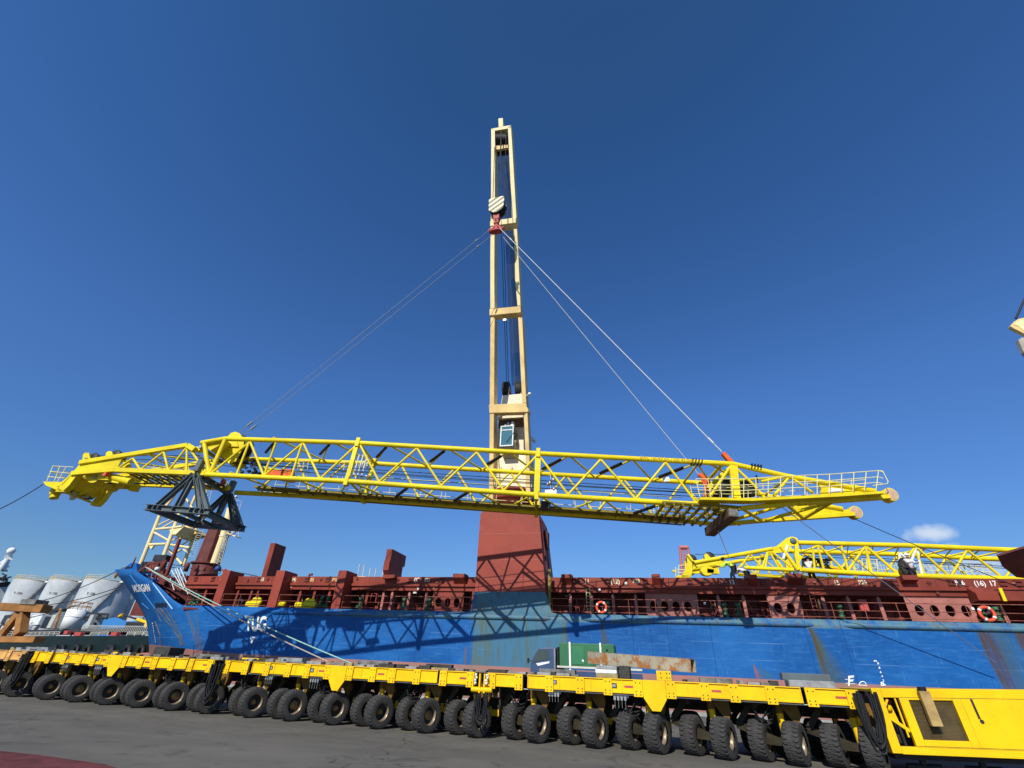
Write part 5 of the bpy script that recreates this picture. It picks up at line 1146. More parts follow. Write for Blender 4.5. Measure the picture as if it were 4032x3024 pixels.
# rear face and the lacing between the faces
SP = 3.35; TOPH, BOTH = 0.0, -2.21
ta = lambda tt: (tt - 5) * SP
def ll(a, wa, ha, b2, wb, hb_, r_=RBR, name='brace'): mb = MB(); mb.tube([BL(a, wa, ha), BL(b2, wb, hb_)], r_, 8); mb.build(name, YB, boom)
for tt in range(1, 9):
    if tt <= 8: ll(ta(tt), BWD, BOTH, ta(tt + .5), BWD, TOPH); ll(ta(tt + .5), BWD, TOPH, ta(tt + 1), BWD, BOTH)
    ll(ta(tt), BWD, TOPH, ta(tt + .5), 0, TOPH, .055, 'top_lacing'); ll(ta(tt + .5), 0, TOPH, ta(tt + 1), BWD, TOPH, .055, 'top_lacing')
    ll(ta(tt), 0, BOTH, ta(tt + .5), BWD, BOTH, .055, 'bottom_lacing'); ll(ta(tt + .5), BWD, BOTH, ta(tt + 1), 0, BOTH, .055, 'bottom_lacing')
for tt in (3, 6): ll(ta(tt), 0, TOPH, ta(tt), BWD, TOPH, .07, 'cross_strut'); ll(ta(tt), 0, BOTH, ta(tt), BWD, BOTH, .07, 'cross_strut')
# walkway along the bottom rear with its handrails
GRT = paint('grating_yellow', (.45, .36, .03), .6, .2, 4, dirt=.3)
mb = MB(); a = -13.0
while a < 11.5: mb.bar(BL(a, 1.9, BOTH - .10), BL(a, BWD + .1, BOTH - .10), .04, .05, up=BU); a += .8
mb.tube([BL(-13.0, BWD + .12, BOTH - .2), BL(11.5, BWD + .12, BOTH - .2)], .045, 6); mb.bar(BL(-13.0, 1.9, BOTH - .10), BL(11.5, 1.9, BOTH - .10), .05, .12, up=BU); mb.bar(BL(-13.0, 2.4, BOTH - .04), BL(11.5, 2.4, BOTH - .04), .8, .03, up=BU)
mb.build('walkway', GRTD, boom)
for w_ in (1.9, BWD + .05):
    mb = MB()
    for h_ in (.45, .95): mb.tube([BL(-12.5, w_, BOTH + h_), BL(11.3, w_, BOTH + h_)], .020, 6)
    a = -12.5
    while a < 11.4: mb.tube([BL(a, w_, BOTH), BL(a, w_, BOTH + .95)], .016, 5); a += 1.5
    mb.build('walkway_handrail', RYL, boom)
mb = MB()
for w_, h_, dz in ((1.0, -1.15, .0), (1.35, -1.15, .1), (1.0, -1.45, .15), (1.7, -1.0, .05)):
    mb.tube([BL(a, w_, h_ - dz * math.sin(math.pi * (a + 18) / 31)) for a in [-18 + 31 * k / 16 for k in range(17)]], .022, 5)
mb.build('running_ropes', WIRD, boom)
# black tubes standing in for the shadowed halves of the lacing
for tt in (2.25, 3.25, 4.25, 5.25, 6.25, 7.25):
    pass
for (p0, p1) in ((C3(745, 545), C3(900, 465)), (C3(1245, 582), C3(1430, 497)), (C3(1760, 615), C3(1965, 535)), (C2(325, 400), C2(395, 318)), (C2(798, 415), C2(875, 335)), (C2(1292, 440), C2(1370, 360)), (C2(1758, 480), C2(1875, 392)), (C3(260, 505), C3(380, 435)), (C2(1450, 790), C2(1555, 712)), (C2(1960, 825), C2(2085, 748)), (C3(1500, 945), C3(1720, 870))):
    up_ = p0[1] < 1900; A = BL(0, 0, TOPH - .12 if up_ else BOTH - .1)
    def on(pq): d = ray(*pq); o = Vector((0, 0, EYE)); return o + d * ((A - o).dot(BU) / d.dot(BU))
    mb = MB(); mb.tube([on(p0), on(p1)], .085, 8); mb.build('lacing_shade', BLK, boom)
# ---- left: jib head
lp = lambda uv, w_=0.0: BP(uv, w_)
def two(fn):
    for w_ in (0.0, BWD): fn(w_)
def bprism(pts, th, name, mat=YB, ws=(0.0,), bev=.01):
    P = [BP(q, ws[0]) for q in pts]
    for w_ in ws: mb = MB(); mb.prism([q + BW * (w_ - ws[0]) for q in P], BW * th); mb.build(name, mat, boom, bevel=bev)
def bbar(pts, r, name, ws=(0.0, BWD), mat=YB, w2=None):
    P = [BP(q) for q in pts]
    for w_ in ws:
        mb = MB()
        for a, b2 in zip(P, P[1:]): mb.bar(a + BW * w_, b2 + BW * w_, r * 2 if w2 is None else w2, r * 2, up=BW)
        mb.build(name, mat, boom, bevel=.012)
HW = (0.0, 2.3)
bbar([C1(700, 492), C1(1638, 340)], .12, 'head_top_chord', HW); bbar([C1(630, 586), C1(1000, 556), C1(1790, 588)], .12, 'head_bottom_chord', HW)
bprism([C1(700, 500), C1(1068, 442), C1(1010, 556), C1(630, 588)], .10, 'head_web_plate', ws=HW)
bprism([C1(705, 488), C1(742, 500), C1(600, 690), C1(540, 745), C1(478, 742), C1(560, 650), C1(625, 585)], .35, 'head_arm', ws=HW)
for a, b2 in ((C1(1010, 552), C1(1155, 455)), (C1(1158, 455), C1(1222, 552)), (C1(1225, 552), C1(1425, 398)), (C1(1427, 398), C1(1466, 560)), (C1(1470, 560), C1(1622, 362)), (C1(1628, 360), C1(1625, 570)), (C1(1642, 355), C1(1798, 580))):
    btube([a, b2], .06, 'head_brace', w_=0, w2=2.1)
hp = [loc(BP(q)) for q in (C1(1040, 470), C1(1300, 420), C1(1600, 350), C1(1060, 555), C1(1300, 565), C1(1600, 578))]
for (a, _, h_), (b2, _, h2) in ((hp[0], hp[1]), (hp[1], hp[2]), (hp[3], hp[4]), (hp[4], hp[5])): ll(a, 0, h_, b2, 2.1, h2, .045, 'head_lacing'); ll(b2, 0, h2, b2, 2.1, h2, .045, 'head_lacing')
bbar([C1(1640, 345), C1(1700, 380)], .14, 'link_arm', (0.0,)); bprism([C1(1690, 352), C1(1755, 345), C1(1765, 375), C1(1700, 392)], .3, 'link_plate', ws=(0.1, 1.8))
mb = MB(); q = BP(C1(1748, 358)); mb.tube([q - BW * .1, q + BW * 2.3], .1, 12); mb.build('hinge_pin', STL, boom)
# head platform and railing
bprism([C1(372, 655), C1(535, 658), C1(640, 570), C1(645, 590), C1(540, 690), C1(500, 700), C1(400, 690)], 2.2, 'head_platform')
bprism([C1(400, 690), C1(500, 700), C1(560, 745), C1(520, 742), C1(440, 705)], 2.0, 'head_underplate')
mb = MB()
for pts in ([(405, 660), (462, 518), (640, 530)], [(435, 566), (620, 585)], [(415, 612), (560, 625)]):
    for w_ in (0.0, 2.2): mb.tube([BP(C1(*q)) + BW * w_ for q in pts], .022, 6)
for q0, q1 in (((405, 660), (462, 518)), ((470, 660), (520, 525)), ((500, 655), (575, 530))):
    for w_ in (0.0, 1.1, 2.2): mb.tube([BP(C1(*q0)) + BW * w_, BP(C1(*q1)) + BW * w_], .020, 6)
for q0 in ((462, 518), (435, 566)): mb.tube([BP(C1(*q0)), BP(C1(*q0)) + BW * 2.2], .022, 6)
mb.build('head_railing', RYL, boom)
# head sheaves and their brackets
for pts, cc in (([(712, 495), (722, 420), (735, 405), (772, 403), (790, 480)], (806, 445)), ([(915, 460), (922, 405), (940, 390), (970, 390), (990, 450)], (1000, 418))):
    bprism([C1(*q) for q in pts], .12, 'sheave_bracket', ws=(.3, 1.6)); q = BP(C1(*cc), .5); mb = MB()
    mb.lathe([(0, 0), (.26, 0), (.30, .05), (.26, .1), (.26, .5), (.30, .55), (.26, .6), (0, .6)], q, BW, 26); mb.build('sheave', DKM, boom)
    mb = MB(); mb.lathe([(0, 0), (.06, 0), (.06, -.08), (0, -.08)], BP(C1(*[(755, 455), (950, 440)][cc[0] > 900]), .29), BW, 12); mb.build('pin', STL, boom)
circ = lambda cx, cy, r_, n=22: [C1(cx + r_ * math.cos(2 * math.pi * k / n), cy + r_ * .95 * math.sin(2 * math.pi * k / n)) for k in range(n)]
bprism(circ(800, 612, 57), .5, 'lower_sheave_housing', ws=(.25, 1.3)); bprism([C1(800, 590), C1(950, 610), C1(950, 642), C1(805, 635)], .35, 'tension_arm', ws=(.2, 1.4))
mb = MB(); q = BP(C1(806, 606)); mb.lathe([(0, 0), (.09, 0), (.10, .08), (0, .1)], q + BW * .24, -BW, 16); mb.build('pin', STL, boom)
mb = MB(); mb.tube([BP(C1(930, 605), .3), BP(C1(1140, 660), .3)], .20, 16); mb.build('hydraulic_cylinder', YB, boom); mb = MB(); mb.tube([BP(C1(940, 640), 1.4), BP(C1(1110, 690), 1.4)], .20, 16); mb.build('hydraulic_cylinder', YB, boom)
bprism([C1(950, 600), C1(1065, 610), C1(1030, 670), C1(960, 660)], .2, 'cylinder_bracket', ws=(.2, 1.5))
mb = MB(); mb.box(-.1, .1, -.1, .1, -.1, .1); q = BP(C1(940, 600)); mb.v = [(x + q.x, y + q.y - .1, z + q.z) for x, y, z in mb.v]; mb.build('orange_valve', ORG, boom)
mb = MB(); mb.tube([BP(C1(490, 700), .6), BP(C1(470, 800), .6)], .20, 14); mb.tube([BP(C1(484, 730), .6), BP(C1(478, 770), .6)], .24, 14); mb.build('rope_anchor_drum', YB, boom)
mb = MB(); mb.tube([BP(C1(638, 758), .8), BP(C1(632, 806), .8)], .14, 14); mb.tube([BP(C1(638, 740), .8), BP(C1(638, 760), .8)], .05, 6); mb.build('hanging_lamp', GAL, boom)
mb = MB(); a, b2 = BP(C1(722, 797), .9), BP(C1(790, 800), .9); mb.bar(a, b2, .3, .08); 
for s_ in (C1(730, 770), C1(788, 770)): mb.bar(BP(s_, .9), BP((s_[0], s_[1] + 12), .9), .025)
mb.bar(BP(C1(730, 770), .9), BP(C1(788, 770), .9), .025); mb.build('hanging_flood_lamp', DKM, boom)
for a, b2 in ((C1(590, 740), C1(750, 600)), (C1(660, 750), C1(830, 690)), (C1(830, 690), C1(760, 600)), (C1(560, 745), C1(700, 765)), (C1(700, 765), C1(840, 700))):
    btube([a, b2], .06, 'underside_strut', w_=.9)
bprism([C1(570, 745), C1(640, 700), C1(840, 690), C1(790, 765), C1(700, 765)], .06, 'underside_tray', mat=GRT, ws=(1.8,))
btube([C1(870, 672), C1(1550, 672)], .03, 'tag_pipe', mat=WIRD, w_=1.0)
a, _, _ = loc(BP(C1(1060, 560))); mb = MB()
for k in range(11): x = a + .2 + k * .42; h_ = loc(BP(C1(1400, 568)))[2] - .12; mb.bar(BL(x, .15, h_), BL(x, 2.0, h_), .1, .06, up=BU)
for w_ in (.4, 1.1, 1.8): mb.bar(BL(a, w_, h_ + .04), BL(a + 5, w_, h_ + .04), .07, .08, up=BU)
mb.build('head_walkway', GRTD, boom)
mb = MB()
for h2 in (.5, .85):
    for w_ in (.5, 1.7): mb.tube([BL(a + .3, w_, h_ + h2), BL(a + 5.2, w_, h_ + h2)], .016, 5)
for k in range(6): mb.tube([BL(a + .3 + k * .95, 1.7, h_), BL(a + .3 + k * .95, 1.7, h_ + .85)], .014, 5); mb.tube([BL(a + .3 + k * .95, .5, h_), BL(a + .3 + k * .95, .5, h_ + .85)], .014, 5)
mb.build('head_handrail', RYL, boom)
mb = MB()
for h2, h3 in ((-.05, .1), (-.25, -.2)): mb.tube([BP(C1(830, 425), .9) + BU * h2, BP(C1(1740, 440), .9) + BU * h3], .02, 5)
mb.build('pendant_ropes', WIRD, boom)
# peak sheave housing
pk_pts = [C1(1828, 382), C1(1895, 345), C1(1958, 285), C1(2010, 232), C1(2045, 220), C1(2085, 232), C1(2108, 265), C1(2125, 300), C1(2120, 350), C1(2095, 395), C1(2050, 480), C1(1990, 498), C1(1900, 400)]
bprism(pk_pts, .08, 'peak_housing', ws=(.85, 1.75)); bprism([C1(1765, 320), C1(1960, 285), C1(1900, 345), C1(1830, 385)], 2.5, 'peak_plate', ws=(.1,))
q = BP(C1(2068, 335), 1.1); sheave(boom, q, .66, .3, DKM, BW); sheave(boom, q + BW * .34, .66, .3, DKM, BW)
for w_ in (.75, 1.85): bprism([C1(1990, 300), C1(2060, 300), C1(2075, 350), C1(2000, 350)], .06, 'peak_stiffener', ws=(w_,))
# machinery inside: hydraulic gear, winch, platforms
bprism([C2(330, 560), C2(480, 545), C2(545, 545), C2(545, 640), C2(500, 640), C2(330, 605)], .5, 'red_winch_guard', mat=ORG, ws=(1.0,), bev=.02)
bprism([C2(300, 520), C2(430, 545), C2(525, 555), C2(525, 588), C2(430, 580), C2(300, 560)], .25, 'cylinder_link', ws=(1.0,))
bprism([C2(490, 610), C2(620, 605), C2(640, 645), C2(490, 650)], .2, 'service_tray', ws=(.3,))
rnd = random.Random(3)
mb = MB()
for k in range(26): q = BP(C2(rnd.uniform(110, 290), rnd.uniform(470, 590)), rnd.uniform(.8, 1.8)); mb.ball(q, rnd.uniform(.04, .11), 8)
for k in range(8): q = BP(C2(rnd.uniform(60, 290), rnd.uniform(460, 540)), 1.2); mb.tube([q, q + Vector((rnd.uniform(.2, .7), 0, rnd.uniform(-.4, .1)))], .04, 6)
mb.build('hydraulic_manifold', DKM, boom)
mb = MB()
for k in range(16): q = BP(C2(rnd.uniform(1120, 1230), rnd.uniform(470, 640)), rnd.uniform(1.0, 2.4)); mb.ball(q, rnd.uniform(.05, .14), 8)
for k in range(3): q = BP(C2(1140 + k * 35, 420), 1.8); mb.tube([q, q - BU * (1.4 + .2 * k)], .05, 6)
mb.build('joint_fittings', PALE, boom)
for cx, y0_, y1_ in ((655, 475, 640), (1010, 485, 640)):
    mb = MB()
    for dx in (-45, 0, 40): mb.tube([BP(C2(cx + dx, y0_ + 10), 1.6), BP(C2(cx + dx - 20, y1_), 1.6)], .022, 6)
    for s_ in (0, .33, .66): mb.tube([BP(C2(cx - 48, y0_ + 5 + s_ * 130), 1.6), BP(C2(cx + 42, y0_ + s_ * 130), 1.6)], .022, 6)
    mb.build('gate_railing', RYL, boom)
mb = MB()
for k in range(10): q = BP(C3(rnd.uniform(785, 850), rnd.uniform(640, 780)), rnd.uniform(.3, 1.2)); mb.ball(q, rnd.uniform(.05, .13), 8)
q = BP(C3(815, 745), .3); mb.box(q.x - .3, q.x + .3, q.y, q.y + .3, q.z - .12, q.z + .12)
for dx in (725, 815): mb.tube([BP(C3(dx, 600), .8), BP(C3(dx, 780), .8)], .03, 6)
mb.tube([BP(C3(725, 605), .8), BP(C3(815, 605), .8)], .022, 6); mb.build('sensor_box', STL, boom)
bprism([C3(725, 820), C3(815, 830), C3(812, 890), C3(722, 880)], .5, 'dark_step_plate', mat=DKM, ws=(1.2,))
mb = MB(); q = BP(C3(1820, 640), .6); mb.box(q.x - .16, q.x + .16, q.y - .1, q.y + .1, q.z - .12, q.z + .12); mb.build('white_lamp_box', WHT, boom)
# ---- right: heel section
for w_ in (0.0, BWD):
    mb = MB(); P = [BP(q) + BW * w_ for q in (C4(1360, 650), C4(1870, 745), C4(1960, 745), C4(1960, 790), C4(1300, 800), C4(1395, 770), C4(1405, 720))]; mb.prism(P, BW * .12); mb.build('heel_plate', YB, boom, bevel=.01)
    q = BP(C4(2003, 770)) + BW * w_; R_ = .335
    mb = MB(); mb.lathe([(0, 0), (R_, 0), (R_, .42), (0, .42)], q - BW * .08, BW, 30, False); mb.build('heel_eye', YB, boom, bevel=.01)
    mb = MB(); mb.disc(q - BW * .095, BW, R_ * .86, .012, 30); mb.build('wooden_eye_cover', WOOD, boom)
    mb = MB(); mb.bar(BP(C4(1200, 845)) + BW * w_, BP(C4(1985, 790)) + BW * w_, .30, .20, up=BU); mb.build('heel_beam', YB, boom, bevel=.01)
h = lambda uv: loc(BP(uv)); aL, _, hL = h(C4(700, 880)); aR, _, hR = h(C4(1500, 830)); aM = (aL + aR) / 2; hM = (hL + hR) / 2
ll(aL, 0, hL, aM, BWD, hM, .09, 'heel_bracing'); ll(aM, BWD, hM, aR, 0, hR, .09, 'heel_bracing'); ll(aR, 0, hR, aR, BWD, hR, .09, 'heel_bracing'); ll(aL, BWD, hL, aM, 0, hM, .09, 'heel_bracing'); ll(aM, 0, hM, aR, BWD, hR, .09, 'heel_bracing')
ll(ta(8.6), 0, BOTH, ta(8.6) + 2.5, BWD, BOTH, .08, 'heel_bracing'); ll(13.0, 0, .0, 13.0, BWD, .0, .09, 'cross_strut'); ll(ta(9) - 1.6, 0, 0, ta(9) - 1.6, BWD, 0, .06, 'cross_strut')
at_, _, ht_ = h(C4(1120, 612)); ll(at_, 0, ht_, at_, BWD, ht_, .07, 'cross_strut'); ll(ta(8.7), 0, 0, at_, BWD, ht_, .06, 'top_lacing'); ll(ta(8.7), BWD, 0, at_, 0, ht_, .06, 'top_lacing')
for w_ in (0.0,):
    for base in (C4(275, 484), C4(790, 528)):
        for k in range(4):
            mb = MB(); q = BP((base[0] + k * 12, base[1] + k * 1.6)); mb.bar(q - BU * .148 - BB * .05, q + BU * .148 + BB * .05, .055, .285, up=BW); mb.v = [tuple(Vector(v) - BW * .0) for v in mb.v]; mb.build('black_band' if k % 2 == 0 or True else '', BLK, boom)
text('SWL 15t-47.5m / 35t 45.0m', .24, BP(C3(1815, 468)) - BW * .145, BB, BU, paint('faded_lettering', (.50, .30, .04), .6), boom, 'load_lettering', .002)
mb = MB(); a = BP(C4(1465, 712)); b2 = BP(C4(1595, 720)); c3 = BP(C4(1590, 745)); d3 = BP(C4(1465, 755)); mb.prism([a, b2, c3, d3], -BW * .03); mb.build('white_rag', WHT, boom)
# platforms on the near side with mesh railings
def plat(uvs, drop, out_, name):
    P = [BP(q, -out_) for q in uvs]
    for a, b2 in zip(P, P[1:]):
        mb = MB(); mb.prism([a, b2, b2 + BW * out_, a + BW * out_], -BU * drop); mb.build(name, YB, boom, bevel=.006)
plat([C4(345, 790), C4(800, 800), C4(1560, 762), C4(1950, 735)], .13, .55, 'side_walkway')
mb = MB()
tops = [C4(310, 632), C4(700, 632), C4(1100, 608), C4(1500, 590), C4(1900, 560), C4(1945, 575)]; bots = [C4(345, 790), C4(700, 800), C4(1100, 778), C4(1500, 760), C4(1880, 728), C4(1930, 735)]
outw = -.55
T_ = [BP(q, outw) for q in tops]; Bt = [BP(q, outw) for q in bots]
for f in (0, .33, .62): mb.tube([a.lerp(b2, f) for a, b2 in zip(T_, Bt)], .022, 6)
n = 15
for k in range(n + 1):
    s = k / n * (len(T_) - 2); i = min(int(s), len(T_) - 2); f = s - i; mb.tube([T_[i].lerp(T_[i + 1], f), Bt[i].lerp(Bt[i + 1], f)], .020, 6)
endp = [C4(1900, 560), C4(1935, 562), C4(1985, 655), C4(1975, 675), C4(1850, 690)]; mb.tube([BP(q, outw) for q in endp], .022, 6)
mb.build('side_railing', RYL, boom)
mb = MB()
T2 = [q + BW * 1.0 for q in T_]; B2_ = [q + BW * 1.0 for q in Bt]
for f in (.1, .45, .7): mb.tube([a.lerp(b2, f) for a, b2 in zip(T2[:-1], B2_[:-1])], .018, 6)
for k in range(12): s = k / 12 * 4; i = int(s); f = s - i; mb.tube([T2[i].lerp(T2[i + 1], f), B2_[i].lerp(B2_[i + 1], f)], .016, 6)
mb.build('inner_railing', RYL, boom)
# winches
for x0, x1, yy in ((495, 625, 715), (690, 815, 730)):
    a = BP(C4(x0, yy), 1.1); b2 = BP(C4(x1, yy), 1.1); r_ = .38; ln = (b2 - a).length; mb = MB(); d_ = BW
    for k in range(1): c3 = (a + b2) / 2; mb.lathe([(0, 0), (r_ * 1.25, 0), (r_ * 1.25, .06), (r_, .07)] + [(r_ + (.02 if j % 2 else 0), .08 + j * .035) for j in range(26)] + [(r_, 1.0), (r_ * 1.25, 1.02), (r_ * 1.25, 1.08), (0, 1.08)], c3 - BW * .3, BW, 30)
    mb.build('winch_drum', DKM, boom)
    bprism([C4(x0 - 10, 790), C4(x0 + 20, yy - 60), C4(x1 - 20, yy - 60), C4(x1 + 15, 790)], .05, 'winch_frame', ws=(.75, 2.0)) if False else None
    mb = MB(); mb.lathe([(0, 0), (.5, 0), (.5, .04), (0, .04)], (a + b2) / 2 + BW * .82, BW, 24); mb.build('winch_flange', YB, boom)
bprism([C4(455, 640), C4(600, 520), C4(615, 560), C4(520, 700)], .06, 'winch_side_plate', ws=(.9, 1.9)); 
mb = MB(); mb.bar(BP(C4(835, 600), .4), BP(C4(850, 680), .4), .08, .04); mb.build('dark_strap', DKM, boom)
# platform frames below, and decking
mb = MB()
for k in range(9): a = 9.8 + k * .45; mb.bar(BL(a, -.2, BOTH - .16), BL(a, BWD + .2, BOTH - .16), .09, .12, up=BU)
for w_ in (-.15, .6, 1.3, 2.0, BWD + .15): mb.bar(BL(9.7, w_, BOTH - .06), BL(13.5, w_, BOTH - .06), .08, .08, up=BU)
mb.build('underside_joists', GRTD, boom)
mb = MB(); a, _, h_ = h(C4(640, 900)); a1 = 13.05; mb.bar(BL(a1, -.25, BOTH - .42), BL(a1, BWD + .45, BOTH - .42), .50, .42, up=BU); mb.build('cross_support_beam', paint('brown_support', (.13, .075, .03), .6, .3, 2, dirt=.3), boom, bevel=.01)
mb = MB(); mb.bar(BL(a1, -.31, BOTH - .42), BL(a1, -.252, BOTH - .42), .44, .36, up=BU); mb.build('beam_end_plate', PCKW, boom)
# markings of joint posts, access ladder
# ---- grey support frame clamped below the boom
fr_ = thing('steel_support_frame', BL(-15, 1.3, -4.5), 'dark grey A-shaped steel support frame clamped under the left part of the lifted boom', 'support frame')
wF, wR = -.2, 3.0; hB, hA = -4.47, -2.47
aL_, aR_, aA = -16.75, -13.65, -15.15
def fb(nm, p0, p1, w_=.28, h_=.30): mb = MB(); mb.ibeam(BL(*p0), BL(*p1), w_, h_, .025, up=BU); return mb.build(nm, GRY, fr_)
for w_ in (wF, wR): fb('base_beam', (aL_ - .2, w_, hB), (aR_ + .2, w_, hB)) if w_ == wF else fb('base_beam', (aL_ + .3, w_, hB), (aR_ + .35, w_, hB))
fb('side_beam', (aL_ + .1, wF + .13, hB - .02), (aL_ + .4, wR - .13, hB - .02)); fb('side_beam', (aR_, wF + .13, hB - .02), (aR_ + .0, wR - .13, hB - .02)); fb('tie_beam', (aA, wF + .13, hB - .02), (aA, wR - .13, hB - .02), .18, .18)
for w_ in (wF, wR):
    for a in (aL_ + .4, aA - .12, aA + 1.15, aR_ + .05):
        fb('leg', (a, w_, hB + .12), (aA + (a - aA) * .06, w_, hA - .05), .26, .24)
fb('apex_beam', (aA, wF - .1, hA), (aA, wR + .1, hA), .28, .28)
for w_ in (wF, wR):
    mb = MB(); mb.bar(BL(aA, w_, hA + .1), BL(aA + .02, w_, hA + .75), .26, .3, up=BW); mb.build('saddle_post', GRY, fr_, bevel=.01)
mb = MB()
for a in (aL_ + .05, aL_ + .35, aL_ + .6, aA - .2, aR_ - .75, aR_ - .45, aR_ - .15): mb.bar(BL(a, wF - .125, hB - .095), BL(a, wF - .125, hB + .095), .03, .22, up=BW)
mb.build('web_stiffeners', GRY, fr_)
for w_ in (.6, 2.0): mb = MB(); mb.bar(BL(aA + .1, w_, hA + .15), BL(aA + .1, w_, hA + .5), .12, .3, up=BW); mb.build('red_clamp', CRD, fr_, bevel=.01)
mb = MB(); mb.tube([BL(aR_, wF + .2, hB), BL(aR_ - .6, wF + .8, hB - .28), BL(aR_ - .9, wF + 1.4, hB - .3)], .03, 6); mb.tube([BL(aR_ + .1, wR, hB), BL(aR_ - .3, wR, hB - .4), BL(aR_ - 1.0, wR, hB - .5)], .03, 6); mb.build('white_tag_rope', WHT, fr_)
# ---- slings
HP = c3 if False else (J_(411, 1296) + Vector((0, .4, 0)))
SLG = paint('sling_grey', (.22, .24, .27), .5, 0, 1, dirt=0)
def sling(p0, p1, label, mat, r_=.026):
    mb = MB(); mb.tube([p0, p1], r_, 6); d_ = (p1 - p0).normalized(); mb.tube([p1 - d_ * 1.0, p1 - d_ * .6], .06, 8); mb.tube([p0 + d_ * 1.6, p0 + d_ * 1.9], .06, 8)
    return solo(mb, 'wire_sling', mat, p0, label, 'wire sling', 'four slings from the hook to the boom')
pL0, pL1 = BP(C1(2075, 235), .85), BP(C1(2110, 262), 1.8); pR0 = BP(C4(535, 395), 0.0); pR1 = BP(C4(335, 595), BWD)
sling(J_(355, 1310) + Vector((0, .2, 0)), pL0, 'wire sling from the hook down to the boom peak, upper of the left pair', SLG, .018)
sling(J_(355, 1320) + Vector((0, .7, 0)), pL1, 'wire sling from the hook down to the boom peak, lower of the left pair', SLG, .018)
sling(J_(455, 1300) + Vector((0, .2, 0)), pR0, 'bright wire sling from the hook down right to the orange strap on the near chord', WIRE, .030)
sling(J_(460, 1325) + Vector((0, .7, 0)), pR1, 'bright wire sling from the hook down right to the far chord behind the boom', WIRE, .026)
mb = MB(); a = BP(C4(545, 405)); b2 = BP(C4(650, 515)); mb.bar(a, b2, .22, .12, up=BW); mb.bar(a + BW * .12, b2 + BW * .2, .2, .1, up=BW); solo(mb, 'orange_sling', ORG, b2, 'orange webbing sling around the near top chord above the winches', 'webbing sling', bevel=.02)
mb = MB(); P = [BP(q, BWD * .8) for q in (C4(330, 595), C4(375, 620), C4(410, 690), C4(400, 780))]; mb.tube(P, .12, 10); mb.tube([q + Vector((.15, 0, .05)) for q in P], .08, 8); mb.tube([q - Vector((.12, 0, .05)) for q in P[1:]], .06, 8); solo(mb, 'orange_sling', ORG, P[-1], 'orange webbing sling bundled behind the railing on the far side of the boom', 'webbing sling')
for (u0, v0, w_), (x1, y1), mt_, lb in (((C1(375, 680)[0], C1(375, 680)[1], 0.0), (-60, 2030), WIRD, 'thin tag line running from the left tip of the boom out of the picture'),):
    a = BP((u0, v0), w_); b2 = PY(x1, y1, a.y); rope(a, b2, .15, .025, mt_, lb, 'tag_line', None, 16, 'rope')
for p0, uvq, Yq, lb in ((BP(C4(1610, 945), BWD), K6(2170, 430), 30.4, 'dark tag line running from the far heel of the boom down to the right'), (BP(C4(505, 1085), 1.5), (2868, 2190), 33.4, 'thin tag line hanging from the cross beam down to the hi-vis worker'), (BP(C4(940, 790), 0), K6(1800, 1510), 29.2, 'thin pale line running from the boom down past the right lifebuoy')):
    q = PY(*uvq, Yq); rope(p0, q, .05, .02, WIRD if 'dark' in lb else STL, lb, 'tag_line', None, 12, 'rope')
# ================================================================== SECOND BOOM, STOWED ON THE HATCH COVERS
Y2, W2 = 34.4, 2.4
b2m = thing('stowed_crane_boom', PY(3200, 2270, Y2 + 1), 'yellow lattice crane boom lying on the hatch covers at the right', 'crane boom')
def s2(uv, Yv=Y2): return PY(*uv, Yv)
def st(pts, r, name='brace', both=True, mat=YB):
    P = [s2(q) for q in pts]
    for dy in ((0, W2) if both else (0,)): mb = MB(); mb.tube([q + Vector((0, dy, 0)) for q in P], r, 8); mb.build(name, mat, b2m)
def sp2(pts, th, name, mat=YB, dys=(0,)):
    P = [s2(q) for q in pts]
    for dy in dys: mb = MB(); mb.prism([q + Vector((0, dy, 0)) for q in P], (0, th, 0)); mb.build(name, mat, b2m, bevel=.01)
st([C4(1200, 1187), C4(2212, 1213), CR(1890, 880), (4300, 2172)], .15, 'top_chord'); st([C4(1230, 1425), C4(2100, 1475), CR(560, 1215), CR(1250, 1240), (4100, 2282)], .15, 'bottom_chord')
for a, b2 in ((C4(1380, 1205), C4(1320, 1240)), (C4(1330, 1245), C4(1345, 1425)), (C4(1370, 1210), C4(1425, 1430)), (C4(1380, 1210), C4(1620, 1450)), (C4(1575, 1215), C4(1640, 1440)), (C4(1635, 1430), C4(1785, 1220)), (C4(1785, 1220), C4(1835, 1450)), (C4(1795, 1220), C4(2075, 1462)),
              (CR(440, 1180), CR(660, 860)), (CR(670, 850), CR(800, 1215)), (CR(700, 850), CR(1120, 1225)), (CR(1145, 1225), CR(1350, 885)), (CR(1360, 885), CR(1780, 1215)), (CR(30, 840), CR(105, 1170)), (CR(35, 840), CR(430, 1180)), (CR(1860, 1240), CR(1910, 1160))):
    st([a, b2], .075)
for k in range(8):
    a = s2(C4(1215, 1190)).lerp(s2(CR(1890, 880)), k / 8); b2 = s2(C4(1215, 1190)).lerp(s2(CR(1890, 880)), (k + .5) / 8); c3 = s2(C4(1215, 1190)).lerp(s2(CR(1890, 880)), (k + 1) / 8)
    mb = MB(); mb.tube([a, b2 + Vector((0, W2, 0)), c3], .055, 6); mb.build('top_lacing', YB, b2m)
st([C4(290, 1362), C4(975, 1240)], .13, 'head_top_chord'); st([C4(730, 1405), C4(1160, 1425)], .12, 'head_bottom_chord')
sp2([C4(278, 1350), C4(500, 1318), C4(550, 1340), C4(560, 1400), C4(480, 1385), C4(330, 1400), C4(278, 1425)], .15, 'head_web_plate', dys=(0, W2)); sp2([C4(230, 1290), C4(250, 1285), C4(295, 1350), C4(270, 1480), C4(185, 1485), C4(235, 1370)], .4, 'head_arm', dys=(0, W2 - .3))
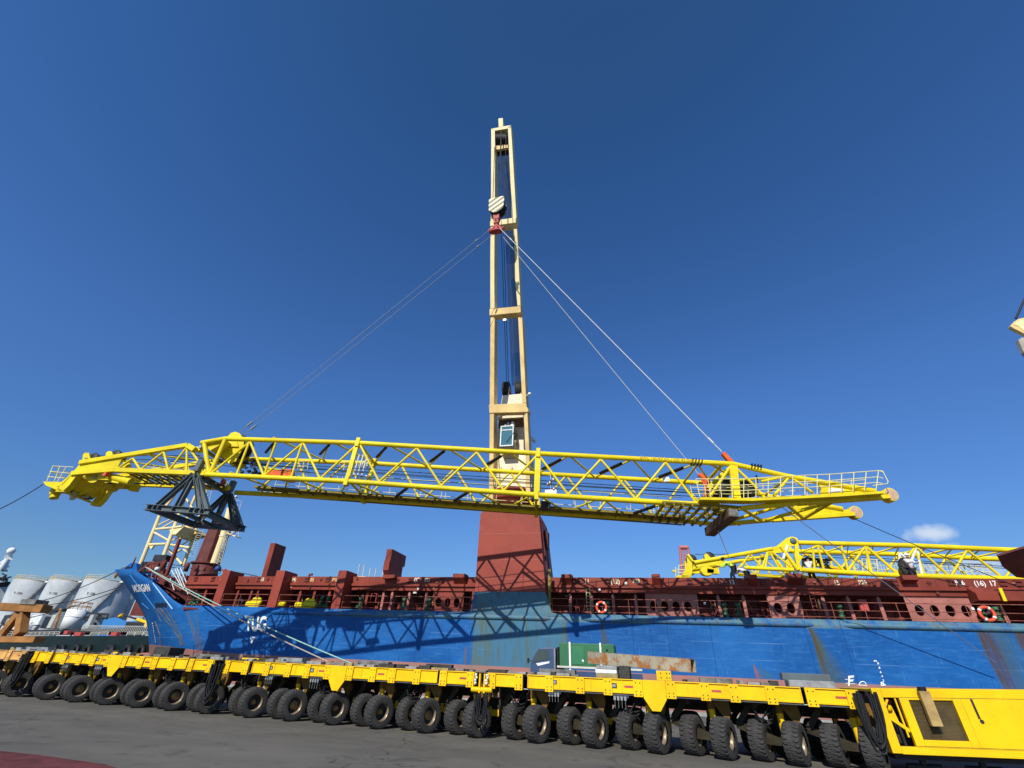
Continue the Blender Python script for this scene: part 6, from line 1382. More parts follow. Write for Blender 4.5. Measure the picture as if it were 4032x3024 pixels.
sp2([C4(385, 1285), C4(405, 1270), C4(450, 1315), C4(395, 1330)], .2, 'sheave_bracket', dys=(.3, 1.5))
for cx, cy in ((280, 1315), (440, 1292)): q = s2(C4(cx, cy)); sheave(b2m, q + Vector((0, .7, 0)), .36, .5, DKM, (0, 1, 0))
cc = [C4(408 + 62 * math.cos(a), 1432 + 42 * math.sin(a)) for a in [2 * math.pi * k / 20 for k in range(20)]]; sp2(cc, .4, 'lower_sheave_housing'); sp2([C4(408, 1410), C4(500, 1425), C4(500, 1460), C4(408, 1450)], .3, 'tension_arm')
sp2([C4(140, 1480), C4(150, 1470), C4(270, 1475), C4(265, 1490), C4(140, 1492)], 2.0, 'head_platform')
mb = MB()
for pts in ([(135, 1400), (135, 1485)], [(160, 1385), (235, 1385)], [(160, 1385), (160, 1480)], [(140, 1420), (220, 1425)], [(140, 1445), (210, 1450)]): mb.tube([s2(C4(*q)) for q in pts], .025, 6)
mb.build('head_railing', RYL, b2m); sp2([C4(105, 1425), C4(135, 1425), C4(135, 1445), C4(105, 1440)], .2, 'lamp_bracket')
for a, b2 in ((C4(700, 1400), C4(780, 1285)), (C4(780, 1285), C4(885, 1400)), (C4(890, 1400), C4(935, 1255)), (C4(940, 1255), C4(915, 1400)), (C4(945, 1255), C4(1035, 1410)), (C4(955, 1255), C4(1160, 1415))): st([a, b2], .06, 'head_brace')
sp2([C4(930, 1228), C4(965, 1228), C4(968, 1250), C4(935, 1255)], .3, 'link_eye', dys=(0, W2 - .3)); sp2([C4(975, 1238), C4(985, 1218), C4(1010, 1218), C4(1040, 1195), C4(1105, 1142), C4(1150, 1130), C4(1190, 1140), C4(1210, 1170), C4(1212, 1205), C4(1130, 1215), C4(1040, 1225), C4(990, 1250)], .1, 'peak_housing', dys=(.1, 1.9))
q = s2(C4(1160, 1170)); mb = MB(); mb.lathe([(0, .07), (.08, .07), (.20, .03), (.20, 0)], q + Vector((0, .09, 0)), (0, -1, 0), 20); mb.build('peak_pin', GRY, b2m)
sp2([C4(1175, 1210), C4(1205, 1210), C4(1210, 1290), C4(1240, 1310), C4(1215, 1360), C4(1230, 1405), C4(1290, 1425), C4(1290, 1445), C4(1200, 1430), C4(1170, 1300)], .25, 'mast_post', dys=(0, W2)); st([C4(1050, 1220), C4(1200, 1425)], .12, 'mast_brace'); st([C4(1110, 1210), C4(1070, 1330)], .09, 'white_strut', False, WHT)
sp2([C4(1545, 1385), C4(1620, 1395), C4(1750, 1430), C4(1740, 1440), C4(1545, 1430)], .6, 'red_winch_guard', ORG, (.8,)); sp2([C4(1400, 1345), C4(1560, 1370), C4(1690, 1380), C4(1685, 1400), C4(1560, 1392), C4(1400, 1370)], .3, 'cylinder_link', YB, (.8,))
mb = MB(); rnd = random.Random(9)
for k in range(24): mb.ball(s2(C4(rnd.uniform(1370, 1500), rnd.uniform(1330, 1395)), Y2 + rnd.uniform(.5, 1.5)), rnd.uniform(.05, .12), 8)
for k in range(5): q = s2(C4(1235, 1330 + k * 14), Y2 + 1); mb.tube([q, q + Vector((rnd.uniform(.8, 1.3), 0, rnd.uniform(-.1, .1)))], .06, 6)
mb.build('hydraulic_manifold', DKM, b2m)
mb = MB()
for u0, v0, u1, v1 in ((*C4(1230, 1280), *CR(1900, 1100)), (*C4(1230, 1300), *CR(1900, 1125)), (*C4(300, 1290), *C4(1050, 1285)), (*C4(560, 1300), *C4(1100, 1305)), (*C4(560, 1320), *C4(1100, 1335))): mb.tube([s2((u0, v0), Y2 + 1), s2((u1, v1), Y2 + 1)], .022, 5)
mb.build('running_ropes', WIRD, b2m)
mb = MB()
a0, a1 = s2(CR(0, 1190)), s2(CR(1900, 1240))
for dy in (.9, 1.9):
    for dz in (.45, .9): mb.tube([a0 + Vector((0, dy, dz)), a1 + Vector((0, dy, dz))], .02, 5)
    for k in range(26): q = a0.lerp(a1, k / 25) + Vector((0, dy, 0)); mb.tube([q, q + Vector((0, 0, .9))], .016, 5)
for u0 in (1755, 1795, 1885): mb.tube([s2(C4(u0, 1330)), s2(C4(u0 + 10, 1440))], .03, 6)
for v0 in (1330, 1365, 1400): mb.tube([s2(C4(1755, v0)), s2(C4(1885, v0 + 8))], .02, 6)
mb.build('walkway_handrail', RYL, b2m)
q0, q1 = s2(C4(1165, 1385)), s2(C4(1215, 1475)); mb = MB(); mb.prism([s2(C4(1163, 1382)), s2(C4(1192, 1382)), s2(C4(1215, 1475)), s2(C4(1170, 1475))], (0, .3, 0)); mb.build('grey_lug', GRY, b2m)
# white struts at the middle joint of the stowed boom
for a, b2 in (((690, 850), (610, 1080)), ((470, 930), (480, 1180)), ((470, 920), (600, 1020)), ((705, 900), (760, 1190))): st([CR(*a), CR(*b2)], .07, 'white_strut', False, WHT)
mb = MB(); rnd = random.Random(2); q = s2(CR(565, 1110)); mb.ball(q, .62, 14, (.62, .5, .95)); 
m, t, p = _mat('black_plastic_wrap'); p.inputs['Base Color'].default_value = (.012, .012, .013, 1); p.inputs['Roughness'].default_value = .3
b = node(t, 'ShaderNodeBump'); b.inputs['Strength'].default_value = 1; b.inputs['Distance'].default_value = .15; t.links.new(noise(t, 6, objvec(t, True), detail=5), b.inputs['Height']); t.links.new(b.outputs[0], p.inputs['Normal'])

# ================================================================== PEOPLE
def skinned(edges, joints, radii, mat, name, parent, lab=None, sub=1):
    keys = list(joints); me = bpy.data.meshes.new(name); org = worldloc(parent) if parent else Vector()
    me.from_pydata([tuple(Vector(joints[k]) - org) for k in keys], [(keys.index(a), keys.index(b_)) for a, b_ in edges], [])
    bm = bmesh.new(); bm.from_mesh(me); ly = bm.verts.layers.skin.verify(); bm.verts.ensure_lookup_table()
    for i, k in enumerate(keys): bm.verts[i][ly].radius = (radii[k], radii[k])
    bm.verts[0][ly].use_root = True; bm.to_mesh(me); bm.free(); o = bpy.data.objects.new(name, me); COL.objects.link(o)
    o.modifiers.new('skin', 'SKIN').use_smooth_shade = True; s_ = o.modifiers.new('sub', 'SUBSURF'); s_.levels = s_.render_levels = sub
    me.materials.append(mat)
    if parent: o.parent = parent
    return o
def person(foot, H_, yaw, label, top_mat, leg_mat, helm=HELM, lean=0.0, arms='down', stride=.12, group=None, vest=None, climb=False):
    """foot: ground point between the feet; yaw: facing; lean: forward bend of the torso in radians"""
    root = thing('person', foot, label, 'person', group); s = H_ / 1.75; F0 = Vector(foot)
    fx = Vector((math.sin(yaw), math.cos(yaw), 0)); rx = Vector((fx.y, -fx.x, 0)); U = Vector((0, 0, 1))
    P = lambda r_, f, z: F0 + rx * (r_ * s) + fx * (f * s) + U * (z * s)
    hip = P(0, 0 - math.sin(lean) * .15, .93); tdir = (U * math.cos(lean) + fx * math.sin(lean))
    ch = hip + tdir * .42 * s; nk = hip + tdir * .56 * s; hd = nk + (tdir * .6 + U * .4).normalized() * .17 * s
    J = {'hip': hip, 'waist': hip + tdir * .18 * s, 'chest': ch, 'neck': nk}
    for sd, nm in ((-1, 'l'), (1, 'r')):
        st_ = stride * sd; kz = .5 if not (climb and sd == 1) else .66
        J['hj' + nm] = hip + rx * (.095 * sd * s) - U * .06 * s; J['kn' + nm] = P(.11 * sd, st_ * .6 + .06 + (.2 if climb and sd == 1 else 0), kz); J['an' + nm] = P(.12 * sd, st_, .09 + (.28 if climb and sd == 1 else 0)); J['to' + nm] = J['an' + nm] + fx * .16 * s - U * .04 * s
        J['sh' + nm] = ch + rx * (.19 * sd * s) + tdir * .07 * s
        if arms == 'down': J['el' + nm] = J['sh' + nm] + rx * .05 * sd * s - U * .28 * s; J['wr' + nm] = J['el' + nm] + fx * .1 * s - U * .23 * s
        elif arms == 'forward': J['el' + nm] = J['sh' + nm] - U * .2 * s + fx * .18 * s; J['wr' + nm] = J['el' + nm] + fx * .25 * s - U * .02 * s
        elif arms == 'up': J['el' + nm] = J['sh' + nm] + rx * .08 * sd * s - U * .1 * s + fx * .2 * s; J['wr' + nm] = J['el' + nm] + U * .22 * s + fx * .1 * s
        J['ha' + nm] = J['wr' + nm] + (J['wr' + nm] - J['el' + nm]).normalized() * .10 * s
    R = {'hip': .14, 'waist': .125, 'chest': .155, 'neck': .06}; R.update({k + n_: v for n_ in 'lr' for k, v in (('hj', .10), ('kn', .062), ('an', .045), ('to', .04), ('sh', .07), ('el', .048), ('wr', .032), ('ha', .035))}); R = {k: v * s for k, v in R.items()}
    J['head'] = hd; R['head'] = .07 * s
    E_ = [('hip', 'waist'), ('waist', 'chest'), ('chest', 'neck'), ('neck', 'head')] + [e for n_ in 'lr' for e in (('hip', 'hj' + n_), ('hj' + n_, 'kn' + n_), ('kn' + n_, 'an' + n_), ('an' + n_, 'to' + n_), ('chest', 'sh' + n_), ('sh' + n_, 'el' + n_), ('el' + n_, 'wr' + n_), ('wr' + n_, 'ha' + n_))]
    skinned(E_, J, R, SKIN, 'body', root)
    def sub(keys, edges, mat, nm, grow=1.12): skinned(edges, {k: J[k] for k in keys}, {k: R[k] * grow + .008 for k in keys}, mat, nm, root)
    tk_ = ['chest', 'waist', 'hip', 'shl', 'ell', 'wrl', 'shr', 'elr', 'wrr']
    sub(tk_, [('chest', 'waist'), ('waist', 'hip')] + [e for n_ in 'lr' for e in (('chest', 'sh' + n_), ('sh' + n_, 'el' + n_), ('el' + n_, 'wr' + n_))], top_mat, 'jacket', 1.14)
    lk = ['hip', 'hjl', 'knl', 'anl', 'hjr', 'knr', 'anr']; sub(lk, [e for n_ in 'lr' for e in (('hip', 'hj' + n_), ('hj' + n_, 'kn' + n_), ('kn' + n_, 'an' + n_))], leg_mat, 'trousers', 1.18)
    for n_ in 'lr': skinned([('a', 'b')], {'a': J['an' + n_] - U * .02 * s, 'b': J['to' + n_]}, {'a': .06 * s, 'b': .05 * s}, BLK, 'boot', root)
    if vest: skinned([('a', 'b'), ('b', 'c')], {'a': J['hip'] + tdir * .04 * s, 'b': J['waist'], 'c': J['chest'] + tdir * .05 * s}, {'a': .165 * s, 'b': .165 * s, 'c': .20 * s}, vest, 'hivis_vest', root)
    hm = MB(); hc = hd + tdir * .05 * s; hm.ball(hc, .125 * s, 14, (1, 1, .95)); hm.build('helmet', helm, root)
    hm = MB(); hm.lathe([(.10 * s, 0), (.155 * s, -.01 * s), (.155 * s, -.02 * s), (.10 * s, -.01 * s)], hc, tdir, 16); hm.build('helmet_brim', helm, root)
    fc = MB(); ctr_ = hd + fx * .07 * s; fc.ball(ctr_ + fx * .03 * s - U * .015 * s, .014 * s, 6)
    fc.build('nose', SKIN, root)
    return root
def foot_at(u, v_head, Y, H_):                            # stand a person of height H_ so that the crown appears at v_head
    q = PY(u, v_head, Y); return Vector((q.x, Y, q.z - H_))
person(foot_at(1396, 2281, 31.4, 1.75), 1.75, .15, 'worker in lime hi-vis vest and white helmet climbing onto the hatch coaming, seen from behind', NAVY, NAVY, arms='up', vest=HIVIS, climb=True, stride=.06)
person(foot_at(2872, 2192, 33.6, 1.6), 1.75, -1.35, 'worker in pale green hi-vis jacket bending at the head of the stowed boom', HIVIS, NAVY, helm=NAVY, lean=.85, arms='forward')
person(foot_at(2926, 2228, 33.8, 1.3), 1.72, -1.2, 'worker in dark clothes crouching just right of the hi-vis worker', PALE, NAVY, helm=NAVY, lean=1.1, arms='forward')
person(foot_at(3176, 2196, 34.9, 1.65), 1.72, .6, 'worker in pale top and dark trousers behind the mast post of the stowed boom', PALE, NAVY, lean=.3, arms='forward', helm=NAVY)
person(foot_at(3566, 2186, 33.6, 1.72), 1.78, 3.0, 'worker in black overalls and white helmet standing in the middle of the stowed boom', PALE, NAVY, lean=.15, arms='forward')
wrap = MB(); wrap.ball(s2(CR(565, 1120), Y2 - .5), .5, 16, (.8, .6, 1.25)); solo(wrap, 'wrapped_bundle', m, s2(CR(565, 1200), Y2 - .5), 'black plastic wrapped bundle at the middle joint of the stowed boom', 'bundle')

# ================================================================== FAR SIDE OF THE SHIP AND BACKGROUND
# cream lattice tower beyond the bow
def Lat(uvs_l, name, label, cat, Y, W_, mat, r_): pass
YT = 40.0
lt = thing('lattice_tower', PY(620, 2290, YT), 'cream lattice crane tower standing behind the bow of the ship', 'lattice tower')
def t8(pts, r_, name='brace', Y=YT, mat=CRE, par=lt): mb = MB(); mb.tube([PY(*K8(*q), Y) for q in pts], r_, 10); mb.build(name, mat, par)
t8([(20, 1440), (330, 660), (560, 330), (650, 160)], .20, 'leg'); t8([(370, 1290), (540, 830), (640, 560), (700, 330)], .20, 'leg', YT + .1); t8([(665, 1400), (860, 850), (940, 600), (1010, 200)], .19, 'leg', YT + 2.5); t8([(480, 1400), (660, 900), (800, 480), (950, 150)], .15, 'leg', YT + 3, CRR)
for pts, r_, Y in (([(170, 1085), (420, 1075)], .13, YT), ([(275, 862), (520, 840), (660, 820)], .13, YT), ([(250, 910), (455, 1025)], .10, YT), ([(470, 1085), (760, 1130)], .12, YT + 1.2), ([(460, 1160), (650, 1370)], .12, YT + 1.5), ([(560, 830), (850, 830)], .14, YT + 1.2), ([(310, 800), (520, 700)], .08, YT), ([(330, 860), (540, 740)], .08, YT + .5), ([(500, 1030), (640, 960)], .08, YT + 1), ([(620, 1110), (820, 980)], .08, YT + 2), ([(700, 400), (800, 560)], .1, YT + 1), ([(740, 700), (880, 560)], .08, YT + 2)): t8(pts, r_, Y=Y)
mb = MB(); mb.prism([PY(*K8(*q), YT) for q in ((470, 870), (540, 850), (680, 820), (560, 935), (490, 940))], (0, 2.5, 0)); mb.build('platform', CRE, lt); mb = MB(); mb.prism([PY(*K8(*q), YT + 1.5) for q in ((600, 880), (820, 860), (860, 920), (640, 1000))], (0, 1.5, 0)); mb.build('machine_platform', CRR, lt)
for pts in (((170, 1100), (200, 1150), (240, 1100)), ((650, 1150), (690, 1150), (720, 1200)), ((560, 1200), (600, 1160), (640, 1155))): mb = MB(); mb.prism([PY(*K8(*q), YT - .02) for q in pts], (0, .2, 0)); mb.build('knee_plate', CRE, lt)
def cage(par, pl, pr_, Y, n, mat, nm='caged_ladder'):
    mb = MB(); (a0, a1), (b0, b1) = pl, pr_
    A0, A1, B0, B1 = [PY(*K8(*q), Y) for q in (a0, a1, b0, b1)]
    for f in (0, .5, 1): mb.tube([A0.lerp(B0, f) - Vector((0, .3 * math.sin(math.pi * f), 0)), A1.lerp(B1, f) - Vector((0, .3 * math.sin(math.pi * f), 0))], .02, 5)
    for k in range(n): f = k / (n - 1); q0, q1 = A0.lerp(A1, f), B0.lerp(B1, f); mb.tube([q0, (q0 + q1) / 2 - Vector((0, .4, 0)), q1], .018, 5)
    mb.build(nm, mat, par)
cage(lt, ((870, 930), (750, 1250)), ((940, 930), (820, 1265)), YT + 2, 12, GAL); cage(lt, ((1020, 230), (870, 930)), ((1090, 250), (945, 930)), YT + 2, 20, GAL)
# red mast with cream jib
rm = thing('derrick_mast', PY(*K8(1000, 1500), 37.2), 'dark red ship mast with a cream boom stowed against its right side', 'mast')
YR = 37.2
def r8(pts, w_, name, mat, Y=YR, dep=None):
    P = [PY(*K8(*q), Y) for q in pts]; mb = MB()
    for a, b2 in zip(P, P[1:]): mb.tube([a, b2], w_, 14)
    mb.build(name, mat, rm)
mb = MB(); a, b2 = PY(*K8(985, 1400), YR), PY(*K8(1200, 800), YR); mb.tube([a, b2], [.95, .80], 8, smooth=False); mb.build('mast_column', RDK, rm)
mb = MB(); a, b2 = PY(*K8(960, 1570), YR), PY(*K8(990, 1380), YR); mb.tube([a, b2], [1.15, 1.05], 20); mb.tube([b2, b2 + Vector((0, 0, .12))], 1.25, 20); mb.build('mast_base', RDK, rm)
r8([(1110, 1360), (1245, 980), (1350, 560)], .30, 'stowed_boom', CRE, YR - .8); r8([(1150, 1400), (1330, 850)], .26, 'mast_pipe', RDK, YR - .2)
for dx in (0, 22, 44): r8([(1170 + dx, 1350), (1300 + dx, 850)], .03, 'halyard', GAL, YR - 1.1)
r8([(1290, 700), (1390, 620)], .14, 'boom_rest', CRR, YR - .8)
cage(rm, ((1170, 1340), (1310, 980)), ((1210, 1385), (1330, 985)), YR - 1.0, 10, GAL); cage(rm, ((1395, 450), (1380, 640)), ((1520, 455), (1460, 650)), YR - .5, 4, GAL); cage(rm, ((1355, 850), (1370, 930)), ((1478, 870), (1465, 980)), YR - .5, 3, GAL)
mb = MB(); mb.bar(PY(*K8(1340, 930), YR - .8), PY(*K8(1470, 980), YR - .8), .8, .08); mb.bar(PY(*K8(1000, 1330), YR), PY(*K8(1010, 1330), YR), .1); mb.build('mast_platform', CRR, rm)
mb = MB(); q = PY(*K8(1435, 390), YR); mb.tube([q - Vector((0, 0, 1.2)), q], .05, 6); mb.ball(q, .16, 8); mb.build('mast_light', GAL, rm)
# distant red harbour crane
dc = thing('harbour_crane', PY(2695, 2280, 90), 'faded red lattice crane far away beyond the ship, left of the stowed boom', 'harbour crane')
FR = paint('far_crane_red', (.50, .16, .14), .6, .1, .3, dirt=0)
def d8(pts, r_, nm='brace', dy=0): mb = MB(); mb.tube([PY(*C4(*q), 90) + Vector((0, dy, 0)) for q in pts], r_, 6); mb.build(nm, FR, dc)
d8([(170, 1225), (190, 1470)], .22, 'leg'); d8([(238, 1225), (250, 1300)], .22, 'leg'); d8([(168, 1228), (242, 1228)], .35, 'top_beam'); d8([(172, 1240), (238, 1240)], .2, 'top_beam'); d8([(185, 1385), (255, 1390)], .25, 'cross_beam')
for k in range(6): d8([(172 + k * 3, 1245 + k * 40), (240, 1265 + k * 40)] if k % 2 else [(240, 1225 + k * 40), (174 + k * 3, 1265 + k * 40)], .08)
d8([(200, 1240), (215, 1380)], .12, 'mast'); d8([(215, 1240), (235, 1380)], .08, 'mast')
# another ship's crane head at the right edge, and a dark red hatch lifted at the right
Yc = 27.0
oc = thing('jib_head', PY(4030, 1330, Yc), 'cream rusty jib head of another crane cut off by the right edge of the picture', 'crane jib')
cz = crop(3800, 1100, 400 / 1659)
mb = MB(); mb.prism([PY(*cz(*q), Yc) for q in ((740, 760), (800, 690), (880, 640), (1000, 615), (1500, 640), (1500, 1000), (1000, 900), (900, 850), (800, 800))], (0, .25, 0)); mb.build('sheave_cheek', CRR, oc, bevel=.03)
mb = MB(); mb.prism([PY(*cz(*q), Yc - .03) for q in ((790, 735), (900, 655), (1500, 640), (1500, 900), (960, 840), (870, 760))], (0, .02, 0)); mb.build('cream_panel', CRE, oc)
mb = MB(); mb.prism([PY(*cz(*q), Yc + .2) for q in ((868, 990), (925, 950), (1500, 1000), (1500, 1600), (960, 1190))], (0, .25, 0)); mb.build('jib_body', paint('grey_cream', (.36, .33, .28), .6), oc)
mb = MB(); mb.tube([PY(*cz(830, 640), Yc), PY(*cz(960, 350), Yc), PY(*cz(1400, -600), Yc)], .06, 8); mb.build('jib_rope', WIRD, oc)
fn = Vector((0, -.62, -.78)); fo = PY(*CR(1900, 1180), 29.6); oo = Vector((0, 0, EYE))
mb = MB(); mb.prism([oo + ray(*CR(*q)) * ((fo - oo).dot(fn) / ray(*CR(*q)).dot(fn)) for q in ((1755, 960), (2097, 855), (2400, 760), (2400, 1290), (2000, 1240), (1830, 1110), (1800, 1040))], -fn * .12); solo(mb, 'dark_red_flap', RDK, PY(*CR(2050, 1240), 30), 'dark red tilted steel cover at the right edge above the coaming', 'hatch flap', bevel=.02)

# ---- left background: moored vessel
va, vb = PD(0, 2504, 124), PD(590, 2504, 70); va = va + (va - vb) * 1.0; va.z = vb.z = 3.3; vb = vb + (vb - va).normalized() * 6; vd = (vb - va).normalized(); vn = Vector((-vd.y, vd.x, 0))
if vn.dot(va) < 0: vn = -vn
ves = thing('barge', (va + vb) / 2 + Vector((0, 0, -6)), 'low dark green vessel with white tank and railings moored beyond the bow', 'vessel')
ln = (vb - va).length
mb = MB(); mb.prism([va, vb, vb + Vector((0, 0, -2.3)) - vd * .6, vb - vd * 2 + Vector((0, 0, -6.5)), va + Vector((0, 0, -6.5))], vn * 9); mb.build('hull', GHUL, ves)
def V(uv, off=0.0):                                        # a sight line met with the vessel's side plane, moved in by off
    A = va + vn * off; d = ray(*uv); o = Vector((0, 0, EYE)); return o + d * ((A - o).dot(vn) / d.dot(vn))
mb = MB()
for a, b2 in ((330, 760), (1170, 1400), (1650, 1970), (-300, 300)):
    p0, p1 = V(K7(a, 1340)), V(K7(b2, 1340)); hgt = V(K7(a, 1300)).z - p0.z
    for f in (.5, 1): mb.tube([p0 + Vector((0, 0, hgt * f * 1.15)), p1 + Vector((0, 0, hgt * f * 1.15))], .05, 5)
    n = max(2, int((p1 - p0).length / 2))
    for k in range(n + 1): q = p0.lerp(p1, k / n); mb.tube([q, q + Vector((0, 0, hgt * 1.15))], .05, 5)
mb.build('side_railing', GAL, ves)
mb = MB(); p0, p1 = V(K7(1060, 1275), 1.5), V(K7(1975, 1300), 1.5); hgt = (V(K7(1300, 1215), 1.5).z - V(K7(1300, 1285), 1.5).z)
n = 44
for k in range(n + 1): q = p0.lerp(p1, k / n); mb.tube([q, q + Vector((0, 0, hgt))], .04, 5)
mb.tube([p0 + Vector((0, 0, hgt)), p1 + Vector((0, 0, hgt))], .05, 5); mb.build('upper_railing', GAL, ves)
for cx in (760, 860, 1050, 1200, 1480, 1500, 1720, 1900): q = V(K7(cx, 1450)); mb = MB(); mb.tube([q - vn * .2 + Vector((.7 * math.cos(a) * vd.x, .7 * math.cos(a) * vd.y, .7 * math.sin(a) - .9)) for a in [math.pi * 2 * k / 14 for k in range(15)]], .22, 8, caps=False); mb.build('tyre_fender', BLK, ves)
def vbox(u0, v0, u1, v1, off, dep, name, mat): a, b2 = V(K7(u0, v1), off), V(K7(u1, v0), off); h_ = b2.z - a.z; p1 = Vector((b2.x, b2.y, a.z)); mb = MB(); mb.prism([a, p1, p1 + Vector((0, 0, h_)), a + Vector((0, 0, h_))], vn * dep); mb.build(name, mat, ves, bevel=.03)
vbox(-300, 1230, 1980, 1310, 2.5, 4, 'trunk_deck', DKM)
for (a, b2, c3, d3) in ((950, 1290, 1060, 1345), (1430, 1290, 1530, 1345), (820, 1270, 890, 1320)): vbox(a, b2, c3, d3, .3, .5, 'red_hose_gear', CRD)
for (a, b2, c3, d3, mt_) in ((360, 1060, 560, 1200, WORN), (520, 1085, 590, 1240, GRY), (600, 1060, 740, 1240, GAL), (600, 980, 770, 1020, DKM), (1100, 1060, 1230, 1240, TANK), (380, 1150, 480, 1200, WHT), (1690, 1250, 1960, 1290, WHT), (0, 1060, 180, 1180, DKM), (60, 1100, 200, 1180, GAL), (0, 1200, 300, 1260, WORN)): vbox(a, b2, c3, d3, 3.5, 1.5, 'deck_house', mt_)
mb = MB(); q = V(K7(905, 1255), 3); Dq = math.hypot(q.x, q.y); tq = PD(*K7(960, 1000), Dq); aa_, bb_ = PD(*K7(1090, 1120), Dq), PD(*K7(815, 1120), Dq); r_ = (aa_ - bb_).length / 2 * 1.1; mb.lathe([(0, 0), (r_, 0), (r_, tq.z - q.z), (0, tq.z - q.z + .15)], q, (0, 0, 1), 36); mb.build('white_tank', WHT, ves)
mb = MB(); mb.lathe([(r_ + .03, 0), (r_ + .08, .05), (r_ + .03, .1)], q + Vector((0, 0, (tq.z - q.z) * .62)), (0, 0, 1), 36); mb.build('tank_hoop', WORN, ves)
mb = MB()
for k in range(8): a = 2 * math.pi * k / 8; p0 = q + Vector((r_ * math.cos(a), r_ * math.sin(a), tq.z - q.z)); mb.tube([p0, p0 + Vector((0, 0, 1.1))], .05, 5)
for zz in (.55, 1.1): mb.tube([q + Vector((r_ * math.cos(2 * math.pi * k / 16), r_ * math.sin(2 * math.pi * k / 16), tq.z - q.z + zz)) for k in range(17)], .05, 5, caps=False)
for k in range(14): p0 = PD(*K7(790 - k * 6 + 5 * (k % 2), 1000 + k * 18), Dq - .5); mb.ball(p0, .22, 6); 
mb.build('rusty_stair_and_rail', paint('rusty_orange', (.45, .24, .10), .7, .5, 3, rust=.4), ves)
mb = MB()
for pts in (((1110, 1040), (1410, 1060)), ((1110, 1090), (1400, 1110)), ((1410, 1060), (1390, 1120)), ((1110, 1040), (1100, 1110)), ((1200, 1045), (1150, 1240)), ((1330, 1055), (1200, 1150)), ((1100, 1110), (1250, 1180))): mb.tube([V(K7(*pts[0]), 4), V(K7(*pts[1]), 4)], .16, 5)
mb.build('pipe_rack', DKM, ves)
kc = MB(); kc.tube([V(K7(1885, 1290), 3), V(K7(1925, 1165), 3), V(K7(1800, 1130), 3)], .22, 8); kc.tube([V(K7(1600, 1065), 3), V(K7(1560, 1085), 3)], .2, 8); kc.build('knuckle_crane', YS, ves)
mb = MB(); mb.tube([V(K7(1610, 1065), 3.05), V(K7(1880, 1150), 3.05)], .12, 6); mb.tube([V(K7(1890, 1060), 3), V(K7(1840, 1240), 3)], .06, 5); mb.build('crane_jib', DKM, ves)
# blue shed on the far quay
sa, sb = PD(*K7(1300, 1225), 162), PD(*K7(1790, 1235), 155); shd = thing('blue_shed', (sa + sb) / 2, 'bright blue gabled shed on the far quay below the silver tanks', 'shed')
bz = 0.0; A_ = PD(*K7(1330, 1130), 162); C_ = PD(*K7(1510, 1096), 160); D_ = PD(*K7(1660, 1150), 158); E2 = PD(*K7(1930, 1130), 154)
mb = MB(); dd = Vector((A_.x, A_.y, 0)).normalized() * 14; p_ = [Vector((A_.x, A_.y, -.01)), Vector((D_.x, D_.y, -.01)), D_, C_, A_]; mb.prism(p_, dd); mb.build('gable_body', SHED, shd)
mb = MB(); p_ = [Vector((D_.x, D_.y, -.01)) + dd * .02, Vector((E2.x, E2.y, -.01)) + dd * .02, E2 + dd * .02, D_ + dd * .02]; mb.prism(p_, dd * .6); mb.build('side_body', SHED, shd)
mb = MB(); a = PD(*K7(1665, 1155), 153.5); b2 = PD(*K7(1890, 1165), 152); mb.prism([Vector((a.x, a.y, .0)), Vector((b2.x, b2.y, 0)), b2, a], dd * .02); mb.build('shed_door', DKM, shd)
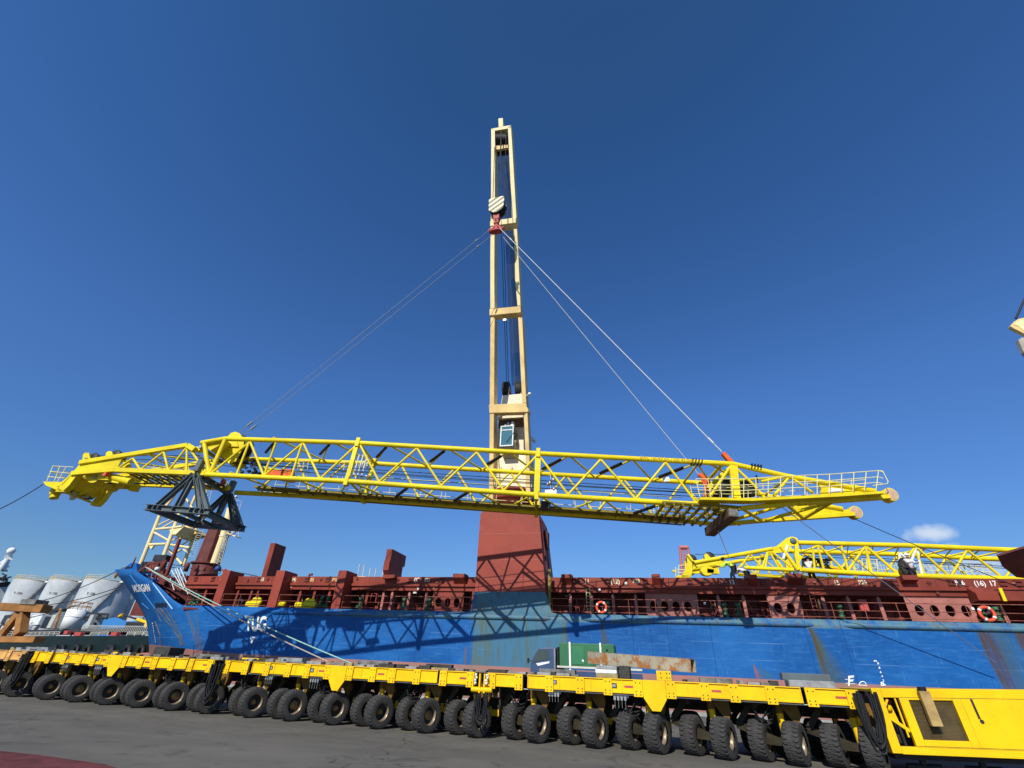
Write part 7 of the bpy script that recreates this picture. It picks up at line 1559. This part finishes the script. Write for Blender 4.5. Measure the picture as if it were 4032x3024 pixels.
# silver storage tanks
def stank(uL, uR, D, vtop, label, stairs=True, txt=None):
    a0 = math.atan2(ray(uL, 2333).y, ray(uL, 2333).x); a1 = math.atan2(ray(uR, 2333).y, ray(uR, 2333).x); am = (a0 + a1) / 2; half = abs(a1 - a0) / 2; r_ = D * math.sin(half)
    c3 = Vector((D * math.cos(am), D * math.sin(am), 0)); um = (uL + uR) / 2; top = PD(um, vtop, D - r_).z
    root = thing('storage_tank', c3, label, 'storage tank', 'silver storage tanks in a row'); mb = MB(); mb.lathe([(r_, 0), (r_, top), (r_ * .99, top + .05), (0, top + r_ * .06)], c3, (0, 0, 1), 56); mb.build('shell', TANK, root)
    mb = MB(); mb.lathe([(r_ + .03, top - .06), (r_ + .1, top), (r_ + .03, top + .04)], c3, (0, 0, 1), 56); mb.build('rim', PINK if False else CRR, root)
    mb = MB()
    for zz in (.8, 1.6): mb.tube([c3 + Vector(((r_ - .2) * math.cos(2 * math.pi * k / 40), (r_ - .2) * math.sin(2 * math.pi * k / 40), top + zz * .7)) for k in range(41)], .05, 4, caps=False)
    for k in range(40): p0 = c3 + Vector(((r_ - .2) * math.cos(2 * math.pi * k / 40), (r_ - .2) * math.sin(2 * math.pi * k / 40), top)); mb.tube([p0, p0 + Vector((0, 0, 1.1))], .045, 4)
    mb.build('roof_railing', CRR, root)
    if stairs:
        mb = MB(); cam_a = am + math.pi
        A0, A1 = cam_a - .55, cam_a + .42
        pts = [c3 + Vector(((r_ + .25) * math.cos(A0 + (A1 - A0) * k / 20), (r_ + .25) * math.sin(A0 + (A1 - A0) * k / 20), top * (.28 + .70 * k / 20) )) for k in range(21)]
        if True:
            for q0, q1 in zip(pts, pts[1:]): mb.bar(q0, q1, .5, .2)
            mb.tube([q + Vector((0, 0, 1.0)) for q in pts], .05, 4)
            for q0 in pts[::2]: mb.tube([q0, q0 + Vector((0, 0, 1.0))], .04, 4)
        mb.build('spiral_stair', paint('stair_grey', (.16, .15, .14), .6, .3, 2, dirt=.3), root)
        mb = MB(); q0 = pts[-1]; mb.bar(q0, q0 + (c3 - q0).normalized() * .1 + Vector((0, 0, .4)), 1.8, .8); mb.build('stair_head', WHT, root)
        if txt:
            a = cam_a - .52; q0 = c3 + Vector(((r_ + .03) * math.cos(a), (r_ + .03) * math.sin(a), top * .80)); text(txt, .9, q0, (-math.sin(a), math.cos(a), 0), ZH, DKM, root, 'tank_number', .01)
stank(22, 214, 216, 2281, 'silver storage tank numbered T-104, leftmost of the three with stairs', txt='T-104')
stank(165, 345, 201, 2281, 'silver storage tank numbered T-105, middle of the three with stairs', txt='T-105')
stank(305, 520, 186, 2281, 'silver storage tank numbered T-106, rightmost of the three with stairs and nearest the bow', txt='T-106')
stank(470, 552, 196, 2290, 'plain silver tank just behind the bow, partly hidden by tank T-106', stairs=False); stank(545, 640, 176, 2362, 'lower silver tank behind the bow below the ship name', stairs=False)
# white ship superstructure at the left edge
ws = thing('white_ship', PD(10, 2420, 150), 'white ship with radar mast cut off by the left edge', 'ship')
def W_(a, b2, D=150): return PD(*K7(a, b2), D)
def wb(pts, name, mat, dep=3.0, D=150): P = [W_(*q, D) for q in pts]; dd = Vector((P[0].x, P[0].y, 0)).normalized() * dep; mb = MB(); mb.prism(P, dd); mb.build(name, mat, ws)
wb([(-200, 710), (100, 700), (60, 800), (20, 900), (-200, 900)], 'superstructure', TANK, 8); wb([(-60, 640), (140, 630), (140, 650), (95, 705), (-60, 705)], 'bridge_wing', DKM, 4); wb([(-50, 560), (60, 560), (110, 580), (60, 640), (-50, 640)], 'funnel_top', WORN, 2, 149)
mb = MB(); mb.tube([W_(0, 480), W_(100, 340)], .55, 8); mb.tube([W_(-60, 440), W_(80, 345)], .25, 8); mb.tube([W_(60, 480), W_(110, 350)], .3, 6); mb.build('radar_mast', WORN, ws)
wb([(45, 335), (70, 285), (170, 285), (160, 340)], 'radar_platform', WORN, 1.5); mb = MB(); mb.ball(W_(148, 232), .75, 12); mb.tube([W_(145, 285), W_(148, 240)], .12, 6); mb.bar(W_(60, 345), W_(170, 345), .15); mb.bar(W_(90, 435), W_(125, 435), .3); mb.build('radome', WHT, ws)
mb = MB(); 
for k in range(14): a = W_(rnd.uniform(-20, 100), rnd.uniform(470, 620), 149); mb.bar(a, a + Vector((rnd.uniform(-1, 1), rnd.uniform(-1, 1), rnd.uniform(-.5, .5))), .25)
mb.build('antenna_clutter', DKM, ws)

# extra rigging and struts crowding the forecastle
fr2 = random.Random(4)
for k in range(16):
    u0 = 430 + k * 34 + fr2.uniform(-10, 10); v0 = 400 + (u0 - 430) * .35; ln_ = fr2.uniform(90, 190); mb = MB(); a = PY(*K1(u0, v0 + 60), 33.6 + fr2.uniform(-.5, 1.5)); b2 = PY(*K1(u0 + ln_ * .32, v0 + 60 - ln_), a.y); mb.bar(a, b2, fr2.uniform(.06, .16), fr2.uniform(.06, .16)); mb.build('deck_strut', fr2.choice([RDK, RED, RLR, PINK, DKM, RED]), ship)
for (a0, b0), (a1, b1) in (((720, 350), (870, 600)), ((770, 330), (900, 640)), ((800, 320), (960, 700)), ((850, 320), (990, 660)), ((700, 470), (760, 640))):
    mb = MB(); mb.tube([PY(*K1(a0, b0), 33.2), PY(*K1(a1, b1), 33.2)], .035, 6); mb.build('rigging_line', WORN, ship)
